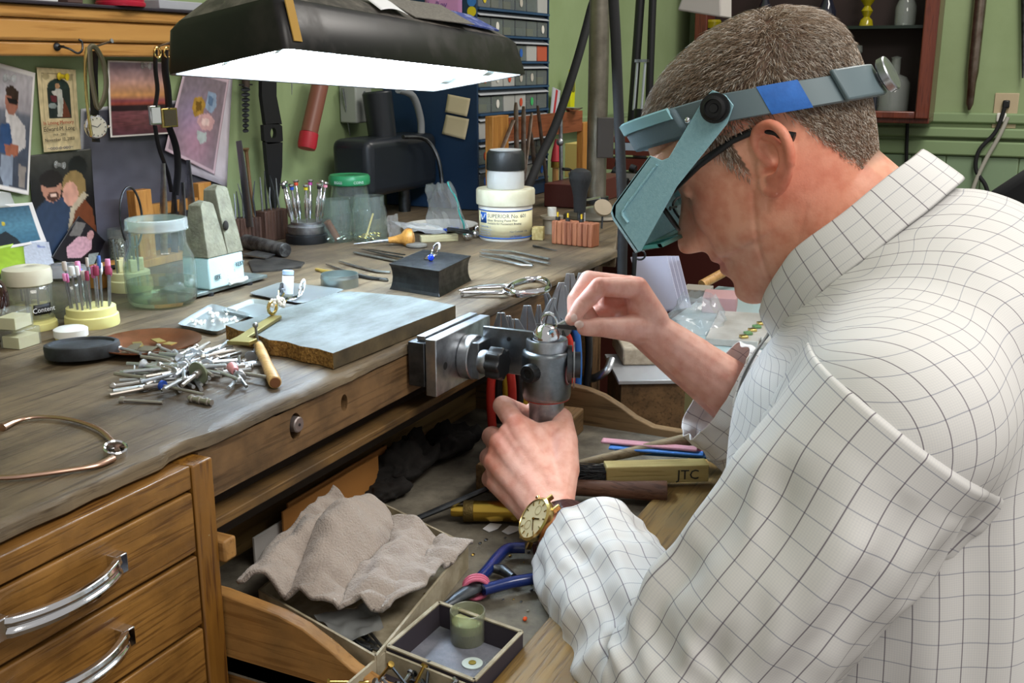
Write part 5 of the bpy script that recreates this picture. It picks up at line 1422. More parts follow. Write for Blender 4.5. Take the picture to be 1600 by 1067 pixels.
# ---- tin lid, small tools
t = thing('tin_lid', 'shallow grey screw tin without cover behind the particle board', 'tin', bz(531, 447)); s = mpp(t.location); r_ = 29 * s
MB().lathe([(0, 0), (r_, 0), (r_, 12 * s), (r_ * 1.02, 13 * s), (r_ * 1.02, 15 * s), (r_, 16 * s), (r_, 20 * s), (r_ * .96, 20 * s), (r_ * .96, 3 * s), (0, 3 * s)], seg=40).build('tin_wall', mat('dull_tin', '#9aa6a4', .35, .85), t)
def rod_tool(name, label, cat, pts_px, radii, m, zz=.0025, flat=1.0, group=None):
    pts = [bz(u, v, BZ + zz) for u, v in pts_px]
    o = MB().tube(pts, radii, 8, flat=flat).build(name, m); return tag(o, label, cat, group)
rod_tool('needle_file', 'thin dark needle file pointing at the tin with a yellow tang', 'file', [(494, 421), (507, 424), (540, 428)], [.0022, .0030, .0024], mat('yellowed_handle', '#8a7434', .5))
rod_tool('scriber', 'slim steel scriber lying behind the open tin', 'scriber', [(510, 413), (540, 424), (570, 432), (606, 438)], [.001, .0022, .0024, .0016], M_STEEL)
rod_tool('tweezer_pair', 'old steel tweezers lying against the bench block', 'tweezers', [(530, 408), (560, 417), (590, 424), (610, 425)], [.0012, .0030, .0034, .0030], M_STEEL, flat=.5)
rod_tool('needle_file', 'long dark needle file behind the tin, nearest the block', 'file', [(540, 427), (575, 434), (605, 437)], [.0016, .0022, .0022], M_DKSTEEL)
rod_tool('flat_file', 'grey flat file fanned out behind the bench block, lowest of three', 'file', [(553, 394), (590, 402), (620, 408)], [.0024, .0040, .0040], M_STEEL, flat=.35)
rod_tool('flat_file', 'dark flat file fanned out behind the bench block, middle of three', 'file', [(566, 389), (600, 397), (628, 402)], [.0016, .0036, .0036], M_DKSTEEL, flat=.35, zz=.004)
rod_tool('flat_file', 'narrow file fanned out behind the bench block, topmost of three', 'file', [(575, 389), (605, 394), (632, 398)], [.0014, .0028, .0028], M_DKSTEEL, flat=.35, zz=.006)
# dark steel rod, black sheets beside the stone wedge
o = MB().cyl(bz(384, 377, BZ + .0115), bz(446, 391, BZ + .0115), .0112, .0105, seg=24).build('steel_mandrel_bar', mat('smoked_steel_bar', '#6a6a68', .5, .5, col2='#2d2c2b', scale=60, lo=.4, hi=.6), bevel=.0008); tag(o, 'thick smoky grey metal bar lying beside the stone wedge', 'bar')
poly, c = flat_poly([(388, 408), (410, 398), (476, 409), (470, 416), (432, 421), (395, 424)], BZ + .003, .003)
o = MB().prism(poly, .0026).build('lead_sheet', mat('dark_lead', '#55524e', .5, .6, col2='#2f2d2b', scale=40), loc=c + Vector((0, 0, .0004))); tag(o, 'crumpled dark lead sheet on the bench in front of the metal bar', 'sheet')
poly, c = flat_poly([(378, 398), (400, 392), (430, 398), (415, 404)], BZ + .005, .002)
o = MB().prism(poly, .0018).build('bent_spoon_blank', M_STEEL, loc=c + Vector((0, 0, .0012))); tag(o, 'small bright oval metal blank by the blue block', 'blank')
rod_tool('steel_rod', 'short grey steel pin lying at the foot of the blue block', 'pin', [(384, 437), (395, 434), (408, 432)], [.0025, .0025, .0018], M_DKSTEEL)
# tweezers and shears right of the block
for (pp, lbl, m, zz) in (([(750, 397), (790, 404), (815, 410), (832, 414)], 'crossed steel tweezers lying open in front of the white tub, near blade', M_STEEL, .003), ([(752, 393), (800, 396), (858, 408)], 'flat steel tweezers lying behind the crossed pair', M_STEEL, .003)):
    t = thing('tweezers', lbl, 'tweezers')
    for k, sgn in enumerate((-1, 1)):
        pts = [bz(u, v + sgn * (3.5 if i in (1, 2) else (3.0 if i == 0 else .5)), BZ + zz + .001 * k) for i, (u, v) in enumerate(pp)]
        MB().tube(pts, [.0016, .0030, .0034, .0026][:len(pts)], 8, flat=.4).build('blade', m, t)
rod_tool('small_probe', 'small dark pointed probe lying in front of the white tub', 'probe', [(834, 384), (848, 387), (862, 390), (870, 391)], [.0030, .0022, .0016, .0008], M_DKSTEEL, flat=.6)
t = thing('nail_clippers', 'large chrome clippers with a looped handle on the bench edge', 'clippers')
pts = smooth_pts([bz(u, v, BZ + .009) for u, v in ((716, 454), (745, 449), (785, 447), (800, 448))], 5)
b = MB(); b.tube(pts, [.002 + .0035 * min(1, i / 8) for i in range(len(pts))], 10, flat=.6); b.build('jaw', M_CHROME, t)
pts = smooth_pts([bz(u, v, BZ + .006) for u, v in ((720, 457), (750, 457), (785, 457), (800, 453))], 5)
b = MB(); b.tube(pts, [.0016 + .003 * min(1, i / 8) for i in range(len(pts))], 10, flat=.6); b.build('jaw', M_CHROME, t)
lp_ = [bz(u, v, BZ + .0085) for u, v in ((790, 455), (800, 446), (822, 438), (840, 437), (853, 440), (858, 447), (850, 454), (825, 458), (805, 459))]
pts = smooth_pts(lp_ + [lp_[0]], 5)[:-1]; MB().tube(pts, .0034, 10, closed=True, flat=1.4).build('loop_handle', M_CHROME, t)
MB().ball(bz(722, 460, BZ + .003), .0026, 10, 7).build('pivot_screw', M_CHROME, t)
# ---- back row: graver, stick, stone, plate with bags, tub
g0, g1 = bz(553, 381, BZ + .004), bz(640, 372, BZ + .012); dd = (g1 - g0).normalized(); s = mpp(g1)
t = thing('graver', 'burin with a turned wooden mushroom handle lying in front of the jars', 'graver')
Lg = (g1 - g0).length
MB().cyl(g0, g0 + dd * Lg * .42, .0009, .0017, seg=8).build('blade', M_STEEL, t)
MB().lathe([(0, Lg * .36), (.003, Lg * .36), (.0036, Lg * .45), (.0030, Lg * .55), (.0042, Lg * .60), (.0042, Lg * .64), (0, Lg * .64)], g0, dd, 14).build('chuck', M_STEEL, t)
MB().lathe([(0, Lg * .62), (.0048, Lg * .62), (.0056, Lg * .72), (.0085, Lg * .86), (.0150, Lg * .93), (.0165, Lg * .99), (.0145, Lg * 1.06), (.006, Lg * 1.09), (0, Lg * 1.095)], g0, dd, 24).build('handle', wood('graver_boxwood', '#b88642', '#8c5e28', 'X', 1, .4), t)
o = MB().box((0, 0, .0055), (.062, .014, .011), (0, 0, 0)).build('wooden_stick', wood('pale_stick_wood', '#a8a07e', '#857a58', 'X', 1.0, .6), loc=bz(686, 377), rot=(0, 0, -.85), bevel=.001); tag(o, 'pale square wooden stick lying in front of the plate of bags', 'stick')
o = MB().lathe([(0, 0), (.014, 0), (.0155, .002), (.015, .0045), (.012, .006), (0, .0065)], seg=22, sx=1.15).build('flat_stone', mat('grey_pebble', '#5f5c55', .7, bump=.3), loc=bz(651, 386)); tag(o, 'flat round grey stone on the bench before the wooden stick', 'stone')
t = thing('china_plate', 'white plate under plastic bags behind the wooden stick', 'plate', bz(690, 360)); s = mpp(t.location)
MB().lathe([(0, .001), (30 * s, .001), (40 * s, .004), (56 * s, .010), (57 * s, .0112), (40 * s, .006), (0, .003)], seg=40, cap=False).build('plate_disc', mat('white_china', '#cfcdc5', .25), t)
def bag(name, label, fn, nu, nv, seed, amp=.004):
    rb_ = random.Random(seed)
    def f2(u, v):
        p = fn(u, v); return p + Vector((nz(u * 4 + seed, v * 4, 1), nz(u * 4, v * 4 + seed, 5), nz(u * 5, v * 5, seed))) * amp + Vector((nz(u * 11 + seed, v * 3, 2), nz(u * 9, v * 3, seed), 0)) * amp * .5
    o = MB().grid(f2, nu, nv).build(name, M_BAG); return tag(o, label, 'bag')
# tall zip bag leaning
zb0 = bz(735, 368, BZ + .012); zb1 = bz(668, 352, BZ + .012); s = mpp(zb0)
ztop = Vector((zb0.x - .034, zb0.y + .015, BZ + .100))
t = thing('zip_bag', 'crumpled clear zip bag with a teal seal strip standing on the plate', 'bag')
def zf(side):
    def fn(u, v):
        base = zb1.lerp(zb0, u); top = (zb1 + Vector((.0, .0, .070))).lerp(ztop, u)
        p = base.lerp(top, v); bul = math.sin(PI * v) * math.sin(PI * u) * .016 * side
        nrm = Vector((-.45, -.9, 0)) * bul
        return p + nrm + Vector((nz(u * 5 + side, v * 3, 1), nz(u * 5, v * 3 + side, 2), nz(u * 7, v * 5, side))) * .005 + Vector((nz(u * 15, v * 4, 3), nz(u * 13, v * 4, 4), 0)) * .003
    return fn
for sd_ in (-1, 1): MB().grid(zf(sd_), 26, 20).build('film', M_BAG, t)
f_ = zf(1); b = MB(); b.tube([f_(.88, v) + Vector((-.002, -.002, 0)) for v in [i / 14 for i in range(15)]], .0014, 6); b.build('seal_strip', mat('teal_strip', '#2d9a90', .35), t)
o = bag('flat_bag', 'flat empty clear bag lying across the plate', lambda u, v: bz(632, 362, BZ + .016).lerp(bz(700, 366, BZ + .012), u) + Vector((.02 * v, .055 * v, .010 * math.sin(PI * v) + .006 * v)), 18, 14, 4)
o = MB().box((0, 0, .0015), (.028, .007, .003)).build('blue_card', mat('blue_card', '#2f4fa8', .5), loc=bz(705, 361, BZ + .011) + Vector((0, 0, .002)), rot=(0, 0, -.4)); tag(o, 'small bright blue strip of card on the plate of bags', 'card')
rod_tool('bottle_tube', 'grey metal tube lying across the plate under the zip bag', 'tube', [(700, 358), (730, 362), (738, 364)], [.0035, .0035, .003], M_DKSTEEL, zz=.020)
for k, (u, v, r) in enumerate(((730, 376, .0085), (742, 372, .007), (744, 362, .006))):
    c = bz(u, v); o = MB().ball((0, 0, r), r, 16, 10).build('steel_ball', M_CHROME, loc=c); tag(o, ('largest shiny steel ball at the foot of the white tub', 'middle shiny steel ball touching the white tub', 'small shiny ball tucked behind the others by the tub')[k], 'ball')
# ---- white tub with label and the taped jar on top
tb = bz(790, 372); s = mpp(tb)
t = thing('flux_tub', 'white plastic tub with a cream and blue printed label', 'tub', tb)
RT = 41 * s; HT = 78 * s
MB().lathe([(0, 0), (RT * .96, 0), (RT, 2 * s), (RT * 1.02, HT * .55), (RT * 1.03, HT * .78), (0, HT * .78)], seg=48).build('tub_wall', M_WHITE, t)
MB().lathe([(0, HT * .70), (RT * 1.10, HT * .70), (RT * 1.11, HT * .72), (RT * 1.11, HT * .97), (RT * 1.08, HT), (0, HT)], seg=48).build('tub_lid', mat('dirty_white_plastic', '#d5d2bd', .5, col2='#bfb99c', scale=25), t)
fa = math.atan2(-tb.y, -tb.x); span = 1.38
R = []
for k in range(25):
    a = fa - span + 2 * span * k / 24; R.append([Vector((RT * 1.022 * math.cos(a), RT * 1.022 * math.sin(a), h * HT)) for h in (.06, .62)])
MB().rings(R, closed=False).build('label', mat('cream_label', '#d2c9a2', .6), t, solid=.0003)
M_LBLUE = mat('label_blue', '#1f55a5', .5); M_LTXT = mat('label_ink', '#5a6670', .6)
for h in (.075, .605):
    b = MB(); R = []
    for k in range(25):
        a = fa - span + 2 * span * k / 24; R.append([Vector((RT * 1.030 * math.cos(a), RT * 1.030 * math.sin(a), (h + e) * HT)) for e in (-.012, .012)])
    b.rings(R, closed=False); b.build('blue_line', M_LBLUE, t, solid=.0003)
def wrap_text(body, size, a0, z, m, name='label_text'):
    o = text_obj(name, body, size, m, t, (0, 0, 0), (0, 0, 0), .00008)
    for vtx in o.data.vertices:
        a = fa + a0 + vtx.co.x / (RT * 1.03)
        r = RT * 1.030 + vtx.co.z; zz_ = z + vtx.co.y
        vtx.co = (r * math.cos(a), r * math.sin(a), zz_)
    return o
wrap_text('SUPERIOR No. 601', 8.2 * s, -.72, HT * .475, mat('label_dark', '#4c5560', .6))
wrap_text('Silver Brazing Paste Flux', 5.0 * s, -.72, HT * .405, mat('label_dark', '#4c5560', .6))
wrap_text('Available for Permanent Brazing', 4.3 * s, -.72, HT * .345, mat('label_dark', '#4c5560', .6))
wrap_text('Control No. 1', 4.0 * s, -1.12, HT * .275, M_LBLUE)
for k, (ln, a0) in enumerate((('Caution: contains flux', -1.15), ('keep lid closed tight', -1.15), ('wash hands after use', -1.15))): wrap_text(ln, 3.0 * s, a0, HT * (.225 - .05 * k), mat('label_pale_ink', '#8c98b5', .6))
wrap_text('Net Contents  1 lb', 4.0 * s, .15, HT * .19, M_LTXT); wrap_text('Lot Number', 4.0 * s, .15, HT * .10, M_LBLUE)
R = []
for k in range(7):
    a = fa - 1.12 + .36 * k / 6; R.append([Vector((RT * 1.031 * math.cos(a), RT * 1.031 * math.sin(a), h * HT)) for h in (.36, .57)])
MB().rings(R, closed=False).build('label_emblem', M_LBLUE, t, solid=.0003)
b = MB(); ck = [(-1.06, .52), (-.99, .42), (-.93, .44), (-.82, .54)]
b.tube([Vector((RT * 1.034 * math.cos(fa + a), RT * 1.034 * math.sin(fa + a), h * HT)) for a, h in ck], .0009, 6); b.build('emblem_tick', M_PAPER, t)
t = thing('taped_jar', 'frosted plastic jar with a black taped neck standing on the white tub', 'jar', tb + Vector((0, 0, HT + .0004)), rot=(.0, .0, 0))
MB().lathe([(0, 0), (28 * s, 0), (29 * s, 3 * s), (29 * s, 22 * s), (27 * s, 30 * s), (0, 30 * s)], seg=36).build('jar_body', mat('frosted_white', '#d6d8d6', .35, trans=.3), t)
MB().lathe([(0, 28 * s), (29.5 * s, 28 * s), (30 * s, 30 * s), (29 * s, 52 * s), (26 * s, 57 * s), (0, 57 * s)], seg=36).build('taped_cap', mat('black_tape', '#1c1f20', .45, bump=.3, bscale=90), t)
MB().lathe([(0, 57 * s), (24 * s, 57 * s), (24.5 * s, 58.5 * s), (0, 59.5 * s)], seg=30).build('grey_cap_top', mat('dusty_cap', '#b4b6b6', .6), t)
# ---- right end: cork, spool, tool block, knob handle
o = MB().box((0, 0, .0105), (.020, .019, .021)).build('cork', mat('cork', '#b5a473', .9, col2='#8d7b48', scale=150, bump=.6, bscale=200), loc=bz(841, 374), rot=(0, 0, .3), bevel=.001); tag(o, 'square pale cork stopper beside the white tub', 'cork')
t = thing('wooden_spool', 'low grey wooden spool behind the reddish tool block', 'spool', bz(862, 364)); s = mpp(t.location)
MB().lathe([(0, 0), (14 * s, 0), (14 * s, 22 * s), (18 * s, 23 * s), (18 * s, 27 * s), (0, 27 * s)], seg=26).build('spool_core', mat('grey_spool', '#8e8676', .7), t)
MB().lathe([(0, 27 * s), (7 * s, 27 * s), (7 * s, 40 * s), (0, 40 * s)], seg=18).build('white_cap', M_WHITE, t)
k0, k1 = bz(861, 381), bz(925, 388); s = mpp(k0)
t = thing('bur_block', 'fluted reddish wooden block holding gravers and yellow tipped burs', 'tool block', (k0.x, k0.y, BZ), math.atan2(k1.y - k0.y, k1.x - k0.x))
Lk = (k1 - k0).length; Hk = 37 * s
M_RED = wood('reddish_block_wood', '#9c6446', '#774430', 'Z', 1.0, .55)
for k in range(8):
    x = Lk * (k + .5) / 8; b = MB(); b.box((x, .012, Hk / 2), (Lk / 8 * .97, .024, Hk)); b.build('flute', M_RED, t, bevel=.0022, bseg=2)
for k, x in enumerate((.08, .33, .66)):
    b = MB(); b.cyl((Lk * x, .010, Hk * .6), (Lk * x, .010, Hk + 5 * s), .0040, seg=12); o_ = b.build('collet', M_DKSTEEL, t)
    b = MB(); b.box((Lk * x, .010, Hk + 8 * s), (.0022, .0022, 8 * s)); b.build('yellow_tip', mat('yellow_plastic', '#cfae2a', .5), o_)
kb = bz(905, 372)
t = thing('bulb_graver', 'black bulb-shaped rubber graver handle standing in the reddish block', 'graver', (kb.x, kb.y, BZ))
kk = Vector((kb.x, kb.y, BZ)); 
MB().lathe([(0, 30 * s), (4 * s, 30 * s), (4.5 * s, 44 * s), (0, 44 * s)], seg=14).build('shank', M_DKSTEEL, t)
MB().lathe([(0, 42 * s), (9.5 * s, 42 * s), (10 * s, 50 * s), (11 * s, 68 * s), (13.5 * s, 80 * s), (17.5 * s, 92 * s), (18.5 * s, 100 * s), (16 * s, 107 * s), (8 * s, 111 * s), (0, 112 * s)], seg=24).build('rubber_bulb', M_RUBBER, t)
# ================================================================== the back wall: prints, shelf, hanging things
def hexl(h): return np.array(lin(rgb(h)))
def inpoly(x, y, P_):
    c = False; j = len(P_) - 1
    for i in range(len(P_)):
        if (P_[i][1] > y) != (P_[j][1] > y) and x < (P_[j][0] - P_[i][0]) * (y - P_[i][1]) / (P_[j][1] - P_[i][1]) + P_[i][0]: c = not c
        j = i
    return c
def painter(bg, shapes):
    """flat print: background function or hex, then shapes ('e', cx, cy, rx, ry, col) / ('p', pts, col)"""
    sh = [(s_[0], s_[1:-1], hexl(s_[-1])) for s_ in shapes]
    b0 = bg if callable(bg) else (lambda s_, t_, q=hexl(bg): q)
    def f(s_, t_):
        col = b0(s_, t_)
        for k, a, cc in sh:
            if k == 'e':
                if ((s_ - a[0]) / a[2]) ** 2 + ((t_ - a[1]) / a[3]) ** 2 < 1: col = cc
            elif inpoly(s_, t_, a[0]): col = cc
        return col * (0.9 + .25 * nz(s_ * 14, t_ * 14, 3))
    return f
def grad(stops):
    st = [(t, hexl(c)) for t, c in stops]
    def f(s_, t_):
        for (t0, c0), (t1, c1) in zip(st[:-1], st[1:]):
            if t_ <= t1: k = (t_ - t0) / (t1 - t0); return c0 * (1 - k) + c1 * k
        return st[-1][1]
    return f
M_PRINT, nt, bs_ = newmat('photo_print'); vc_ = nt.add('ShaderNodeVertexColor', layer_name='print'); nt.link(vc_.outputs[0], bs_.inputs['Base Color']); bs_.inputs['Roughness'].default_value = .3
def print_sheet(name, label, cat, corners, off, paint, border=0.0, bcol='#e4e0dd', nu=56, nv=70, curl=.003, wall=True, group=None):
    """corners px TL, TR, BR, BL met on the wall plane; sheet bows gently off the wall"""
    P_ = [by(u, v, WY - off) for u, v in corners] if wall else corners
    bc = hexl(bcol); V = []; C_ = []; nrm = Vector((0, -1, 0))
    for j in range(nv):
        for i in range(nu):
            s_, t_ = i / (nu - 1), j / (nv - 1)
            p = P_[0].lerp(P_[1], s_).lerp(P_[3].lerp(P_[2], s_), t_)
            V.append(tuple(p + nrm * (curl * (t_ ** 2) + curl * .5 * math.sin(PI * s_) ** 2)))
            if min(s_, 1 - s_) < border or min(t_, 1 - t_) < border * .8: C_.append(tuple(bc) + (1,))
            else: C_.append(tuple(np.clip(paint((s_ - border) / (1 - 2 * border), (t_ - border * .8) / (1 - 1.6 * border)), 0, 1)) + (1,))
    F_ = [(j * nu + i, j * nu + i + 1, (j + 1) * nu + i + 1, (j + 1) * nu + i) for j in range(nv - 1) for i in range(nu - 1)]
    me = bpy.data.meshes.new(name); me.from_pydata(V, [], F_); a = me.color_attributes.new('print', 'FLOAT_COLOR', 'POINT'); a.data.foreach_set('color', np.array(C_, dtype=np.float32).reshape(-1))
    me.materials.append(M_PRINT); me.polygons.foreach_set('use_smooth', [True] * len(me.polygons))
    o = bpy.data.objects.new(name, me); COL.objects.link(o); q = o.modifiers.new('t', 'SOLIDIFY'); q.thickness = .0004
    return tag(o, label, cat, group)
# large dark poster behind everything
print_sheet('grey_poster', 'large dark blue-grey poster behind the hanging photographs', 'poster', [(126, 170), (352, 150), (348, 400), (120, 412)], .001, painter(lambda s_, t_: hexl('#3d404a') * (1 - .4 * s_) + hexl('#6a6570') * (.5 * t_ * (1 - s_) + .15), []), .015, '#c9cbd0', 40, 40, 0)
print_sheet('photo_print', 'photo of a man in sunglasses and white shirt at the left edge', 'photo', [(-22, 93), (55, 114), (42, 305), (-30, 290)], .004,
    painter(grad([(0, '#b9b4b8'), (.32, '#a8a3aa'), (.36, '#6a6f7c'), (.6, '#50586a'), (1, '#3a3f4c')]), [('p', [(.40, .34), (.62, .36), (.88, .45), (.92, .62), (.75, .68), (.45, .62)], '#cfcbcb'), ('e', .53, .26, .15, .12, '#a06a58'), ('p', [(.38, .16), (.5, .12), (.68, .17), (.68, .24), (.40, .22)], '#3a2a22'), ('p', [(.42, .235), (.68, .245), (.66, .285), (.44, .275)], '#1c181a'),
     ('p', [(.3, .48), (.5, .45), (.58, .6), (.5, .72), (.3, .72)], '#2f4e7c'), ('p', [(.4, .64), (.75, .62), (.72, .72), (.45, .74)], '#a8654c'), ('p', [(.35, .74), (.62, .72), (.62, .98), (.42, 1), (.32, .9)], '#8c97a8'), ('p', [(.75, .78), (.95, .80), (.93, .98), (.78, .98)], '#8f8680')]), .04)
t = print_sheet('prayer_card', 'cream prayer card with an arched picture and a yellow pin', 'card', [(57, 105), (118, 109), (124, 233), (66, 238)], .0045,
    painter('#d8c79c', [('p', [(.09, .06), (.92, .06), (.92, .07), (.09, .07)], '#8a7c5c'), ('p', [(.09, .06), (.115, .06), (.115, .75), (.09, .75)], '#a89a74'), ('p', [(.89, .06), (.915, .06), (.915, .75), (.89, .75)], '#a89a74'), ('e', .2, .10, .09, .04, '#b3a47c'), ('e', .82, .10, .09, .04, '#b3a47c'),
     ('e', .51, .24, .29, .12, '#2a3c38'), ('p', [(.22, .24), (.80, .24), (.80, .60), (.22, .60)], '#26302e'), ('p', [(.55, .3), (.72, .48), (.78, .59), (.5, .59)], '#6d3a2a'), ('p', [(.42, .24), (.58, .25), (.6, .40), (.55, .58), (.42, .58), (.45, .38)], '#b9bcb4'), ('e', .47, .21, .06, .035, '#b98f6a'), ('p', [(.3, .28), (.5, .25), (.58, .3), (.4, .34)], '#c4c0b8'), ('p', [(.28, .33), (.44, .33), (.42, .41), (.3, .40)], '#5f2a30'), ('e', .32, .45, .1, .035, '#8e9a98')]), 0, nu=60, nv=110)
cc_ = [by(u, v, WY - .0075) for u, v in ((60, 180), (120, 180), (66, 238))]
wang = 0
for body_, u, v, sz, m_ in (('In Loving Memory', 92, 194, .0068, mat('red_ink', '#a8452c', .6)), ('Edward M. Long', 93, 204, .0078, mat('black_ink', '#3a352c', .6)), ('1919 - 2003', 93, 212, .0045, mat('black_ink', '#3a352c', .6)), ('November 12, 2003', 94, 220, .0060, mat('black_ink', '#3a352c', .6)), ('~ooo-o-ooo~', 95, 233, .0075, mat('blue_ink', '#474f68', .6))):
    p = by(u, v, WY - .0110); tx = text_obj('card_text', body_, sz, m_, None, (0, 0, 0), (PI / 2, 0, 0), .0001, 'CENTER'); tx.parent = t; tx.location = p
print_sheet('photo_print', 'sunset over dark water photo with a white border', 'photo', [(168, 94), (262, 97), (262, 209), (170, 215)], .005,
    painter(lambda s_, t_: grad([(0, '#a58fa0'), (.25, '#c3988f'), (.45, '#d59a62'), (.52, '#8a4a55'), (.57, '#a04a3c'), (.6, '#2a1a22'), (.66, '#2a1a22'), (.68, '#7a4a52'), (.85, '#6a3f44'), (1, '#5a3340')])(s_, t_) * (1 + (.5 * nz(s_ * 6, t_ * 60, 1) if t_ > .67 else .25 * nz(s_ * 3, t_ * 9, 7))), []), .03)
print_sheet('photo_print', 'photo of a smiling couple, man with goatee and woman in brown jacket', 'photo', [(43, 243), (142, 232), (152, 400), (58, 412)], .003,
    painter(grad([(0, '#4a4a44'), (.2, '#2a2a28'), (.35, '#141416'), (1, '#101012')]), [('e', .75, .15, .16, .1, '#1a1c1c'), ('p', [(.05, .5), (.2, .42), (.5, .42), (.62, .55), (.5, 1), (.02, 1)], '#2c3c54'), ('e', .31, .31, .15, .14, '#b98670'), ('e', .31, .235, .17, .08, '#1c1614'), ('e', .32, .395, .09, .045, '#4a2c22'), ('e', .33, .385, .05, .015, '#d8b8a8'),
     ('e', .67, .33, .2, .15, '#8c7448'), ('e', .60, .39, .13, .115, '#cf9a86'), ('p', [(.62, .5), (.8, .42), (.95, .55), (1, .8), (.8, .9), (.45, 1), (.35, .85), (.55, .7)], '#6e3c24'), ('p', [(.58, .52), (.82, .38), (.9, .42), (.65, .55), (.55, .75), (.5, .74)], '#b5a890')]), 0)
print_sheet('gem_print', 'tilted print of coloured gemstones on a mauve background', 'print', [(288, 108), (358, 124), (333, 273), (255, 235)], .006,
    painter(lambda s_, t_: hexl('#8a7c86') * .9 + hexl('#b06a88') * .5 * math.exp(-((s_ - .5) ** 2 + (t_ - .75) ** 2) * 9) + hexl('#5a5f9a') * .4 * math.exp(-((s_ - .3) ** 2 + (t_ - .5) ** 2) * 14), [('p', [(.30, .28), (.46, .24), (.58, .32), (.55, .45), (.40, .50), (.30, .42)], '#b08a3a'), ('p', [(.36, .32), (.48, .30), (.5, .4), (.4, .44)], '#7a5a20'), ('p', [(.58, .16), (.78, .16), (.84, .3), (.74, .4), (.58, .36)], '#8fa3bc'), ('p', [(.62, .2), (.74, .22), (.74, .32), (.62, .3)], '#5f7796'), ('p', [(.48, .46), (.68, .40), (.86, .46), (.82, .58), (.6, .62), (.46, .55)], '#d2a6a8'), ('p', [(.55, .49), (.72, .46), (.74, .54), (.58, .57)], '#e8ccc8'), ('p', [(.5, .64), (.72, .63), (.74, .72), (.62, .78), (.52, .73)], '#b9c6c8')]), .04, '#bfa9b4')
print_sheet('paper_sheet', 'white sheet of paper behind the gemstone print', 'paper', [(300, 112), (363, 124), (352, 292), (292, 270)], .0025, painter('#cfc8d2', []), 0, nu=12, nv=12)
print_sheet('photo_print', 'small seaside photo with a wide white border low on the left', 'photo', [(-30, 322), (50, 316), (70, 377), (-30, 395)], .008, painter(grad([(0, '#3f6076'), (.5, '#56859a'), (1, '#3d6a82')]), [('p', [(.1, .75), (.35, .62), (.55, .85), (.6, 1), (.1, 1)], '#232a30'), ('e', .33, .42, .04, .06, '#c9b43a')]), .09)
print_sheet('sticky_note', 'lime green sticky note at the lower left of the wall', 'note', [(-20, 388), (36, 377), (38, 420), (-20, 432)], .011, painter('#9fc23a', []), 0, nu=10, nv=10)
print_sheet('index_card', 'white index card with faint writing beside the green sticky note', 'card', [(34, 376), (76, 378), (83, 415), (38, 420)], .0105, painter('#c4cad6', [('p', [(.5, .15), (.8, .17), (.8, .24), (.5, .22)], '#7a86b8')]), 0, nu=20, nv=20)
print_sheet('photo_print', 'dark photo of a person in pink leaning at an angle', 'photo', [(123, 337), (164, 377), (140, 428), (78, 402)], .010, painter('#17141a', [('p', [(.0, .1), (.25, .0), (.3, .3), (.05, .45)], '#6e6a66'), ('p', [(.25, .35), (.6, .15), (.75, .4), (.6, .75), (.3, .9), (.15, .7)], '#c79aa4'), ('e', .53, .14, .1, .12, '#b98a88'), ('p', [(.75, .55), (1, .35), (1, .75), (.8, .9)], '#9aa29c')]), .03, '#1a181c')
print_sheet('paper_sheet', 'pale folded note above the small seaside photo', 'paper', [(-20, 296), (16, 301), (22, 322), (-20, 326)], .006, painter('#b5b8b4', []), 0, nu=8, nv=8)
def pin(u, v, off, col, lbl, clearp=True):
    p = by(u, v, WY - off); t = thing('push_pin', lbl, 'push pin', p); m = clear('clear_pin', '#f2f5f5', .02, 1.5, .8) if clearp else mat('pin_yellow', col, .35)
    MB().lathe([(0, 0), (.0048, 0), (.0052, .001), (.0030, .003), (.0026, .008), (.0045, .0105), (.0048, .012), (0, .0125)], (0, 0, 0), (.35, -1, -.1), 16).build('pin_head', m, t)
    MB().cyl((0, 0, 0), (-.001, .006, 0), .0005, seg=6).build('pin_point', M_STEEL, t)
pin(87, 257, .006, '', 'clear push pin through the top of the couple photo'); pin(8, 121, .007, '', 'clear push pin through the sunglasses photo'); pin(222, 102, .008, '', 'clear push pin at the top of the sunset photo'); pin(92, 119, .008, '#d8c02a', 'yellow push pin holding the prayer card', False)
# ---- pine shelf with stepped moulding
M_PINE = wood('golden_pine', '#cf9c58', '#a8743a', 'X', .5, .35, .5, coat=.25)
sh = thing('wall_shelf', 'golden pine wall shelf with stepped moulding above the photographs', 'shelf', (0, 0, 0))
SX0, SX1 = .45, 1.50
MB().bx(SX0, SX1, 1.135, WY - .0005, 1.240, 1.258).build('lower_moulding', M_PINE, sh, bevel=.003)
MB().bx(SX0, SX1, 1.130, WY - .0005, 1.2587, 1.2860).build('frieze_board', M_PINE, sh, bevel=.004)
MB().bx(SX0, SX1, 1.124, WY - .0005, 1.2862, 1.3018).build('upper_moulding', M_PINE, sh, bevel=.004)
MB().bx(SX0, SX1, 1.118, WY - .0005, 1.3020, 1.3062).build('shelf_top', mat('dark_shelf_top', '#2b2630', .5), sh, bevel=.001)
o = MB().lathe([(0, 0), (.032, 0), (.033, .002), (.033, .005), (.0315, .006), (.0315, .04), (0, .04)], seg=36).build('red_tin', mat('red_tin_paint', '#b5203a', .35), loc=(1.135, 1.136, 1.3064)); tag(o, 'red round tin standing on the pine shelf', 'tin')
o = MB().box((0, 0, .02), (.055, .03, .04)).build('white_carton', M_PAPER, loc=(.99, 1.138, 1.3064), bevel=.001); tag(o, 'white carton on the pine shelf at the left', 'box')
o = MB().box((0, 0, .015), (.025, .03, .03)).build('dark_carton', mat('brown_carton', '#5a4440', .7), loc=(1.045, 1.138, 1.3064), bevel=.001); tag(o, 'small brown carton between the white carton and red tin', 'box')
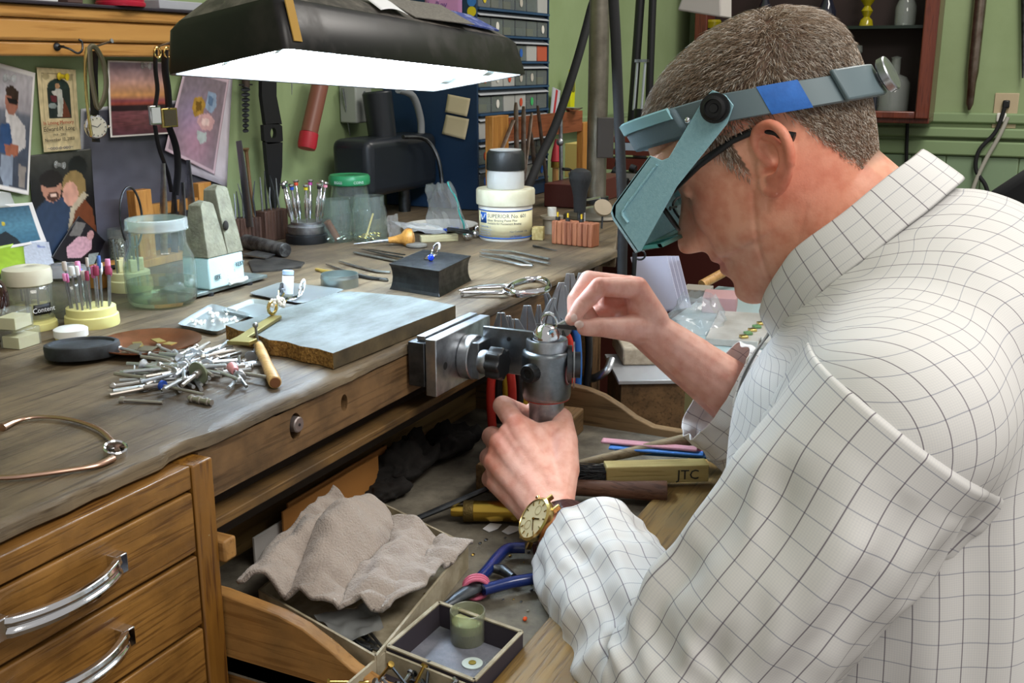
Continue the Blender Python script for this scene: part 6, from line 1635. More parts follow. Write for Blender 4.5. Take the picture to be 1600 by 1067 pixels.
o = MB().box((0, 0, .006), (.09, .03, .012)).build('paper_stack', mat('grey_paper', '#a9adb5', .6), loc=(1.24, 1.138, 1.3064), bevel=.001); tag(o, 'flat grey stack of cards on the shelf beside the red tin', 'paper')
def hook(u, v, lbl):
    p = by(u, v, 1.134); t = thing('cup_hook', lbl, 'hook', p)
    MB().lathe([(0, 0), (.0055, 0), (.0045, .0025), (.0018, .004), (.0018, .012)], (0, 0, 0), (0, -1, 0), 14).build('rose', M_DKSTEEL, t)
    MB().tube(smooth_pts([(0, -.010, 0), (.004, -.018, -.003), (.012, -.022, -.008), (.022, -.020, -.004), (.024, -.019, .006), (.020, -.018, .009)], 5), .0014, 8).build('hook_wire', M_DKSTEEL, t)
hook(89, 73, 'grey cup hook screwed into the pine shelf, left of the watches')
def nail(u, v, lbl):
    p = by(u, v, 1.134); t = thing('nail', lbl, 'nail', p); MB().cyl((0, 0, 0), (.004, -.030, .008), .0014, seg=8).build('shank', M_STEEL, t); MB().cyl((.004, -.030, .008), (.0042, -.0315, .0084), .003, seg=12).build('head', M_STEEL, t); return p
nail(145, 74, 'nail in the pine shelf carrying the round watch'); nail(243, 74, 'nail in the pine shelf carrying two dress watches')
def wpts(px, Y): return [by(u, v, Y) for u, v in px]
# round-dial watch
YW = 1.112
t = thing('hanging_watch', 'round steel wristwatch with white dial hanging on a black strap', 'watch')
c = by(149, 198, YW); s = mpp(c)
MB().lathe([(0, -.003), (17 * s, -.003), (19 * s, 0), (18.5 * s, .003), (16.5 * s, .0045), (0, .0045)], c, (-.25, -1, -.05), 32).build('case', M_CHROME, t)
nd_ = Vector((-.25, -1, -.05)).normalized()
MB().lathe([(0, .0047), (15.5 * s, .0047), (0, .0052)], c, nd_, 28).build('dial', mat('silver_dial', '#c8c4b4', .3), t)
fx, fy, fd = frame_from(nd_); b = MB()
for k in range(12):
    a = k * PI / 6; q_ = c + nd_ * .0055 + (fx * math.cos(a) + fy * math.sin(a)) * 12.5 * s; b.tube([q_, q_ + (fx * math.cos(a) + fy * math.sin(a)) * 2 * s], .0005, 6)
b.tube([c + nd_ * .0058, c + nd_ * .0058 + fx * 6 * s + fy * 5 * s], .0005, 6); b.tube([c + nd_ * .0058, c + nd_ * .0058 - fx * 10 * s + fy * 3 * s], .0004, 6)
b.build('markers_and_hands', M_DKSTEEL, t)
MB().tube(wpts([(148, 182), (147, 150), (146, 118), (147, 80)], YW + .004), .0078, 8, flat=.25, up=(1, 0, 0)).build('upper_strap', mat('black_leather', '#15161a', .45, bump=.2), t)
MB().tube(wpts([(149, 214), (150, 220), (150, 222)], YW + .004), .0075, 8, flat=.25, up=(1, 0, 0)).build('lower_strap', mat('black_leather', '#15161a', .45, bump=.2), t)
b = MB(); b.cyl(by(168, 198, YW), by(171, 198, YW), .002, seg=8); b.build('crown', M_CHROME, t)
t = thing('gold_bracelet', 'thin gold chain bracelet looped over the same nail as the round watch', 'bracelet'); MB().tube(smooth_pts(wpts([(136, 74), (133, 100), (135, 150), (139, 185), (143, 212)], YW - .006), 6), .0020, 8).build('chain', M_GOLD, t)
t = thing('silver_bracelet', 'tarnished steel expanding bracelet looped over the watch nail', 'bracelet'); lp2 = wpts([(140, 75), (142, 110), (148, 150), (153, 168), (162, 155), (166, 130), (162, 100), (152, 78), (145, 72)], YW - .008); pts = smooth_pts(lp2 + [lp2[0]], 5)[:-1]; MB().tube(pts, .0026, 8, closed=True, flat=1.5).build('links', mat('tarnished_silver', '#8d8672', .35, 1.0), t)
# two dress watches
for (u0, u1, uc, vc_, cw, chh, lbl, m_, Yw) in ((243, 246, 242, 180, 9, 15, 'narrow jewelled dress watch on a thin black strap, left of the pair', M_CHROME, 1.108), (258, 262, 264, 184, 13, 15, 'square gold dress watch on a black strap, right of the pair', M_GOLD, 1.112)):
    t = thing('dress_watch', lbl, 'watch'); c = by(uc, vc_, Yw); s = mpp(c)
    MB().box(c, (cw * 2.6 * s, .005, chh * 2 * s)).build('case', m_, t, bevel=.0012)
    MB().box(c + Vector((0, -.0028, 0)), (cw * 2.0 * s, .0008, chh * 1.6 * s)).build('dial', mat('dark_dial', '#4a4438', .2) if cw > 10 else mat('diamond', '#eef2f6', .03, 0, trans=.4, ior=2.2), t)
    w_ = .0042 if cw < 10 else .0068
    MB().tube(smooth_pts(wpts([(u0, 78), (u0, 110), (u1, 140), (uc, 168)], Yw), 4), w_, 8, flat=.3, up=(1, 0, 0)).build('upper_strap', mat('black_leather', '#15161a', .45, bump=.2), t)
    low = [(uc, 196), (uc + 6, 230), (262, 270), (268, 300)] if cw < 10 else [(uc, 198), (275, 230), (278, 265), (274, 305)]
    MB().tube(smooth_pts(wpts(low, Yw), 4), w_, 8, flat=.3, up=(1, 0, 0)).build('lower_strap', mat('black_leather', '#15161a', .45, bump=.2), t)
    MB().tube([by(u0, 82, Yw) + Vector((.006 * math.cos(a), -.004, .007 * math.sin(a))) for a in [2 * PI * i / 16 for i in range(16)]], .0014, 6, closed=True).build('buckle', M_GOLD, t)
# ---- tools hanging under the lamp
t = thing('auger_bit', 'spiral steel auger bit hanging on the green wall', 'drill bit'); YH = WY - .02
c0, c1 = by(384, 100, YH), by(384, 207, YH)
n = 90; R = []
for k in range(n):
    f_ = k / (n - 1); p = c0.lerp(c1, .32 + .68 * f_); a = f_ * 2 * PI * 4.5; r = .0075 * (1 - .35 * f_)
    R.append([p + Vector((r * math.cos(a + q), r * math.sin(a + q), 0)) for q in (0, .35, PI, PI + .35)])
MB().rings(R).build('spiral', M_DKSTEEL, t); MB().cyl(c0, c0.lerp(c1, .34), .0065, seg=10).build('shank', mat('rusty_dark', '#4a4038', .6, .6), t)
MB().box(c0.lerp(c1, .30), (.030, .004, .0025)).build('cross_pin', M_DKSTEEL, t)
t = thing('black_tongs', 'black iron tongs with an eye hanging point down on the wall', 'tongs')
prof = [(404, 90), (404, 150), (411, 195), (409, 212), (411, 225), (413, 250), (416, 290), (424, 322), (428, 325), (432, 300), (436, 260), (437, 225), (436, 208), (432, 195), (427, 150), (427, 90)]
YH2 = WY - .028
P3 = [by(u, v, YH2) for u, v in prof]
hole = [by(422 + 4.6 * math.cos(a), 208 + 9 * math.sin(a), YH2) for a in [2 * PI * i / 16 for i in range(16)]]
b = MB()
# plate with an eye: bridge outer outline to hole by angle matching
cx_ = sum((p.x for p in hole)) / 16; cz_ = sum((p.z for p in hole)) / 16
out16 = []
for i in range(16):
    a = math.atan2(hole[i].z - cz_, hole[i].x - cx_); zt, zb_ = by(422, 193, YH2).z, by(422, 224, YH2).z
    dx, dz = math.cos(a), math.sin(a); hx_ = (by(437, 208, YH2).x - by(408, 208, YH2).x) / 2
    tt = min(hx_ / abs(dx) if abs(dx) > 1e-6 else 9, ((zt - cz_) if dz > 0 else (cz_ - zb_)) / abs(dz) if abs(dz) > 1e-6 else 9)
    out16.append(Vector((cx_ + dx * tt, YH2, cz_ + dz * tt)))
dy = Vector((0, -.007, 0))
b.rings([[p for p in out16], [p for p in hole], [p + dy for p in hole], [p + dy for p in out16], [p for p in out16]], True, False, False)
def slab(px):
    P4 = [by(u, v, YH2) for u, v in px]; n_ = len(P4); b._add(P4 + [p + dy for p in P4], [tuple(range(n_)), tuple(range(2 * n_ - 1, n_ - 1, -1))] + [(i, (i + 1) % n_, n_ + (i + 1) % n_, n_ + i) for i in range(n_)])
slab([(404, 85), (427, 85), (427, 150), (435.5, 194), (410, 194), (404, 150)]); slab([(409.5, 222), (436.5, 222), (436, 260), (432, 300), (427, 326), (424, 326), (416, 290), (412, 250)])
b.build('tong_blade', mat('black_iron', '#17181c', .5), t)
t = thing('red_tipped_rod', 'brown wooden rod with a bright red rubber tip hanging askew', 'rod'); YH3 = WY - .03
c0, c1, c2 = by(503, 120, YH3), by(483, 208, YH3), by(479, 232, YH3)
MB().cyl(c0, c1, .0150, .0150, seg=18).build('rod', mat('brown_lacquer', '#7e4f40', .4), t); MB().lathe([(0, 0), (.0165, 0), (.0168, .022), (.0150, .0285), (0, .030)], c1, c2 - c1, 20).build('red_tip', mat('red_rubber', '#b02734', .45), t)
for (a, b_, r, lbl) in (((456, 100), (456, 148), .0016, 'thin steel rod hanging on the wall beside the black tongs'), ((535, 138), (547, 212), .0028, 'pointed steel spike hanging left of the grey switch box')):
    o = MB().cyl(by(*a, WY - .015), by(*b_, WY - .015), r, r * .4, seg=10).build('steel_rod', M_STEEL); tag(o, lbl, 'rod')
t = thing('switch_box', 'grey steel electrical box on the wall behind the lamp', 'electrical box'); c = by(556, 160, WY - .02)
MB().box(c, (.055, .038, .075)).build('box_body', mat('grey_enamel', '#9aa09a', .5), t, bevel=.003); MB().cyl(c + Vector((.0, -.019, .018)), c + Vector((0, -.021, .018)), .003, seg=10).build('screw', M_STEEL, t)
MB().cyl(c + Vector((.034, -.01, 0)), c + Vector((.034, -.026, 0)), .016, seg=20).build('round_plug', mat('ivory_plug', '#c9bd9a', .5), t)
# ---- wooden rack with saw frames
t = thing('tool_rack', 'low orange wooden rack of saw blades against the wall', 'rack')
def post(u0, u1, v0, v1, Y, d=.016):
    a = by(u0, v1, Y); c_ = by(u1, v0, Y); MB().bx(a.x, c_.x, Y, Y + d, BZ + .0005, c_.z).build('post', M_ORANGEW, t, bevel=.001)
post(214, 236, 295, 340, 1.115); post(311, 330, 284, 300, 1.125)
a = by(270, 318, 1.122); c_ = by(330, 300, 1.122); MB().bx(by(236, 320, 1.122).x, c_.x, 1.128, 1.138, c_.z - .022, c_.z - .006).build('rail', M_ORANGEW, t)
MB().bx(by(160, 420, 1.11).x, by(320, 380, 1.11).x, 1.10, 1.145, BZ + .0005, BZ + .012).build('rack_base', M_ORANGEW, t, bevel=.001)
for k, (u, v0, v1, lbl) in enumerate(((255, 255, 380, 'pale steel saw blade standing in the rack, leftmost'), (272, 300, 385, 'dark steel blade standing in the rack beside the pale one'), (285, 285, 385, 'steel blade in the rack nearest the stone wedge'), (300, 250, 330, 'slanted steel blade hooked behind the stone wedge'))):
    p0 = by(u, v1, 1.108); p0.z = BZ + .0125; p1 = by(u - (6 if k == 3 else 0), v0, 1.108)
    o = MB().tube([p0, p0.lerp(p1, .5), p1], [.007, .0075, .004], 8, flat=.2, up=(1, 0, 0)).build('saw_blade', M_STEEL if k != 1 else M_DKSTEEL); tag(o, lbl, 'blade')
t = thing('coiled_wire', 'wire coil standing against the poster beside the rack', 'wire'); c = by(205, 340, 1.10); MB().tube([c + Vector((.020 * math.cos(a), 0, .042 * math.sin(a))) for a in [2 * PI * i / 36 for i in range(36)]], .0016, 8, closed=True).build('wire_loop', M_DKSTEEL, t)
t = thing('bead_jar', 'small jar of silver beads at the foot of the couple photo', 'jar', bz(165, 414) + Vector((0, -.03, 0))); s = mpp(t.location)
MB().lathe([(15 * s, 0), (16 * s, 4 * s), (16 * s, 60 * s)], seg=24, cap=False).build('jar_glass', M_GLASS, t, solid=.0008)
MB().lathe([(0, 1 * s), (14.5 * s, 2 * s), (14.5 * s, 46 * s), (0, 47 * s)], seg=24).build('beads', mat('silver_beads', '#a9a69c', .35, .7, col2='#5d5a50', scale=350, lo=.45, hi=.55, bump=1, bscale=380), t)
# ---- flat file strip and needle blocks at the wall
p0, p1 = by(390, 345, 1.10), by(373, 220, 1.12)
o = MB().tube([p0 + Vector((0, 0, -.01)), p0.lerp(p1, .5), p1], [.0075, .0075, .006], 8, flat=.2, up=(1, 0, 0)).build('flat_file', mat('grey_file_steel', '#7c8084', .4, 1.0)); tag(o, 'tall grey flat file leaning on the wall beside the black tongs', 'file')
o = MB().tube([by(398, 345, 1.11), by(391, 290, 1.13), by(385, 238, 1.14), by(384, 232, 1.14)], [.0022, .0026, .0030, .006], 10).build('brush_stick', mat('brown_stick', '#6d5030', .6)); tag(o, 'thin brown stick with a knobbed top leaning behind the grey file', 'stick')
M_DBLK = wood('dark_block_wood', '#5a4034', '#38261e', 'Z', 1.0, .6)
def needle_block(label, u0, v0, u1, v1, top, needles, seed):
    a, c_ = bz(u0, v0), bz(u1, v1); L = (c_ - a).length; t = thing('needle_block', label, 'tool block', a, math.atan2(c_.y - a.y, c_.x - a.x)); H_ = top * mpp(a); n_ = 7
    for k in range(n_): MB().box((L * (k + .5) / n_, .013, H_ / 2), (L / n_ * .98, .026, H_)).build('flute', M_DBLK, t, bevel=.0016)
    r_ = random.Random(seed)
    for k in range(needles):
        x = L * (k + .7) / (needles + .4); hh = r_.uniform(.035, .065); MB().tube([(x, .012, H_ - .001), (x + r_.uniform(-.003, .003), .014, H_ + hh * .5), (x + r_.uniform(-.005, .005), .016, H_ + hh)], [.0016, .0016, .0007], 8).build('needle', M_DKSTEEL if k % 2 else M_STEEL, t)
needle_block('dark fluted block of needle files behind the stone wedge', 372, 383, 412, 378, 40, 6, 1)
needle_block('dark fluted block of needle files beside the screwdriver stand', 417, 379, 452, 372, 48, 5, 5)
# ---- screwdriver stand
t = thing('screwdriver_stand', 'round rotating stand of watch screwdrivers with coloured collars', 'screwdriver set', bz(480, 378)); s = mpp(t.location)
MB().lathe([(0, 0), (32 * s, 0), (33 * s, 3 * s), (32 * s, 13 * s), (29 * s, 14 * s), (0, 14 * s)], seg=36).build('black_base', M_BLACK, t)
MB().lathe([(0, 14 * s), (28 * s, 14 * s), (29 * s, 16 * s), (29 * s, 26 * s), (27 * s, 28 * s), (24 * s, 29 * s), (24 * s, 33 * s), (0, 34 * s)], seg=36).build('aluminium_drum', M_STEEL, t)
cols = ['#b03a8c', '#d04a28', '#3f6a4a', '#2a2a2c', '#2a4fb0', '#c9b42a', '#1c1c1e', '#d88a9a', '#8a8a8a']
for k in range(9):
    a = 2 * PI * k / 9 + .35; ra = 22 * s; p0 = Vector((ra * math.cos(a), ra * math.sin(a), 30 * s)); p1 = p0 + Vector((.012 * math.cos(a), .012 * math.sin(a), 66 * s)); d_ = (p1 - p0).normalized(); L = (p1 - p0).length
    q_ = MB(); q_.lathe([(0, 0), (.0012, 0), (.0016, L * .15), (.0034, L * .18), (.0034, L * .62), (.0020, L * .65), (.0020, L * .85), (0, L * .85)], p0, d_, 10); o = q_.build('screwdriver', M_CHROME, t)
    MB().lathe([(0, 0), (.0034, 0), (.0034, .005), (0, .005)], p0 + d_ * L * .83, d_, 12).build('collar', mat('collar_' + cols[k][1:], cols[k], .4), o)
    MB().lathe([(0, 0), (.0042, 0), (.0052, .002), (.0046, .004), (0, .0045)], p0 + d_ * (L * .83 + .005), d_, 12).build('swivel_cap', M_CHROME, o)
# ---- glass jars
def glass_jar(label, u, v, rpx, hpx, neck=.82, parts=None):
    t = thing('glass_jar', label, 'jar', bz(u, v)); s = mpp(t.location); r, h = rpx * s, hpx * s
    MB().lathe([(0, .001), (r * .9, .001), (r, h * .08), (r, h * .62), (r * .95, h * .72), (r * neck, h * .82), (r * neck, h), (r * neck * .95, h), (r * neck * .95, h * .83), (r * .92, h * .72), (r * .96, h * .62), (r * .96, h * .1), (0, .003)], seg=36, cap=False).build('jar_glass', M_GLASS, t); return t, s, r, h
t, s, r, h = glass_jar('lidded glass jar with a green screw cap near the wall', 549, 366, 31, 88, .9)
MB().lathe([(r * .98, h * .88), (r * 1.02, h * .9), (r * 1.02, h * 1.01), (r * .95, h * 1.05), (0, h * 1.06)], seg=36, cap=False).build('green_lid', mat('green_lid', '#2f8a58', .35), t, solid=.0008)
_a = math.atan2(-t.location.y, -t.location.x)
for da, tx in ((-.75, 'EGGS'), (.25, 'COINS')):
    a = _a + da + .2; text_obj('lid_text', tx, .0062, M_PAPER, t, (r * 1.035 * math.cos(a), r * 1.035 * math.sin(a), h * .92), (PI / 2, 0, a + PI / 2), .0001, 'CENTER')
t, s, r, h = glass_jar('short open glass jar with gold scraps inside', 578, 376, 28, 70, .86)
rb = random.Random(3)
for k in range(14):
    a = rb.uniform(0, 6.28); q_ = r * .7 * math.sqrt(rb.random()); MB().tube([(q_ * math.cos(a) + .004 * math.cos(x_), q_ * math.sin(a) + .004 * math.sin(x_), .006 + .001 * k % .008) for x_ in [2 * PI * i / 10 for i in range(10)]], .0008, 6, closed=True).build('gold_scrap', M_GOLD, t)
MB().cyl((-.012, 0, .006), (.018, .004, .042), .0016, seg=8).build('cotton_stick', mat('straw_stick', '#c9a868', .6), t)
t, s, r, h = glass_jar('open glass jar with silver scraps left of the gold jar', 528, 377, 25, 66, .88)
for k in range(8):
    a = rb.uniform(0, 6.28); q_ = r * .7 * math.sqrt(rb.random()); MB().ball((q_ * math.cos(a), q_ * math.sin(a), .006), .004, 8, 6, (1.3, .8, .7)).build('silver_scrap', M_CHROME, t)
MB().cyl((0, 0, .004), (-.014, .010, .034), .006, seg=10).build('copper_roll', mat('copper_roll', '#9c5f48', .4, .6), t)
o = bag('small_bag', 'small crumpled clear bag beside the open gold jar', lambda u, v: bz(608, 372, BZ + .001).lerp(bz(628, 366, BZ + .001), u) + Vector((.004 * v, .01 * v, .034 * v)), 12, 12, 9)
# ---- black motor housing with column and tubes
t = thing('black_motor', 'black cast motor housing with an upright column near the blue cabinet', 'motor', bz(620, 333))
c0 = t.location.copy()
def L3(u, v, Y): return by(u, v, Y) - c0
a = L3(562, 222, 1.06); d_ = L3(672, 292, 1.06)
MB().box(((a.x + d_.x) / 2, .0, (a.z + d_.z) / 2 + .004), (abs(d_.x - a.x), .085, abs(a.z - d_.z))).build('housing', mat('black_crackle', '#1d2228', .35), t, bevel=.016, bseg=4)
MB().cyl((( a.x + d_.x) / 2 - .01, 0, a.z - .01), ((a.x + d_.x) / 2 - .012, .01, a.z + .085), .026, .028, seg=24).build('column', mat('black_crackle', '#1d2228', .35), t, bevel=.004)
MB().cyl((( a.x + d_.x) / 2 + .06, .0, 0), ((a.x + d_.x) / 2 + .06, 0, d_.z + .02), .012, seg=16).build('foot', M_DKSTEEL, t)
MB().cyl((( a.x + d_.x) / 2 - .05, .0, 0), ((a.x + d_.x) / 2 - .05, 0, d_.z + .02), .012, seg=16).build('foot', M_DKSTEEL, t)
MB().tube(smooth_pts([L3(622, 140, 1.06), L3(645, 150, 1.06), L3(657, 185, 1.06), L3(658, 215, 1.06)], 5), .007, 10).build('grey_hose', mat('grey_hose', '#8a8f92', .5), t)
MB().tube(smooth_pts([L3(630, 214, 1.03), L3(665, 218, 1.02), L3(685, 250, 1.0), L3(692, 300, .99)], 5), .004, 8).build('metal_hose', M_DKSTEEL, t)
# ================================================================== contents of the pulled-out tray
def tz(u, v, z=TZ): return bz(u, v, z)
# cardboard box lid with plastic bag, wires and the towel over it
cb = [(575, 1035), (728, 848), (560, 790), (420, 985)]
ZB = TZ + .026
Pb = [tz(575, 1035, ZB), tz(730, 850, ZB), tz(575, 775, ZB)]; Pb.append(Pb[0] + Pb[2] - Pb[1])
for p in Pb: p.x = max(p.x, .612)
t = thing('card_box', 'shallow white cardboard box in the tray under the grey towel', 'box')
M_CARD = mat('worn_card', '#b5ab94', .8, col2='#8d836a', scale=40)
def wall_strip(a, b_, z0, z1, th, m, par, nm='box_wall'):
    d = (b_ - a); d.z = 0; L = d.length; ang = math.atan2(d.y, d.x); c = (a + b_) / 2
    MB().box((c.x, c.y, (z0 + z1) / 2), (L, th, z1 - z0), (0, 0, ang)).build(nm, m, par)
for i in range(4): wall_strip(Pb[i], Pb[(i + 1) % 4], TZ + .0007, ZB, .0022, M_CARD, t)
MB()._add([(p.x, p.y, TZ + .0008) for p in Pb] + [(p.x, p.y, TZ + .002) for p in Pb], [(3, 2, 1, 0), (4, 5, 6, 7), (0, 1, 5, 4), (1, 2, 6, 5), (2, 3, 7, 6), (3, 0, 4, 7)]).build('box_bottom', M_CARD, t)
# towel: a draped, folded cloth
rb = random.Random(9)
def towel(s_, t_):
    q = [tz(374, 928, TZ + .035), tz(520, 782, TZ + .055), tz(735, 855, TZ + .030), tz(612, 955, TZ + .030)]
    p = q[0].lerp(q[1], t_).lerp(q[3].lerp(q[2], t_), s_)
    z = .030 * math.exp(-((s_ - .30) ** 2 / .03 + (t_ - .62) ** 2 / .08)) + .012 * math.exp(-((s_ - .1) ** 2 / .05)) * (1 - t_)
    ridge = abs(math.sin(3.2 * s_ * PI + 1.8 * t_ + .8 * nz(s_ * 2, t_ * 2, 2)))
    z += .016 * ridge * (1 - .6 * s_) - .006 + .010 * nz(s_ * 3.2, t_ * 3.2, 8) + .005 * (1 - 2 * abs(nz(s_ * 5 + 3, t_ * 5, 6))) + .003 * nz(s_ * 12, t_ * 12, 4)
    edge = .004 * nz(s_ * 6, t_ * 6, 12)
    p = p + Vector((edge, .012 * nz(s_ * 2.5, t_ * 2.5, 17), z))
    p.z = max(p.z, ZB + .002); p.x = max(p.x, .613); p.y = min(p.y, .648); return p
o = MB().grid(towel, 90, 90).build('towel', mat('grey_terry', '#a89c92', .95, col2='#6f6359', scale=16, lo=.5, hi=.8, bump=1.0, bscale=520, sheen=.4)); q = o.modifiers.new('t', 'SOLIDIFY'); q.thickness = .004; q.offset = 1
tag(o, 'crumpled grayish pink terry towel draped over the cardboard box', 'towel')
o = MB().grid(lambda u, v: tz(490, 965, TZ + .012).lerp(tz(585, 945, TZ + .014), u).lerp(tz(540, 1010, TZ + .010).lerp(tz(600, 985, TZ + .010), u), v) + Vector((0, 0, .004 * nz(u * 4, v * 4, 2) + .003)), 24, 16).build('plastic_sheet', clear('grey_film', '#9a9d9c', .15, 1.5, .45)); tag(o, 'crumpled grey plastic bag poking out under the towel', 'bag')
for k in range(26):
    u, v = 545 + rb.uniform(-40, 42), 1008 + rb.uniform(-16, 18); v -= (u - 545) * .55
    p = tz(u, v, TZ + .004); a = 1.1 + rb.gauss(0, .3)
    o = MB().cyl((-.022, 0, 0), (.022, 0, 0), .0015, seg=6).build('steel_pin', M_STEEL if k % 2 else M_DKSTEEL, loc=(max(p.x, .635), p.y, TZ + .0045 + .0012 * (k % 5)), rot=(0, rb.uniform(-.08, .08), a)); tag(o, 'loose dark steel pin in the cardboard box below the towel', 'pin', 'steel pins in the cardboard box')
# envelopes standing at the back
for k, (c0, c1, h, col, lbl, dy) in enumerate((((440, 840), (585, 770), .085, '#b27a3e', 'orange-brown card folder standing behind the towel, front one', 0), ((444, 832), (600, 755), .088, '#a8703a', 'orange-brown card folder standing behind the towel, rear one', .006), ((395, 862), (440, 838), .040, '#c9c6c2', 'white folded paper standing left of the orange folders', .003))):
    a = bx(c0[0], c0[1], .70 if k < 2 else .655); b_ = bx(c1[0], c1[1], .84 if k < 2 else .70)
    y0 = .612 + dy + k * .003
    x0, x1 = by((443, 452, 395)[k], 810, y0).x, by((592, 606, 440)[k], 740, y0).x
    zt = by(c0[0], c0[1] - (10 if k < 2 else 5), y0).z
    zt = by((443, 452, 395)[k], {0: 800, 1: 786, 2: 842}[k], y0).z
    o = MB().bx(x0, x1, y0, y0 + .0025, TZ + .001, zt).build('card_folder' if k < 2 else 'folded_paper', mat('folder_%d' % k, col, .7), bevel=.0004); tag(o, lbl, 'folder' if k < 2 else 'paper')
# grey divided card tray with cup and disc
ZL = TZ + .024
Q = [tz(606, 1010, ZL), tz(686, 942, ZL), tz(815, 988, ZL), tz(742, 1066, ZL)]
Q[2] = Q[1] + (Q[2] - Q[1]); Q[3] = Q[0] + Q[2] - Q[1]
t = thing('parts_tray', 'dark lined card tray with raised rim holding a frosted cup', 'tray')
M_DARKC = mat('dark_lining', '#3a343c', .7); M_GREYC = mat('grey_lining', '#83858f', .6, col2='#6a6d78', scale=60, bump=.2, bscale=500)
for i in range(4): wall_strip(Q[i], Q[(i + 1) % 4], TZ + .0007, ZL, .0025, M_DARKC, t, 'tray_wall')
for i in range(4): wall_strip(Q[i], Q[(i + 1) % 4], ZL, ZL + .0012, .0034, M_CARD, t, 'tray_rim')
MB()._add([(p.x, p.y, TZ + .0008) for p in Q] + [(p.x, p.y, TZ + .003) for p in Q], [(3, 2, 1, 0), (4, 5, 6, 7), (0, 1, 5, 4), (1, 2, 6, 5), (2, 3, 7, 6), (3, 0, 4, 7)]).build('tray_bottom', M_GREYC, t)
dv = (Q[0] - Q[1]).normalized(); dw = (Q[3] - Q[0])
# second compartment in front with screws
Q2 = [Q[0] + dv * .004, Q[3] + dv * .004]; Q2 = [Q2[0], Q2[1], Q2[1] + dv * .075, Q2[0] + dv * .075]
t = thing('screw_tray', 'pale card tray full of screws and fittings nearest the camera', 'tray')
for i in range(4):
    if min(Q2[i].x, Q2[(i + 1) % 4].x) > .3: wall_strip(Q2[i], Q2[(i + 1) % 4], TZ + .0007, ZL - .002, .0022, M_CARD, t, 'tray_wall')
MB()._add([(p.x, p.y, TZ + .0008) for p in Q2] + [(p.x, p.y, TZ + .003) for p in Q2], [(3, 2, 1, 0), (4, 5, 6, 7), (0, 1, 5, 4), (1, 2, 6, 5), (2, 3, 7, 6), (3, 0, 4, 7)]).build('tray_bottom', M_DARKC, t)
for k in range(30):
    p = Q2[0].lerp(Q2[1], rb.uniform(.06, .92)) + dv * rb.uniform(.006, .040)
    v = Vector((rb.gauss(0, 1), rb.gauss(0, 1), rb.uniform(.1, .9))).normalized(); z0 = TZ + .005 + .002 * (k % 6)
    b = MB(); L = rb.uniform(.012, .030); b.cyl((0, 0, 0), v * L, .0012, seg=6); b.lathe([(0, 0), (.0030, 0), (.0026, .0018), (0, .002)], v * L, v, 8)
    o = b.build('loose_screw', (M_STEEL, M_DKSTEEL, M_BRASS)[k % 3], loc=(p.x, p.y, z0)); tag(o, 'small screw or pin jumbled in the pale card tray', 'screw', 'screws in the pale card tray')
# frosted cup with pale wax
t = thing('frosted_cup', 'frosted plastic cup half full of pale green wax', 'cup', tz(731, 1000, TZ + .0032)); s = mpp(t.location)
MB().lathe([(26 * s, 0), (27 * s, 2 * s), (27.5 * s, 52 * s), (26.5 * s, 53 * s), (25.5 * s, 52 * s), (25 * s, 3 * s), (0, 3 * s)], seg=36, cap=False).build('cup_wall', clear('frosted_plastic', '#dcdfcc', .3, 1.45, .80), t)
MB().lathe([(0, 0.5 * s), (25 * s, .5 * s), (25.3 * s, 10 * s), (25.2 * s, 20 * s), (0, 20 * s)], seg=32).build('dark_dregs', mat('grey_dregs', '#6f7260', .8), t)
MB().lathe([(0, 20.2 * s), (25.0 * s, 20.2 * s), (25.0 * s, 34 * s), (23 * s, 35 * s), (0, 34 * s)], seg=32).build('wax', mat('pale_wax', '#bcc294', .5, sss=.2), t)
t = thing('paper_disc', 'white round sanding disc with a brass centre in the dark lined tray', 'disc', tz(738, 1037, TZ + .0032)); s = mpp(t.location)
MB().lathe([(0, 0), (16.5 * s, 0), (16.5 * s, .0008), (0, .0009)], seg=36).build('disc', mat('white_abrasive', '#c4d2cf', .7), t); MB().lathe([(.0015, .0009), (.0032, .001), (.0030, .0016), (.0015, .0016)], seg=18).build('brass_eyelet', M_BRASS, t)
p0, p1 = tz(768, 992, TZ + .006), tz(808, 1008, TZ + .006); o = MB().cyl(p0, p1, .0018, seg=10).build('steel_tube', M_CHROME); tag(o, 'short bright steel tube lying beside the frosted cup', 'tube')
# blue-handled pliers with pink band
t = thing('blue_pliers', 'blue-handled pliers with a pink rubber band round the joint', 'pliers'); ZP = TZ + .012
M_BLUEH = mat('blue_dip', '#172a66', .22, coat=.4)
MB().tube(smooth_pts([tz(u, v, ZP) for u, v in ((742, 912), (762, 890), (780, 868), (795, 857), (820, 856))], 6), .0055, 12).build('handle', M_BLUEH, t)
MB().tube(smooth_pts([tz(u, v, ZP) for u, v in ((755, 922), (800, 910), (845, 902), (868, 896), (872, 888), (866, 876))], 6), .0055, 12).build('handle', M_BLUEH, t)
MB().tube([tz(692, 948, ZP - .002), tz(712, 936, ZP), tz(735, 922, ZP), tz(752, 913, ZP)], [.003, .006, .0085, .0075], 10, flat=.7).build('jaws', M_DKSTEEL, t)
for k in range(3): MB().tube([tz(744, 917, ZP) + Vector((.004 * (k - 1), .002 * (k - 1), 0)) + Vector((.55 * .011 * math.cos(a), -.85 * .011 * math.cos(a), .0095 * math.sin(a))) for a in [2 * PI * i / 20 for i in range(20)]], .0018, 8, closed=True).build('rubber_band', mat('pink_rubber', '#c2607a', .5), t)
MB().tube([tz(770, 888, ZP), tz(785, 890, ZP - .002), tz(802, 902, ZP - .002)], [.004, .0055, .004], 10).build('return_spring', M_DKSTEEL, t)
MB().tube([tz(858, 899, ZP), tz(866, 896, ZP)], .0058, 12).build('yellow_mark', mat('yellow_mark', '#b9b030', .4), t)
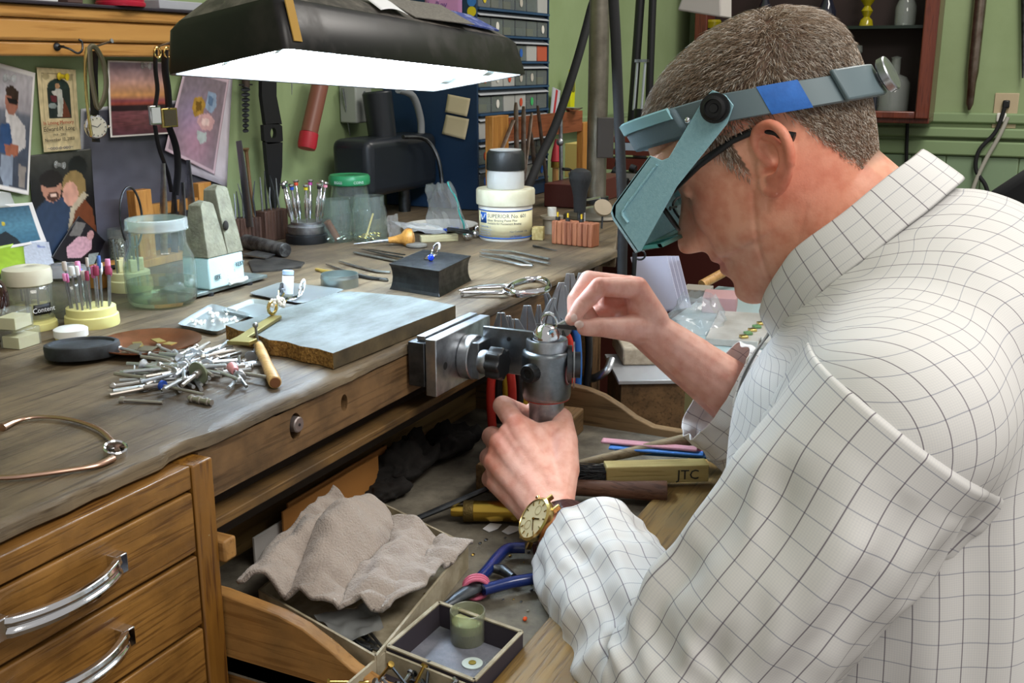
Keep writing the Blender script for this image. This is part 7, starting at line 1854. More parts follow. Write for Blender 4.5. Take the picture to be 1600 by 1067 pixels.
# brass torch handle
M_BR2 = mat('bright_brass', '#c4a246', .24, .95)
t = thing('brass_torch', 'brass torch handle lying in the tray behind the left hand', 'torch')
p0, p1 = tz(705, 798, TZ + .013), tz(880, 800, TZ + .013); dd = (p1 - p0).normalized(); L = (p1 - p0).length
MB().lathe([(0, 0), (.0058, 0), (.0062, L * .03), (.0062, L * .11), (0, L * .11)], p0, dd, 20).build('nozzle', M_BR2, t)
MB().lathe([(0, L * .11), (.0112, L * .11), (.0116, L * .12), (.0116, L * .20), (0, L * .20)], p0, dd, 24).build('knurled_collar', mat('old_bronze', '#6a5a34', .5, .8, bump=.5, bscale=500), t)
MB().lathe([(0, L * .2), (.0108, L * .2), (.0110, L * .21), (.0110, L * .55), (.0118, L * .56), (.0118, L * .60), (.011, L * .61), (.011, L), (0, L)], p0, dd, 28).build('barrel', M_BR2, t)
# brush with initials
t = thing('bench_brush', 'flat wooden bench brush marked JTC with black bristles', 'brush')
p0, p1 = tz(945, 738, TZ + .030), tz(1104, 734, TZ + .030); d = p1 - p0; an = math.atan2(d.y, d.x); t.location = (p0.x, p0.y, TZ + .019); t.rotation_euler = (0, 0, an); L = d.length
MB().box((L / 2, 0, .011), (L, .022, .020)).build('handle', wood('pale_brush_wood', '#a89560', '#857340', 'X', 1, .55), t, bevel=.0012)
b = MB()
for k in range(160): 
    x, y = rb.uniform(-.030, .004), rb.uniform(-.009, .009); b.cyl((.006, y, .011 + rb.uniform(-.008, .006)), (x - .02, y * 1.3, .011 + rb.uniform(-.012, .010)), .0005, seg=4)
o = b.build('bristles', mat('black_bristle', '#141416', .7), t); o['kind'] = 'stuff'
text_obj('initials', 'JTC', .016, M_BLACK, t, (L - .036, -.0113, .005), (PI / 2, 0, 0), .0003)
# hammer handle, stick, emery boards, wooden pieces
p0, p1 = tz(905, 762, TZ + .018), tz(1042, 768, TZ + .018); dd = (p1 - p0).normalized(); L = (p1 - p0).length; s = mpp(p1)
t = thing('hammer', 'hammer with a round dark wooden handle lying toward the left hand', 'hammer')
MB().lathe([(0, -L * .5), (.007, -L * .5), (.009, -L * .1), (.0095, L * .5), (.0115, L * .9), (.0120, L * .98), (.0112, L), (0, L)], p0, dd, 22).build('handle', wood('walnut_handle', '#6d4c3a', '#452c20', 'Y', 1, .5), t)
MB().lathe([(0, L), (.0105, L), (0, L + .0008)], p0, dd, 20).build('end_grain', mat('walnut_end', '#5a3626', .7), t)
c_ = p0 - dd * L * .5; MB().box(c_ + Vector((0, 0, 0)), (.02, .055, .020)).build('head', M_DKSTEEL, t, bevel=.004)
p0, p1 = tz(898, 726, TZ + .022), tz(1140, 672, TZ + .052); o = MB().tube([p0, p0.lerp(p1, .5), p1], [.0045, .0068, .0085], 14).build('wooden_stick', wood('grey_stick', '#8a7a5e', '#65563e', 'Y', 1, .6)); tag(o, 'tapering round grey wooden stick slanting over the brush', 'stick')
for k, (u0, v0, u1, v1, col, lbl) in enumerate(((940, 688, 1090, 702, '#b9848e', 'pink emery board lying on top of the blue ones'), (952, 698, 1100, 710, '#3f6fae', 'blue emery board just under the pink one'), (1080, 700, 1150, 712, '#b9607a', 'second pink emery board tucked at the right'), (960, 704, 1160, 716, '#2f5c88', 'lowest blue emery board in the stack'))):
    z = TZ + .040 - .004 * k; a, c_ = tz(u0, v0, z), tz(u1, v1, z); d = c_ - a; o = MB().box((d.length / 2, 0, 0), (d.length, .014, .003)).build('emery_board', mat('emery_%d' % k, col, .85), loc=a, rot=(0, 0, math.atan2(d.y, d.x)), bevel=.0013); tag(o, lbl, 'emery board')
o = MB().box((0, 0, .016), (.24, .05, .032)).build('wooden_offcut', wood('worn_offcut', '#7d6240', '#4d3a22', 'X', .8, .6), loc=(1.11, .50, TZ + .0005), rot=(0, 0, .06), bevel=.002); tag(o, 'worn wooden offcut lying under the emery boards', 'offcut')
o = MB().box((0, 0, .012), (.10, .032, .020)).build('bench_pin', wood('bench_pin_wood', '#a8926a', '#80683f', 'X', .8, .6), loc=tz(862, 812) + Vector((.01, 0, .0005)), rot=(0, 0, .9), bevel=.003); tag(o, 'pale wedge of wood beside the watch strap', 'bench pin')
# dark leather scraps and rubble at the back
for k, (x, y, sx_, sy_, sz_) in enumerate(((.99, .61, .06, .03, .020), (1.08, .60, .05, .03, .016), (.93, .60, .035, .025, .010))):
    o = MB().ball((0, 0, sz_), 1, 48, 30, (sx_, sy_, sz_)).build('leather_scrap', mat('dark_leather_scrap', '#1f1b18', .9, col2='#110e0c', scale=40, bump=.6, bscale=90), loc=(x, y, TZ + .0008))
    for v_ in o.data.vertices:
        n_ = 1 + .45 * nz(v_.co.x * 45 + k, v_.co.y * 45, v_.co.z * 60) + .2 * nz(v_.co.x * 140, v_.co.y * 140 + k, v_.co.z * 140); v_.co = (v_.co.x * n_, v_.co.y * min(n_, 1.1), max(0, v_.co.z * n_))
    tag(o, ('large dark leather roll in the shadow at the back of the tray', 'middling dark leather roll at the back beside the large one', 'small dark leather scrap at the back, left of the rolls')[k], 'leather')
o = MB().tube([tz(640, 815, TZ + .012), tz(700, 790, TZ + .020), tz(775, 757, TZ + .035)], [.003, .0035, .003], 8).build('dark_rod', M_DKSTEEL); tag(o, 'thin dark rod slanting up at the back of the tray', 'rod')
for k, (u, v, lbl) in enumerate(((770, 822, 'torn scrap of white paper in front of the brass torch'), (800, 826, 'second white paper scrap beside the torn one'))):
    pl_, c_ = flat_poly([(u - 16, v + 4), (u - 4, v - 5), (u + 14, v - 3), (u + 8, v + 4), (u - 6, v + 9)], TZ + .0012, .0006); o = MB().prism(pl_, .0005).build('paper_scrap', M_PAPER, loc=c_ + Vector((0, 0, .0002))); tag(o, lbl, 'paper')
for k in range(40):
    u, v = rb.uniform(660, 880), rb.uniform(840, 990)
    p = tz(u, v); r_ = rb.uniform(.0008, .0022)
    if p.y < .335 or p.x < .63: continue
    o = MB().ball((0, 0, r_ * .5), r_, 6, 4, (1.3, .9, .5)).build('metal_crumb', (M_DKSTEEL, M_BRASS, mat('grey_crumb', '#8a8578', .7))[k % 3], loc=(p.x, p.y, TZ + .0003)); tag(o, 'tiny crumb of metal scattered on the tray floor', 'crumb', 'crumbs on the tray floor')
o = MB().ball((0, 0, .002), .0028, 8, 6, (1, .7, .7)).build('orange_chip', mat('orange_plastic', '#e0561e', .4), loc=tz(830, 973) + Vector((0, .006, .0004))); tag(o, 'bright orange chip on the tray floor near the front board', 'chip')
# ================================================================== pliers hung on a rail under the bench edge
rail = thing('plier_rail', 'thin steel wire rail with end loop under the bench edge', 'rail')
MB().tube(smooth_pts([(1.04, .528, .905), (1.20, .515, .905), (1.36, .51, .905), (1.42, .505, .905), (1.435, .52, .903), (1.42, .545, .902)], 6), .0032, 10).build('rail_rod', M_STEEL, rail)
for x in (1.06, 1.36): MB().cyl((x, .528 if x < 1.2 else .512, .905), (x, .5545, .912), .0035, seg=10).build('rail_bracket', M_DKSTEEL, rail)
def pliers(label, u, vtip, X, Y, jaw, hcol, bend=0, jl=.045, jw=.006, hl=.075, tilt=0.0, group='pliers on the bench rail'):
    """jaws up, handles hanging below the rail"""
    d = ray(u, vtip); tt = min(X / d.x, .528 / d.y); X = d.x * tt; tip = Vector((X, d.y * tt, CZ + d.z * tt)); 
    zt = tip.z
    t = thing('pliers', label, 'pliers', (X, tip.y, zt), rot=(0, tilt, -1.1 + bend * .1))
    zr = -(jl)
    for sx in (-1, 1):
        b = MB(); R = []
        for f_, w in ((0, .30), (.25, .5), (.6, .8), (.85, 1.1), (1, 1.2)):
            z = -jl * f_; xo = sx * jw * w * .80 + bend * .012 * (1 - f_) ** 2
            ww = jw * w * .72
            R.append([Vector((xo - ww, -.0035 * (.4 + .6 * f_), z)), Vector((xo + ww, -.0035 * (.4 + .6 * f_), z)), Vector((xo + ww, .0035 * (.4 + .6 * f_), z)), Vector((xo - ww, .0035 * (.4 + .6 * f_), z))])
        b.rings(R); b.build('jaw', jaw, t, bevel=.0006)
        pts = smooth_pts([(sx * .003, 0, zr - .012), (sx * .010, 0, zr - .028), (sx * .013, 0, zr - .028 - hl * .4), (sx * .010, 0, zr - .028 - hl)], 4)
        MB().tube(pts, .0055, 10).build('handle', mat('grip_' + hcol[1:], hcol, .35), t)
    MB().lathe([(0, -.0055), (.0115, -.0055), (.0120, -.004), (.0120, .004), (.0115, .0055), (0, .0055)], (0, 0, zr - .006), (0, 1, 0), 18).build('joint', jaw, t)
    return t
JS = mat('plier_steel', '#a4a8ac', .3, 1.0)
for (u, v, X, hcol, bend, jl, jw, hl, lbl) in (
    (783, 488, 1.085, '#b02a22', 0, .042, .0095, .085, 'chain-nose pliers with red grips, leftmost on the rail'),
    (795, 493, 1.105, '#1a1a1c', 0, .036, .006, .07, 'slim round-nose pliers second from the left on the rail'),
    (804, 498, 1.115, '#c9a42a', 0, .022, .010, .07, 'short stubby pliers with a black joint, third on the rail'),
    (824, 477, 1.13, '#1a1a1c', 0, .048, .0100, .08, 'long flat-nose pliers fourth on the rail'),
    (842, 476, 1.16, '#a82a20', 0, .036, .005, .08, 'needle pliers behind the clamp ring, left prong pair'),
    (850, 466, 1.18, '#1a1a1c', 1.0, .050, .007, .08, 'curved-jaw pliers bending to the right behind the clamp'),
    (864, 455, 1.22, '#c03224', -.8, .050, .007, .08, 'curved-jaw pliers with bright red grips'),
    (869, 441, 1.25, '#1a1a1c', .6, .050, .0085, .08, 'angled bent-nose pliers beside the hand'),
    (880, 446, 1.28, '#c03224', 0, .052, .0085, .095, 'heavy round-nose pliers left of the tallest pair'),
    (891, 427, 1.31, '#2a66b4', 0, .058, .0115, .115, 'tallest pliers with long blue grips below the right hand'),
    (908, 426, 1.36, '#1a1a1c', 0, .050, .009, .09, 'rearmost pliers with jaws behind the fingers')):
    pliers(lbl, u, v, X, 0, JS, hcol, bend, jl, jw, hl)
# wood-framed drawer end below the pliers, with steel bow pull
t = thing('side_drawer', 'brown wooden drawer front with a steel bow pull beyond the pliers', 'drawer')
MB().bx(1.385, 1.405, .56, .72, .78, .93).build('drawer_front', M_OAKZ, t, bevel=.002)
o = MB().tube(smooth_pts([bx(910, 592, 1.36), bx(930, 590, 1.34), bx(948, 578, 1.34), bx(955, 560, 1.36)], 5), .003, 8, flat=2.0).build('bow_pull', M_STEEL, t)
# ================================================================== right end of the bench and the far wall
# upright pipe with clamp and base
t = thing('steel_post', 'grey steel pipe post standing on the far end of the bench', 'post', (1.857, .711, BZ))
MB().cyl((0, 0, .006), (.0, 0, .62), .0185, seg=28).build('pipe', mat('dull_pipe', '#8c877a', .4, .8, col2='#6f6a5e', scale=25), t)
MB().lathe([(0, 0), (.060, 0), (.062, .003), (.058, .008), (.030, .012), (.024, .022), (0, .022)], seg=36).build('base_flange', mat('cast_base', '#6a665c', .5, .6), t)
MB().box((-.012, -.020, .150), (.022, .030, .072), (0, 0, .45)).build('clamp_block', mat('dark_clamp', '#3d3a38', .5), t, bevel=.001)
MB().lathe([(.0185, .028), (.024, .028), (.024, .040), (.0185, .040)], seg=24).build('clamp_ring', M_DKSTEEL, t)
# small knob tool on the flange
t2 = thing('round_knob', 'small round grey knob on a thin stem leaning at the post base', 'knob', bz(940, 357)); MB().cyl((0, 0, 0), (.004, 0, .030), .0018, seg=8).build('stem', M_DKSTEEL, t2); MB().lathe([(0, -.003), (.016, -.003), (.017, 0), (.016, .003), (0, .004)], (.004, 0, .036), (-.6, -.5, .6), 22).build('disc', mat('tan_knob', '#94866f', .5), t2)
t2 = thing('table_clamp', 'small chrome screw clamp on the post base', 'clamp', bz(912, 352)); MB().tube([(0, 0, .002), (0, 0, .045), (.05, -.01, .045), (.05, -.01, .03)], .0028, 8).build('frame', M_CHROME, t2); MB().cyl((.004, 0, .03), (.035, -.006, .03), .0022, seg=8).build('screw', M_CHROME, t2)
# hanging flex shafts
def cable(name, label, pts, r, m=M_RUBBER):
    t = thing(name, label, 'cable'); MB().tube(smooth_pts(pts, 8), r, 10).build('sheath', m, t); return t
cable('flex_shaft', 'black flexible shaft swooping down left of the post', [by(940, -420, .80), by(938, -200, .79), by(932, -30, .79), by(922, 20, .79), by(900, 100, .80), by(870, 190, .815), by(845, 245, .83), by(828, 285, .835), by(815, 318, .84)], .0085)
t = cable('flex_shaft', 'black flexible shaft hanging straight down right of the post to a handpiece', [bx(950, -420, 1.46), bx(954, -200, 1.46), bx(957, -40, 1.46), bx(962, 60, 1.46), bx(966, 160, 1.46), bx(970, 260, 1.46), bx(973, 350, 1.46), bx(972, 430, 1.46), bx(974, 520, 1.46)], .0078)
b = MB(); p0, p1 = bx(974, 518, 1.46), bx(976, 620, 1.46); d_ = p1 - p0; L = d_.length
b.lathe([(0, 0), (.009, 0), (.0095, L * .15), (.0085, L * .3), (.0105, L * .34), (.0105, L * .55), (.006, L * .6), (.005, L), (0, L)], p0, d_, 18); b.build('handpiece', M_CHROME, t)
t = cable('thin_cord', 'thin black cord with a ring hanging beside the papers', [bx(992, 395, 1.6), bx(990, 430, 1.6), bx(988, 450, 1.6)], .004)
MB().tube([bx(999, 398, 1.6) + Vector((0, .010 * math.cos(a), .008 * math.sin(a))) for a in [2 * PI * i / 16 for i in range(16)]], .0016, 6, closed=True).build('cord_ring', M_DKSTEEL, t)
# ---- blue steel small-parts cabinet
M_NAVY = mat('navy_enamel', '#1d3450', .35)
cab = thing('parts_cabinet', 'dark blue steel small-parts cabinet with rows of little clear drawers', 'cabinet', (0, 0, 0))
CX0, CX1, CY0, CY1 = 1.846, 2.19, .955, WY - .004
MB().bx(CX0, CX0 + .006, CY0, CY1, BZ + .001, 1.75).build('side_panel', M_NAVY, cab, bevel=.001); MB().bx(CX1 - .006, CX1, CY0, CY1, BZ + .001, 1.75).build('side_panel', M_NAVY, cab, bevel=.001)
MB().bx(CX0 + .006, CX1 - .006, CY1 - .004, CY1, BZ + .001, 1.75).build('back_panel', M_NAVY, cab)
MB().bx(CX0 + .006, CX1 - .006, CY0 + .004, CY1 - .004, BZ + .002, BZ + .035).build('plinth', M_NAVY, cab)
rb = random.Random(77); row_h = .0495; ncol = 6; cw = (CX1 - CX0 - .014) / ncol
STK = ['#c9b42a', '#2a5fb0', '#d8d6cc', '#c04a2c', '#3fae62', '#d8d6cc', '#b9b4a8', '#c9b42a']
dp_ = None
for r_ in range(9):
    z0 = BZ + .038 + r_ * row_h
    if z0 > 1.42: break
    MB().bx(CX0 + .006, CX1 - .006, CY0 - .004, CY1 - .004, z0 - .004, z0).build('shelf', mat('navy_shelf', '#2c4a6a', .35), cab)
    MB().box(((CX0 + CX1) / 2, CY0 + .004, z0 + row_h - .010), (CX1 - CX0 - .014, .018, .0012), (.5, 0, 0)).build('label_flap', mat('grey_flap', '#a9aeb2', .6), cab)
    for k in range(ncol):
        x = CX0 + .007 + cw * (k + .5); solidp = rb.random() < .25
        d = MB().box((x, CY0 + .028, z0 + .0005 + .016), (cw * .93, .055, .032)).build('parts_drawer', (mat('drawer_white', '#a9aaa6', .5) if rb.random() < .8 else mat('drawer_red', '#b5563c', .5)) if solidp else clear('drawer_clear', '#c2ccd0', .1, 1.45, .80), cab, bevel=.0012)
        if not solidp:
            MB().box((x, CY0 + .030, z0 + .010), (cw * .75, .045, .014)).build('drawer_contents', mat('parts_%d' % rb.randrange(4), ['#6a6a60', '#8a7a3a', '#4a4e58', '#90948e'][rb.randrange(4)], .5, .4), d)
        if rb.random() < .55:
            cc = STK[rb.randrange(len(STK))]; MB().lathe([(0, 0), (.0085, 0), (.0085, .0006), (0, .0006)], (x, CY0 - .0002, z0 + .017), (0, -1, 0), 16, sx=.8).build('drawer_sticker', mat('sticker_' + cc[1:], cc, .6), d)
def side_sheet(name, label, corners, col, X=CX0 - .0012, curl=.004):
    P_ = [bx(u, v, X) for u, v in corners]
    o = MB().grid(lambda s_, t_: P_[0].lerp(P_[1], s_).lerp(P_[3].lerp(P_[2], s_), t_) + Vector((-curl * t_ * t_ * (.4 + .6 * s_), 0, 0)), 8, 8).build(name, mat('note_' + col[1:], col, .8)); q = o.modifiers.new('t', 'SOLIDIFY'); q.thickness = .0003; return tag(o, label, 'note')
side_sheet('sticky_note', 'cream sticky note on the cabinet side, upper of two', [(700, 147), (735, 154), (731, 182), (696, 175)], '#c9bd9c')
side_sheet('sticky_note', 'cream sticky note on the cabinet side, lower of two', [(697, 179), (733, 186), (728, 218), (691, 209)], '#c9bd9c')
pn = side_sheet('pink_note', 'pink sheet of paper with writing high on the cabinet side', [(664, -12), (722, -12), (722, 34), (664, 32)], '#c98fc0', curl=0)
p = bx(668, 12, CX0 - .003); text_obj('note_text', 'Jo Roy', .016, mat('note_ink', '#7a5a9a', .7), pn, p, (PI / 2, 0, -PI / 2), .0001); p = bx(690, 22, CX0 - .003); text_obj('note_text', 'an order', .010, mat('note_ink', '#7a5a9a', .7), pn, p, (PI / 2, 0, -PI / 2), .0001)
yn = side_sheet('yellow_card', 'yellow card behind the lamp on the cabinet side', [(598, -10), (640, -10), (640, 14), (600, 12)], '#c9b84a', curl=0)
for v, col, nm in ((2, '#3a78c0', 'blue'), (18, '#d8c41e', 'yellow'), (34, '#d8641e', 'orange')):
    c = bx(737, v, CX0 - .0004); o = MB().lathe([(0, 0), (.0095, 0), (.0095, .0005), (0, .0005)], c, (-1, 0, 0), 20).build('colour_dot', mat('dot_' + nm, col, .5)); tag(o, 'round %s sticker dot on the cabinet side' % nm, 'sticker')
# papers on the lamp hood
t = thing('paper_slip', 'torn white paper slip lying on top of the lamp hood', 'paper'); b = MB(); b.grid(lambda u, v: HM @ Vector((-.075 + .06 * u + .015 * v, -.066 + .030 * v, .0555 + .030 * v * .75 + .004 * math.sin(PI * u) + .002)), 8, 8); b.build('sheet', M_PAPER, t, solid=.0003)
t = thing('metal_plate', 'thin grey metal plate lying on the right end of the lamp hood', 'plate'); b = MB(); b.box(HM @ Vector((.075, -.044, .0755)), (.13, .060, .0012), HM.to_3x3().to_4x4() @ Euler((.62, 0, -.10)).to_matrix().to_4x4()); b.build('plate', mat('speckled_plate', '#6f6a66', .5, .3, col2='#8b8680', scale=300), t)
t = thing('blue_magazine', 'blue printed magazine lying over the right end of the lamp hood', 'magazine'); b = MB(); b.box(HM @ Vector((.165, -.042, .0755)), (.13, .052, .0022), HM.to_3x3().to_4x4() @ Euler((.60, .02, -.03)).to_matrix().to_4x4()); b.build('cover', mat('blue_cover', '#3f4f96', .5, col2='#8a93c0', scale=70, lo=.5, hi=.6), t)
# ---- wooden rack with old files, beyond the tub
t = thing('file_rack', 'orange wooden rack standing beyond the tub, holding old files', 'rack')
yR = .88
a = by(770, 182, yR); c_ = by(795, 182, yR); MB().bx(a.x, c_.x, yR, yR + .016, BZ + .0005, a.z).build('post', M_ORANGEW, t, bevel=.001)
a2 = by(925, 190, yR); MB().bx(by(912, 190, yR).x, a2.x, yR, yR + .016, BZ + .0005, a2.z).build('post', M_ORANGEW, t, bevel=.001)
MB().bx(c_.x, by(912, 190, yR).x, yR + .003, yR + .012, a.z - .050, a.z - .006).build('rail', wood('red_rail_wood', '#8a5032', '#63341f', 'X', 1, .5), t)
for k, (u0, v0, u1, v1, w, lbl) in enumerate(((782, 238, 802, 188, 7, 'short bent file slanting in the rack, leftmost'), (806, 160, 808, 290, 8, 'broad rusty file standing in the rack, first from left'), (818, 166, 818, 300, 8, 'broad rusty file standing in the rack, second from left'), (831, 176, 816, 300, 6, 'file with a bright ferrule leaning left in the rack'), (840, 165, 856, 300, 6, 'long brown file leaning right in the rack'), (829, 205, 838, 280, 7, 'leaf shaped steel burnisher behind the files'))):
    p0 = by(u1, v1, yR - .012); p1 = by(u0, v0, yR - .010); s = mpp(p1)
    if k: p0.z = max(p0.z, BZ + .001)
    o = MB().tube([p0, p0.lerp(p1, .5), p0.lerp(p1, .92), p1], [w * s * .5, w * s * .55, w * s * .5, w * s * .3], 8, flat=.35, up=(1, 0, 0)).build('old_file', mat('rusty_file', '#7c7268', .5, .7, col2='#5a4636', scale=40)); tag(o, lbl, 'file')
t = thing('red_plastic_cone', 'red pointed plastic sleeve with brass ferrule behind the files', 'sleeve'); p0 = by(868, 262, .90); s = mpp(p0)
MB().lathe([(0, 0), (7 * s, 0), (7 * s, 9 * s), (8 * s, 10 * s), (6 * s, 26 * s), (2 * s, 44 * s), (0, 44 * s)], p0, (.05, 0, 1), 14).build('sleeve', mat('red_sleeve', '#b0303a', .4), t); MB().lathe([(0, -.5 * s), (7.4 * s, 0), (7.4 * s, 9 * s)], p0, (.05, 0, 1), 16).build('ferrule', M_BRASS, t); MB().cyl(p0, Vector((p0.x, p0.y, BZ + .001)), 5 * s, seg=12).build('handle', M_DOWEL, t)
t = thing('ladle_stem', 'tall steel rod with a jointed middle standing beside the post', 'rod'); MB().cyl(by(877, 292, .86), by(876, 170, .86), .0042, seg=12).build('rod', M_STEEL, t); MB().ball(by(875, 222, .86), .008, 14, 9).build('joint', M_STEEL, t); MB().tube([by(876, 292, .86) + Vector((.010 * math.cos(a), 0, .010 * math.sin(a))) for a in [2 * PI * i / 16 for i in range(16)]], .003, 8, closed=True).build('ring_foot', M_STEEL, t)
o = MB().box((0, 0, 0), (.10, .05, .085)).build('yellow_carton', mat('yellow_card', '#c9b56a', .7), loc=by(908, 258, 1.02), bevel=.001); o.location.z = BZ + .0435; tag(o, 'yellowish carton standing behind the pipe post', 'box')
t = thing('small_dish', 'shiny shallow metal dish resting on the rack rail', 'dish'); c = by(892, 184, .885); MB().lathe([(0, 0), (.012, 0), (.026, .007), (.0265, .008), (.012, .002), (0, .002)], Vector((c.x, c.y, by(770, 182, yR).z - .0055)), (0, 0, 1), 28, cap=False).build('bowl', M_CHROME, t)
for k, (u, v) in enumerate(((890, 265), (900, 272), (912, 268), (905, 280), (920, 276))):
    p = by(u, v, .84); o = MB().tube(smooth_pts([p + Vector((-.035, 0, .004)), p, p + Vector((.04, .01, -.008))], 4), [.0035] * 4 + [.003] * 5, 8).build('steel_tool', M_STEEL if k % 2 else M_DKSTEEL); o.location.z += 0; tag(o, 'steel hand tool heaped behind the pipe post', 'tool', 'tools heaped behind the pipe post')
bxs = thing('tool_stand', 'low dark wooden stand carrying the heap of tools by the post', 'stand'); a = by(880, 285, .82); c_ = by(950, 285, .82); MB().bx(a.x, c_.x, .78, .862, BZ + .0005, a.z - .004).build('stand_block', mat('dark_red_wood', '#4d211c', .5), bxs, bevel=.002)
# paper on the wall with a green shelf edge and yellow knife
o = MB().bx(2.26, 2.62, WY - .0015, WY - .0008, 1.095, 1.50).build('wall_paper', mat('pinned_paper', '#c9d4e0', .7)); tag(o, 'large white sheet pinned to the green wall beyond the cabinet', 'paper')
o = MB().bx(2.2, 3.2, WY - .05, WY - .001, 1.070, 1.086).build('wall_ledge', M_TRIMG, bevel=.002); tag(o, 'narrow green painted ledge on the wall beyond the cabinet', 'ledge')
t = thing('utility_knife', 'bright yellow plastic knife standing on the green ledge', 'knife'); c = by(890, 95, WY - .03); MB().prism([(-.014, -.060), (.010, -.062), (.016, .02), (.010, .066), (-.006, .068), (-.016, .0)], .012, Matrix.Translation((c.x, c.y, 1.1485)) @ Matrix.Rotation(PI / 2, 4, 'X')).build('body', mat('yellow_plastic2', '#cfd21e', .4), t, bevel=.002); MB().box((c.x, c.y - .0125, 1.175), (.016, .002, .036)).build('dark_panel', mat('olive_panel', '#6a6a2a', .5), t)
t = thing('leaflet', 'red and white folded leaflet standing on the green ledge', 'leaflet'); c = by(868, 100, WY - .02); MB().box((c.x, c.y, 1.1265), (.05, .003, .080), (0, .2, 0)).build('sheet', mat('leaflet_white', '#b9bcc6', .6), t); MB().box((c.x - .004, c.y - .002, 1.1265), (.012, .001, .076), (0, .3, 0)).build('red_stripe', mat('leaflet_red', '#b03038', .6), t)
# black uprights, tubes and hanging chisel near the far corner
def far_bar(name, label, cat, u0, v0, u1, v1, X, w, m):
    p0, p1 = bx(u0, v0, X), bx(u1, v1, X); o = MB().cyl(p0, p1, w, seg=14).build(name, m); return tag(o, label, cat)
far_bar('black_pole', 'black pole standing in the far corner, left one', 'pole', 1016, -220, 985, 220, 3.0, .013, M_BLACK); far_bar('black_pole', 'black pole standing in the far corner, right one', 'pole', 1028, -220, 1012, 215, 3.0, .011, M_BLACK)
t = thing('twin_tube_gauge', 'pair of bright tubes under one cap near the far corner', 'gauge'); 
for du in (0, 12): MB().cyl(bx(996 + du, 98, 2.9), bx(990 + du, 172, 2.9), .0042, seg=12).build('tube', mat('pale_tube', '#c4ccd4', .25, .6), t)
p = bx(1003, 95, 2.9); MB().cyl(bx(1002, 170, 2.9), Vector((2.9, bx(1002, 170, 2.9).y, .861)), .02, seg=14).build('gauge_base', M_BLACK, t); MB().box(p, (.02, .036, .008)).build('cap', M_STEEL, t)
t = thing('hanging_chisel', 'chisel with a yellow wooden handle hanging beside the wall cabinet', 'chisel'); MB().lathe([(0, 0), (.009, 0), (.011, .03), (.010, .085), (.007, .09), (0, .09)], bx(1026, 112, 3.7), (0, .01, 1), 16).build('handle', M_DOWEL, t); MB().cyl(bx(1025, 62, 3.7), bx(1024, 45, 3.7), .006, seg=10).build('ferrule', M_CHROME, t)
t = thing('machine_bench', 'dark cluttered machine on a shelf behind the visor', 'machine')
p = bx(985, 225, 2.7)
for (u, v, w, h, col) in ((1005, 205, .05, .03, '#1a1c1e'), (1000, 218, .16, .010, '#6a2f26'), (1005, 228, .12, .014, '#9fb2c6'), (1000, 238, .16, .008, '#5a2a22'), (1000, 256, .17, .020, '#5a2a24'), (990, 275, .12, .012, '#8a8a88'), (1000, 290, .16, .016, '#5a2a24')):
    c = bx(u, v, 2.7); MB().box(c, (.06, w, h * 1.5)).build('layer', mat('layer_' + col[1:], col, .4), t)
for (u, v, r) in ((965, 250, .016), (958, 268, .014), (972, 283, .012), (985, 262, .010), (955, 300, .012)):
    MB().cyl(bx(u, v, 2.5), bx(u + 8, v + 3, 2.5), r, seg=14).build('knob', M_DKSTEEL, t)
MB().bx(2.50, 2.75, .55, .90, .861, bx(1000, 296, 2.7).z).build('machine_base', M_BLACK, t)
# ---- wall cabinet with bottles on the end wall
M_MAHO = wood('mahogany', '#6e3626', '#45201a', 'Z', .8, .35, .5, coat=.3)
wc = thing('wall_cabinet', 'dark mahogany wall cabinet with open shelves of old bottles', 'cabinet')
WXF = 3.80; y0, y1 = .285, 1.09; z0 = bx(1453, 185, WXF).z; z1 = 1.95
MB().bx(WXF, EX - .001, y0, y0 + .018, z0, z1).build('side_panel', M_MAHO, wc); MB().bx(WXF, EX - .001, y1 - .018, y1, z0, z1).build('side_panel', M_MAHO, wc)
MB().bx(EX - .012, EX - .001, y0 + .018, y1 - .018, z0, z1).build('back_panel', mat('dark_back', '#2b1c1a', .6), wc)
MB().bx(WXF, EX - .001, y0, y1, z0 - .018, z0).build('bottom_board', M_MAHO, wc, bevel=.003)
zs = bx(1300, 42, 3.9).z
MB().bx(WXF + .03, EX - .012, y0 + .018, y1 - .018, zs - .010, zs).build('shelf', mat('dark_glass_shelf', '#1f2a24', .2), wc); MB().bx(WXF, EX - .001, y0, y1, z1, z1 + .02).build('top_board', M_MAHO, wc)
MB().bx(WXF - .018, WXF, y0, y0 + .045, z0 - .002, z1).build('door_stile', M_MAHO, wc, bevel=.004); MB().bx(WXF - .018, WXF, y1 - .045, y1, z0 - .002, z1).build('door_stile', M_MAHO, wc, bevel=.004); MB().bx(WXF - .018, WXF, y0 + .045, y1 - .045, z0 - .002, z0 + .022).build('door_rail', M_MAHO, wc, bevel=.004)
def bottle(label, u, zbase, prof, m, X=3.9):
    c = bx(u, 100, X); t = thing('old_bottle', label, 'bottle', (X, c.y, zbase + .0005), group='bottles in the wall cabinet'); MB().lathe(prof, seg=24).build('bottle_glass', m, t); return t
G_DK = mat('dark_bottle_glass', '#20222e', .08, coat=.5); G_CL = clear('old_clear_glass', '#dfe6e2', .03, 1.5, .8); G_YE = mat('yellow_glass', '#b5a81e', .1, trans=.4, coat=.3)
bottle('dark blue long-necked bottle on the upper cabinet shelf', 1286, zs, [(0, 0), (.030, 0), (.032, .01), (.032, .05), (.022, .075), (.012, .10), (.011, .16), (.013, .17), (0, .17)], G_DK)
bottle('yellow glass candlestick on the upper cabinet shelf', 1348, zs, [(0, 0), (.024, 0), (.020, .02), (.010, .03), (.020, .05), (.010, .065), (.024, .085), (.012, .10), (.020, .13), (.008, .15), (.024, .18), (0, .18)], G_YE)
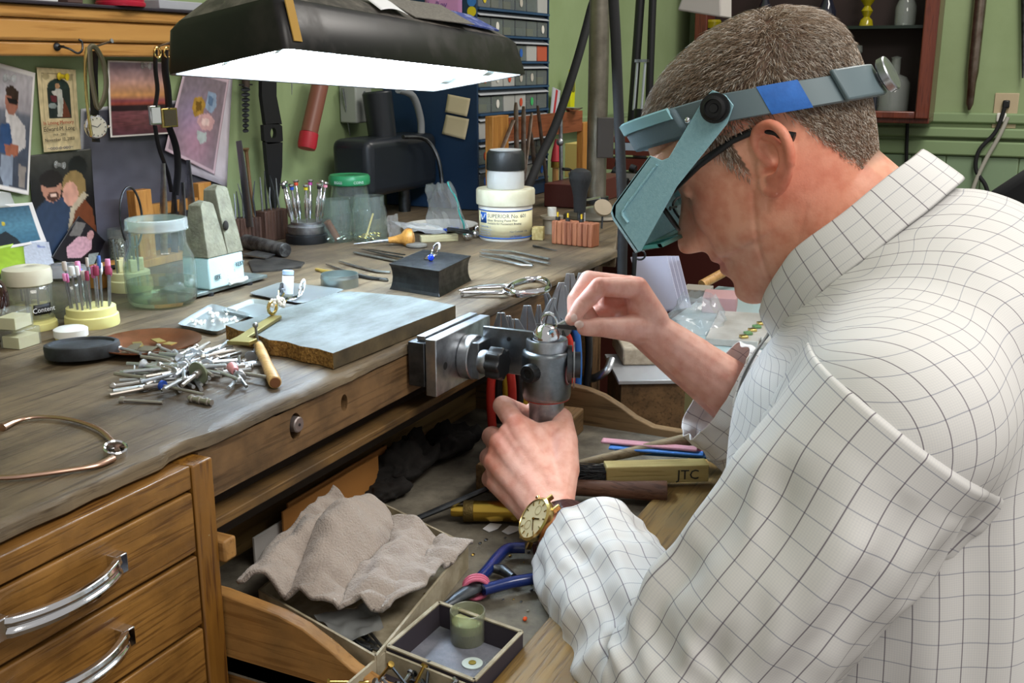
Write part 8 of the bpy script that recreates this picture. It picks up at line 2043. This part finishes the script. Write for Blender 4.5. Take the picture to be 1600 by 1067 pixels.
bottle('clear old flask at the right of the upper cabinet shelf', 1408, zs, [(0, 0), (.032, 0), (.034, .01), (.034, .06), (.022, .09), (.014, .12), (.014, .18), (0, .18)], G_CL)
bottle('dark bottle mostly behind the hair on the upper shelf', 1190, zs, [(0, 0), (.028, 0), (.030, .05), (.014, .09), (.012, .17), (0, .17)], G_DK)
bottle('low yellow dish on the upper shelf at the left', 1110, zs, [(0, 0), (.026, 0), (.034, .022), (.03, .03), (0, .03)], G_YE)
bottle('square clear bottle on the lower cabinet shelf at the right', 1400, z0, [(0, 0), (.050, 0), (.052, .01), (.052, .11), (.040, .13), (.016, .14), (.015, .19), (.019, .195), (0, .20)], G_CL)
bottle('thin clear glass column on the lower cabinet shelf', 1338, z0, [(0, 0), (.018, 0), (.008, .02), (.007, .20), (.018, .215), (.016, .235), (0, .235)], G_CL)
bottle('small black vial beside the square bottle on the lower shelf', 1372, z0, [(0, 0), (.014, 0), (.014, .08), (.008, .095), (.008, .12), (0, .12)], G_DK)
# grey lamp shade over the head, far
t = thing('grey_lampshade', 'pale grey angular lampshade hanging in front of the wall cabinet', 'lamp'); q = [bx(u, v, 2.4) for u, v in ((1058, 16), (1126, 27), (1126, -60), (1085, -60))]
MB()._add(q + [p + Vector((.10, 0, 0)) for p in q], [(0, 1, 2, 3), (7, 6, 5, 4), (0, 4, 5, 1), (1, 5, 6, 2), (2, 6, 7, 3), (3, 7, 4, 0)]).build('shade', mat('shade_grey', '#b5b0ac', .5), t, bevel=.004)
MB().cyl(q[2] + Vector((.05, .02, -.01)), q[2] + Vector((.05, .02, .5)), .008, seg=10).build('stem', M_DKSTEEL, t)
# wall fittings on the end wall
t = thing('wall_outlet', 'beige wall outlet with a black and a white plug', 'outlet', bx(1571, 173, EX - .004)); 
MB().box((0, 0, 0), (.006, .074, .116)).build('cover_plate', mat('beige_plate', '#b9a98a', .5), t, bevel=.002); MB().box((-.012, 0, .022), (.022, .022, .026)).build('black_plug', M_BLACK, t, bevel=.004); MB().box((-.012, .010, -.022), (.022, .030, .030)).build('white_plug', M_WHITE, t, bevel=.004)
cable('power_cord', 'black power cord curving down from the outlet', [bx(1570, 168, EX - .03), bx(1556, 205, EX - .03), bx(1530, 235, EX - .035), bx(1525, 265, EX - .035), bx(1540, 290, EX - .04), bx(1548, 320, EX - .04)], .007)
cable('power_cord', 'white power cord slanting down from the outlet', [bx(1575, 183, EX - .03), bx(1560, 215, EX - .035), bx(1540, 250, EX - .035), bx(1522, 290, EX - .04), bx(1512, 330, EX - .04)], .007, mat('grey_cord', '#a9a79c', .5))
cable('power_cord', 'thin black cord running down the wall from the cabinet', [bx(1418, 190, EX - .03), bx(1417, 215, EX - .03), bx(1416, 262, EX - .03)], .006)
t = thing('steel_mandrel', 'long tapered steel mandrel hanging on the green wall', 'mandrel'); p0, p1 = bx(1535, -30, EX - .03), bx(1514, 172, EX - .03); d_ = p1 - p0; L = d_.length
MB().lathe([(0, 0), (.020, 0), (.018, L * .7), (.014, L * .78), (.0125, L * .95), (.004, L), (0, L)], p0, d_, 20).build('shaft', mat('worn_mandrel', '#8a7f74', .3, .9, col2='#6a5a4c', scale=20), t)
t = thing('steel_mandrel', 'thin pointed steel rod hanging at the right edge of the wall', 'mandrel'); MB().cyl(bx(1601, -20, EX - .03), bx(1598, 122, EX - .03), .012, .003, seg=12).build('shaft', M_DKSTEEL, t)
# black chair back behind the man
t = thing('office_chair', 'black padded office chair back behind the seated man', 'chair', (2.62, -.15, 0))
b = MB(); R = []
for f_ in range(13):
    a = f_ / 12; z = .62 + .40 * a; hwd = .20 + .03 * math.sin(PI * a * .8) - .10 * max(0, a - .72) ** 1.3 / .28 ** 1.3 * .9
    R.append([Vector((-.028 + .01 * math.sin(PI * k / 6 * 2), 0, 0)) for k in range(1)])
prof = [(-.21, .62), (-.235, .75), (-.235, .86), (-.20, .95), (-.14, 1.0), (0, 1.02), (.14, 1.0), (.20, .95), (.235, .86), (.235, .75), (.21, .62)]
MB().prism(prof, .055, Matrix(((0, 0, 1, 0), (1, 0, 0, 0), (0, 1, 0, 0), (0, 0, 0, 1)))).build('backrest', mat('black_fabric', '#16171a', .9), t, bevel=.02, bseg=4)
MB().box((-.20, 0, .47), (.44, .46, .07)).build('seat', mat('black_fabric', '#16171a', .9), t, bevel=.025, bseg=4); MB().box((.03, 0, .55), (.02, .06, .26)).build('back_bar', M_BLACK, t); MB().cyl((-.2, 0, .06), (-.2, 0, .44), .025, seg=14).build('column', M_BLACK, t)
for k in range(5):
    a = k * 2 * PI / 5; MB().tube([(-.2, 0, .08), (-.2 + .26 * math.cos(a), .26 * math.sin(a), .05)], [.025, .016], 10).build('leg', M_BLACK, t); MB().lathe([(0, -.012), (.026, -.012), (.026, .012), (0, .012)], (-.2 + .27 * math.cos(a), .27 * math.sin(a), .026), (-math.sin(a), math.cos(a), 0), 16).build('caster', M_RUBBER, t)
# ---- side table seen past the right arm
st = thing('side_table', 'low cabinet beyond the man with a pale glass top', 'table')
ZS = .80
A_ = [bz(u, v, ZS) for u, v in ((985, 585), (1130, 470), (1215, 495), (1205, 590))]
MB().bx(1.52, 2.05, .05, .52, ZS - .02, ZS).build('table_top', mat('pale_aqua_top', '#9fb5b8', .3), st, bevel=.003); MB().bx(1.54, 2.03, .07, .50, .001, ZS - .0205).build('table_body', mat('olive_panel2', '#8a8660', .6), st, bevel=.002)
def on_table(u, v): return bz(u, v, ZS)
o = MB().box((0, 0, .006), (.20, .12, .012)).build('stone_slab', mat('grey_marble', '#b9b8b4', .35, col2='#a09e98', scale=20), loc=on_table(1170, 520), rot=(0, 0, .15), bevel=.0015); tag(o, 'pale grey stone slab on the side table under the bracelet', 'slab')
t = thing('link_bracelet', 'gold and green link bracelet lying on the grey stone slab', 'bracelet')
for k in range(6):
    p = bz(1162 + 34 * k / 5, 527 - 26 * k / 5, ZS + .013); MB().box(p + Vector((0, 0, .0015)), (.012, .012, .004), (0, 0, .6)).build('link', (mat('gold_link', '#d9c27a', .25, .9), mat('green_link', '#5f8a5a', .3))[k % 2], t, bevel=.0008)
t = thing('crumpled_bag', 'crumpled clear plastic bag on the side table', 'bag')
def bb(side):
    c = on_table(1088, 512)
    def fn(u, v):
        a = 2 * PI * u; r = .055 * (1 - .5 * v) * (1 + .3 * nz(math.cos(a) * 2, math.sin(a) * 2, v * 4)); return c + Vector((r * math.cos(a), r * math.sin(a), .001 + .055 * v + .008 * nz(math.cos(a) * 3, math.sin(a) * 3, v * 3 + 2) * v))
    return fn
MB().grid(bb(1), 40, 14).build('film', M_BAG, t)
o = MB().box((0, 0, .014), (.075, .06, .028)).build('pink_topped_box', mat('dusty_pink', '#b08a8c', .6), loc=on_table(1118, 488) + Vector((.03, 0, 0)), rot=(0, 0, .2), bevel=.001); tag(o, 'grey box with a dusty pink lid behind the plastic bag', 'box')
o = MB().box((0, 0, .012), (.05, .05, .024)).build('grey_box', mat('grey_box', '#9a958c', .6), loc=on_table(1066, 485) + Vector((.10, .0, 0)), rot=(0, 0, .1), bevel=.001); tag(o, 'small open grey box left of the pink-lidded one', 'box')
p0, p1 = on_table(1082, 470) + Vector((.06, 0, .02)), on_table(1120, 455) + Vector((.10, -.05, .06)); o = MB().cyl(p0, p1, .009, seg=14).build('wooden_dowel', M_DOWEL); tag(o, 'pale wooden dowel sloping up under the chin', 'dowel')
t = thing('paper_stack', 'leaning stack of white envelopes beside the hanging handpiece', 'papers')
for k in range(4):
    q = [bx(u + 6 * k, v, 1.72 + .02 * k) for u, v in ((985, 402), (1042, 400), (1062, 480), (1010, 490))]
    MB()._add(q + [p + Vector((.002, 0, 0)) for p in q], [(0, 1, 2, 3), (7, 6, 5, 4), (0, 4, 5, 1), (1, 5, 6, 2), (2, 6, 7, 3), (3, 7, 4, 0)]).build('envelope', mat('lilac_paper', '#c4c4d8', .8), t)
t = thing('grey_plate', 'pale grey flat plate on a stone block under the right wrist', 'plate'); c = bz(1015, 572, .80)
MB().box(c + Vector((-.02, .0, .002)), (.14, .10, .006), (0, 0, .5)).build('plate', mat('pale_zinc', '#a9acb0', .4, .3), t, bevel=.001); MB().box(c + Vector((.03, .03, .018)), (.11, .06, .026), (0, 0, .5)).build('stone_block', mat('speckled_stone', '#b5aa98', .8, col2='#948a78', scale=80, bump=.4), t, bevel=.003)
MB().box(c + Vector((-.02, .0, -.05)), (.13, .09, .095), (0, 0, .5)).build('support_block', M_APRON, t); MB().bx(c.x - .03, c.x + .03, c.y - .03, c.y + .03, .001, .71).build('support_leg', M_APRON, t)
o = MB().bx(2.46, 3.4, .18, 1.0, .001, .86).build('dark_cabinet', mat('dark_red_wood', '#4d211c', .5), bevel=.004); tag(o, 'dark reddish wooden cabinet standing beyond the side table', 'cabinet')
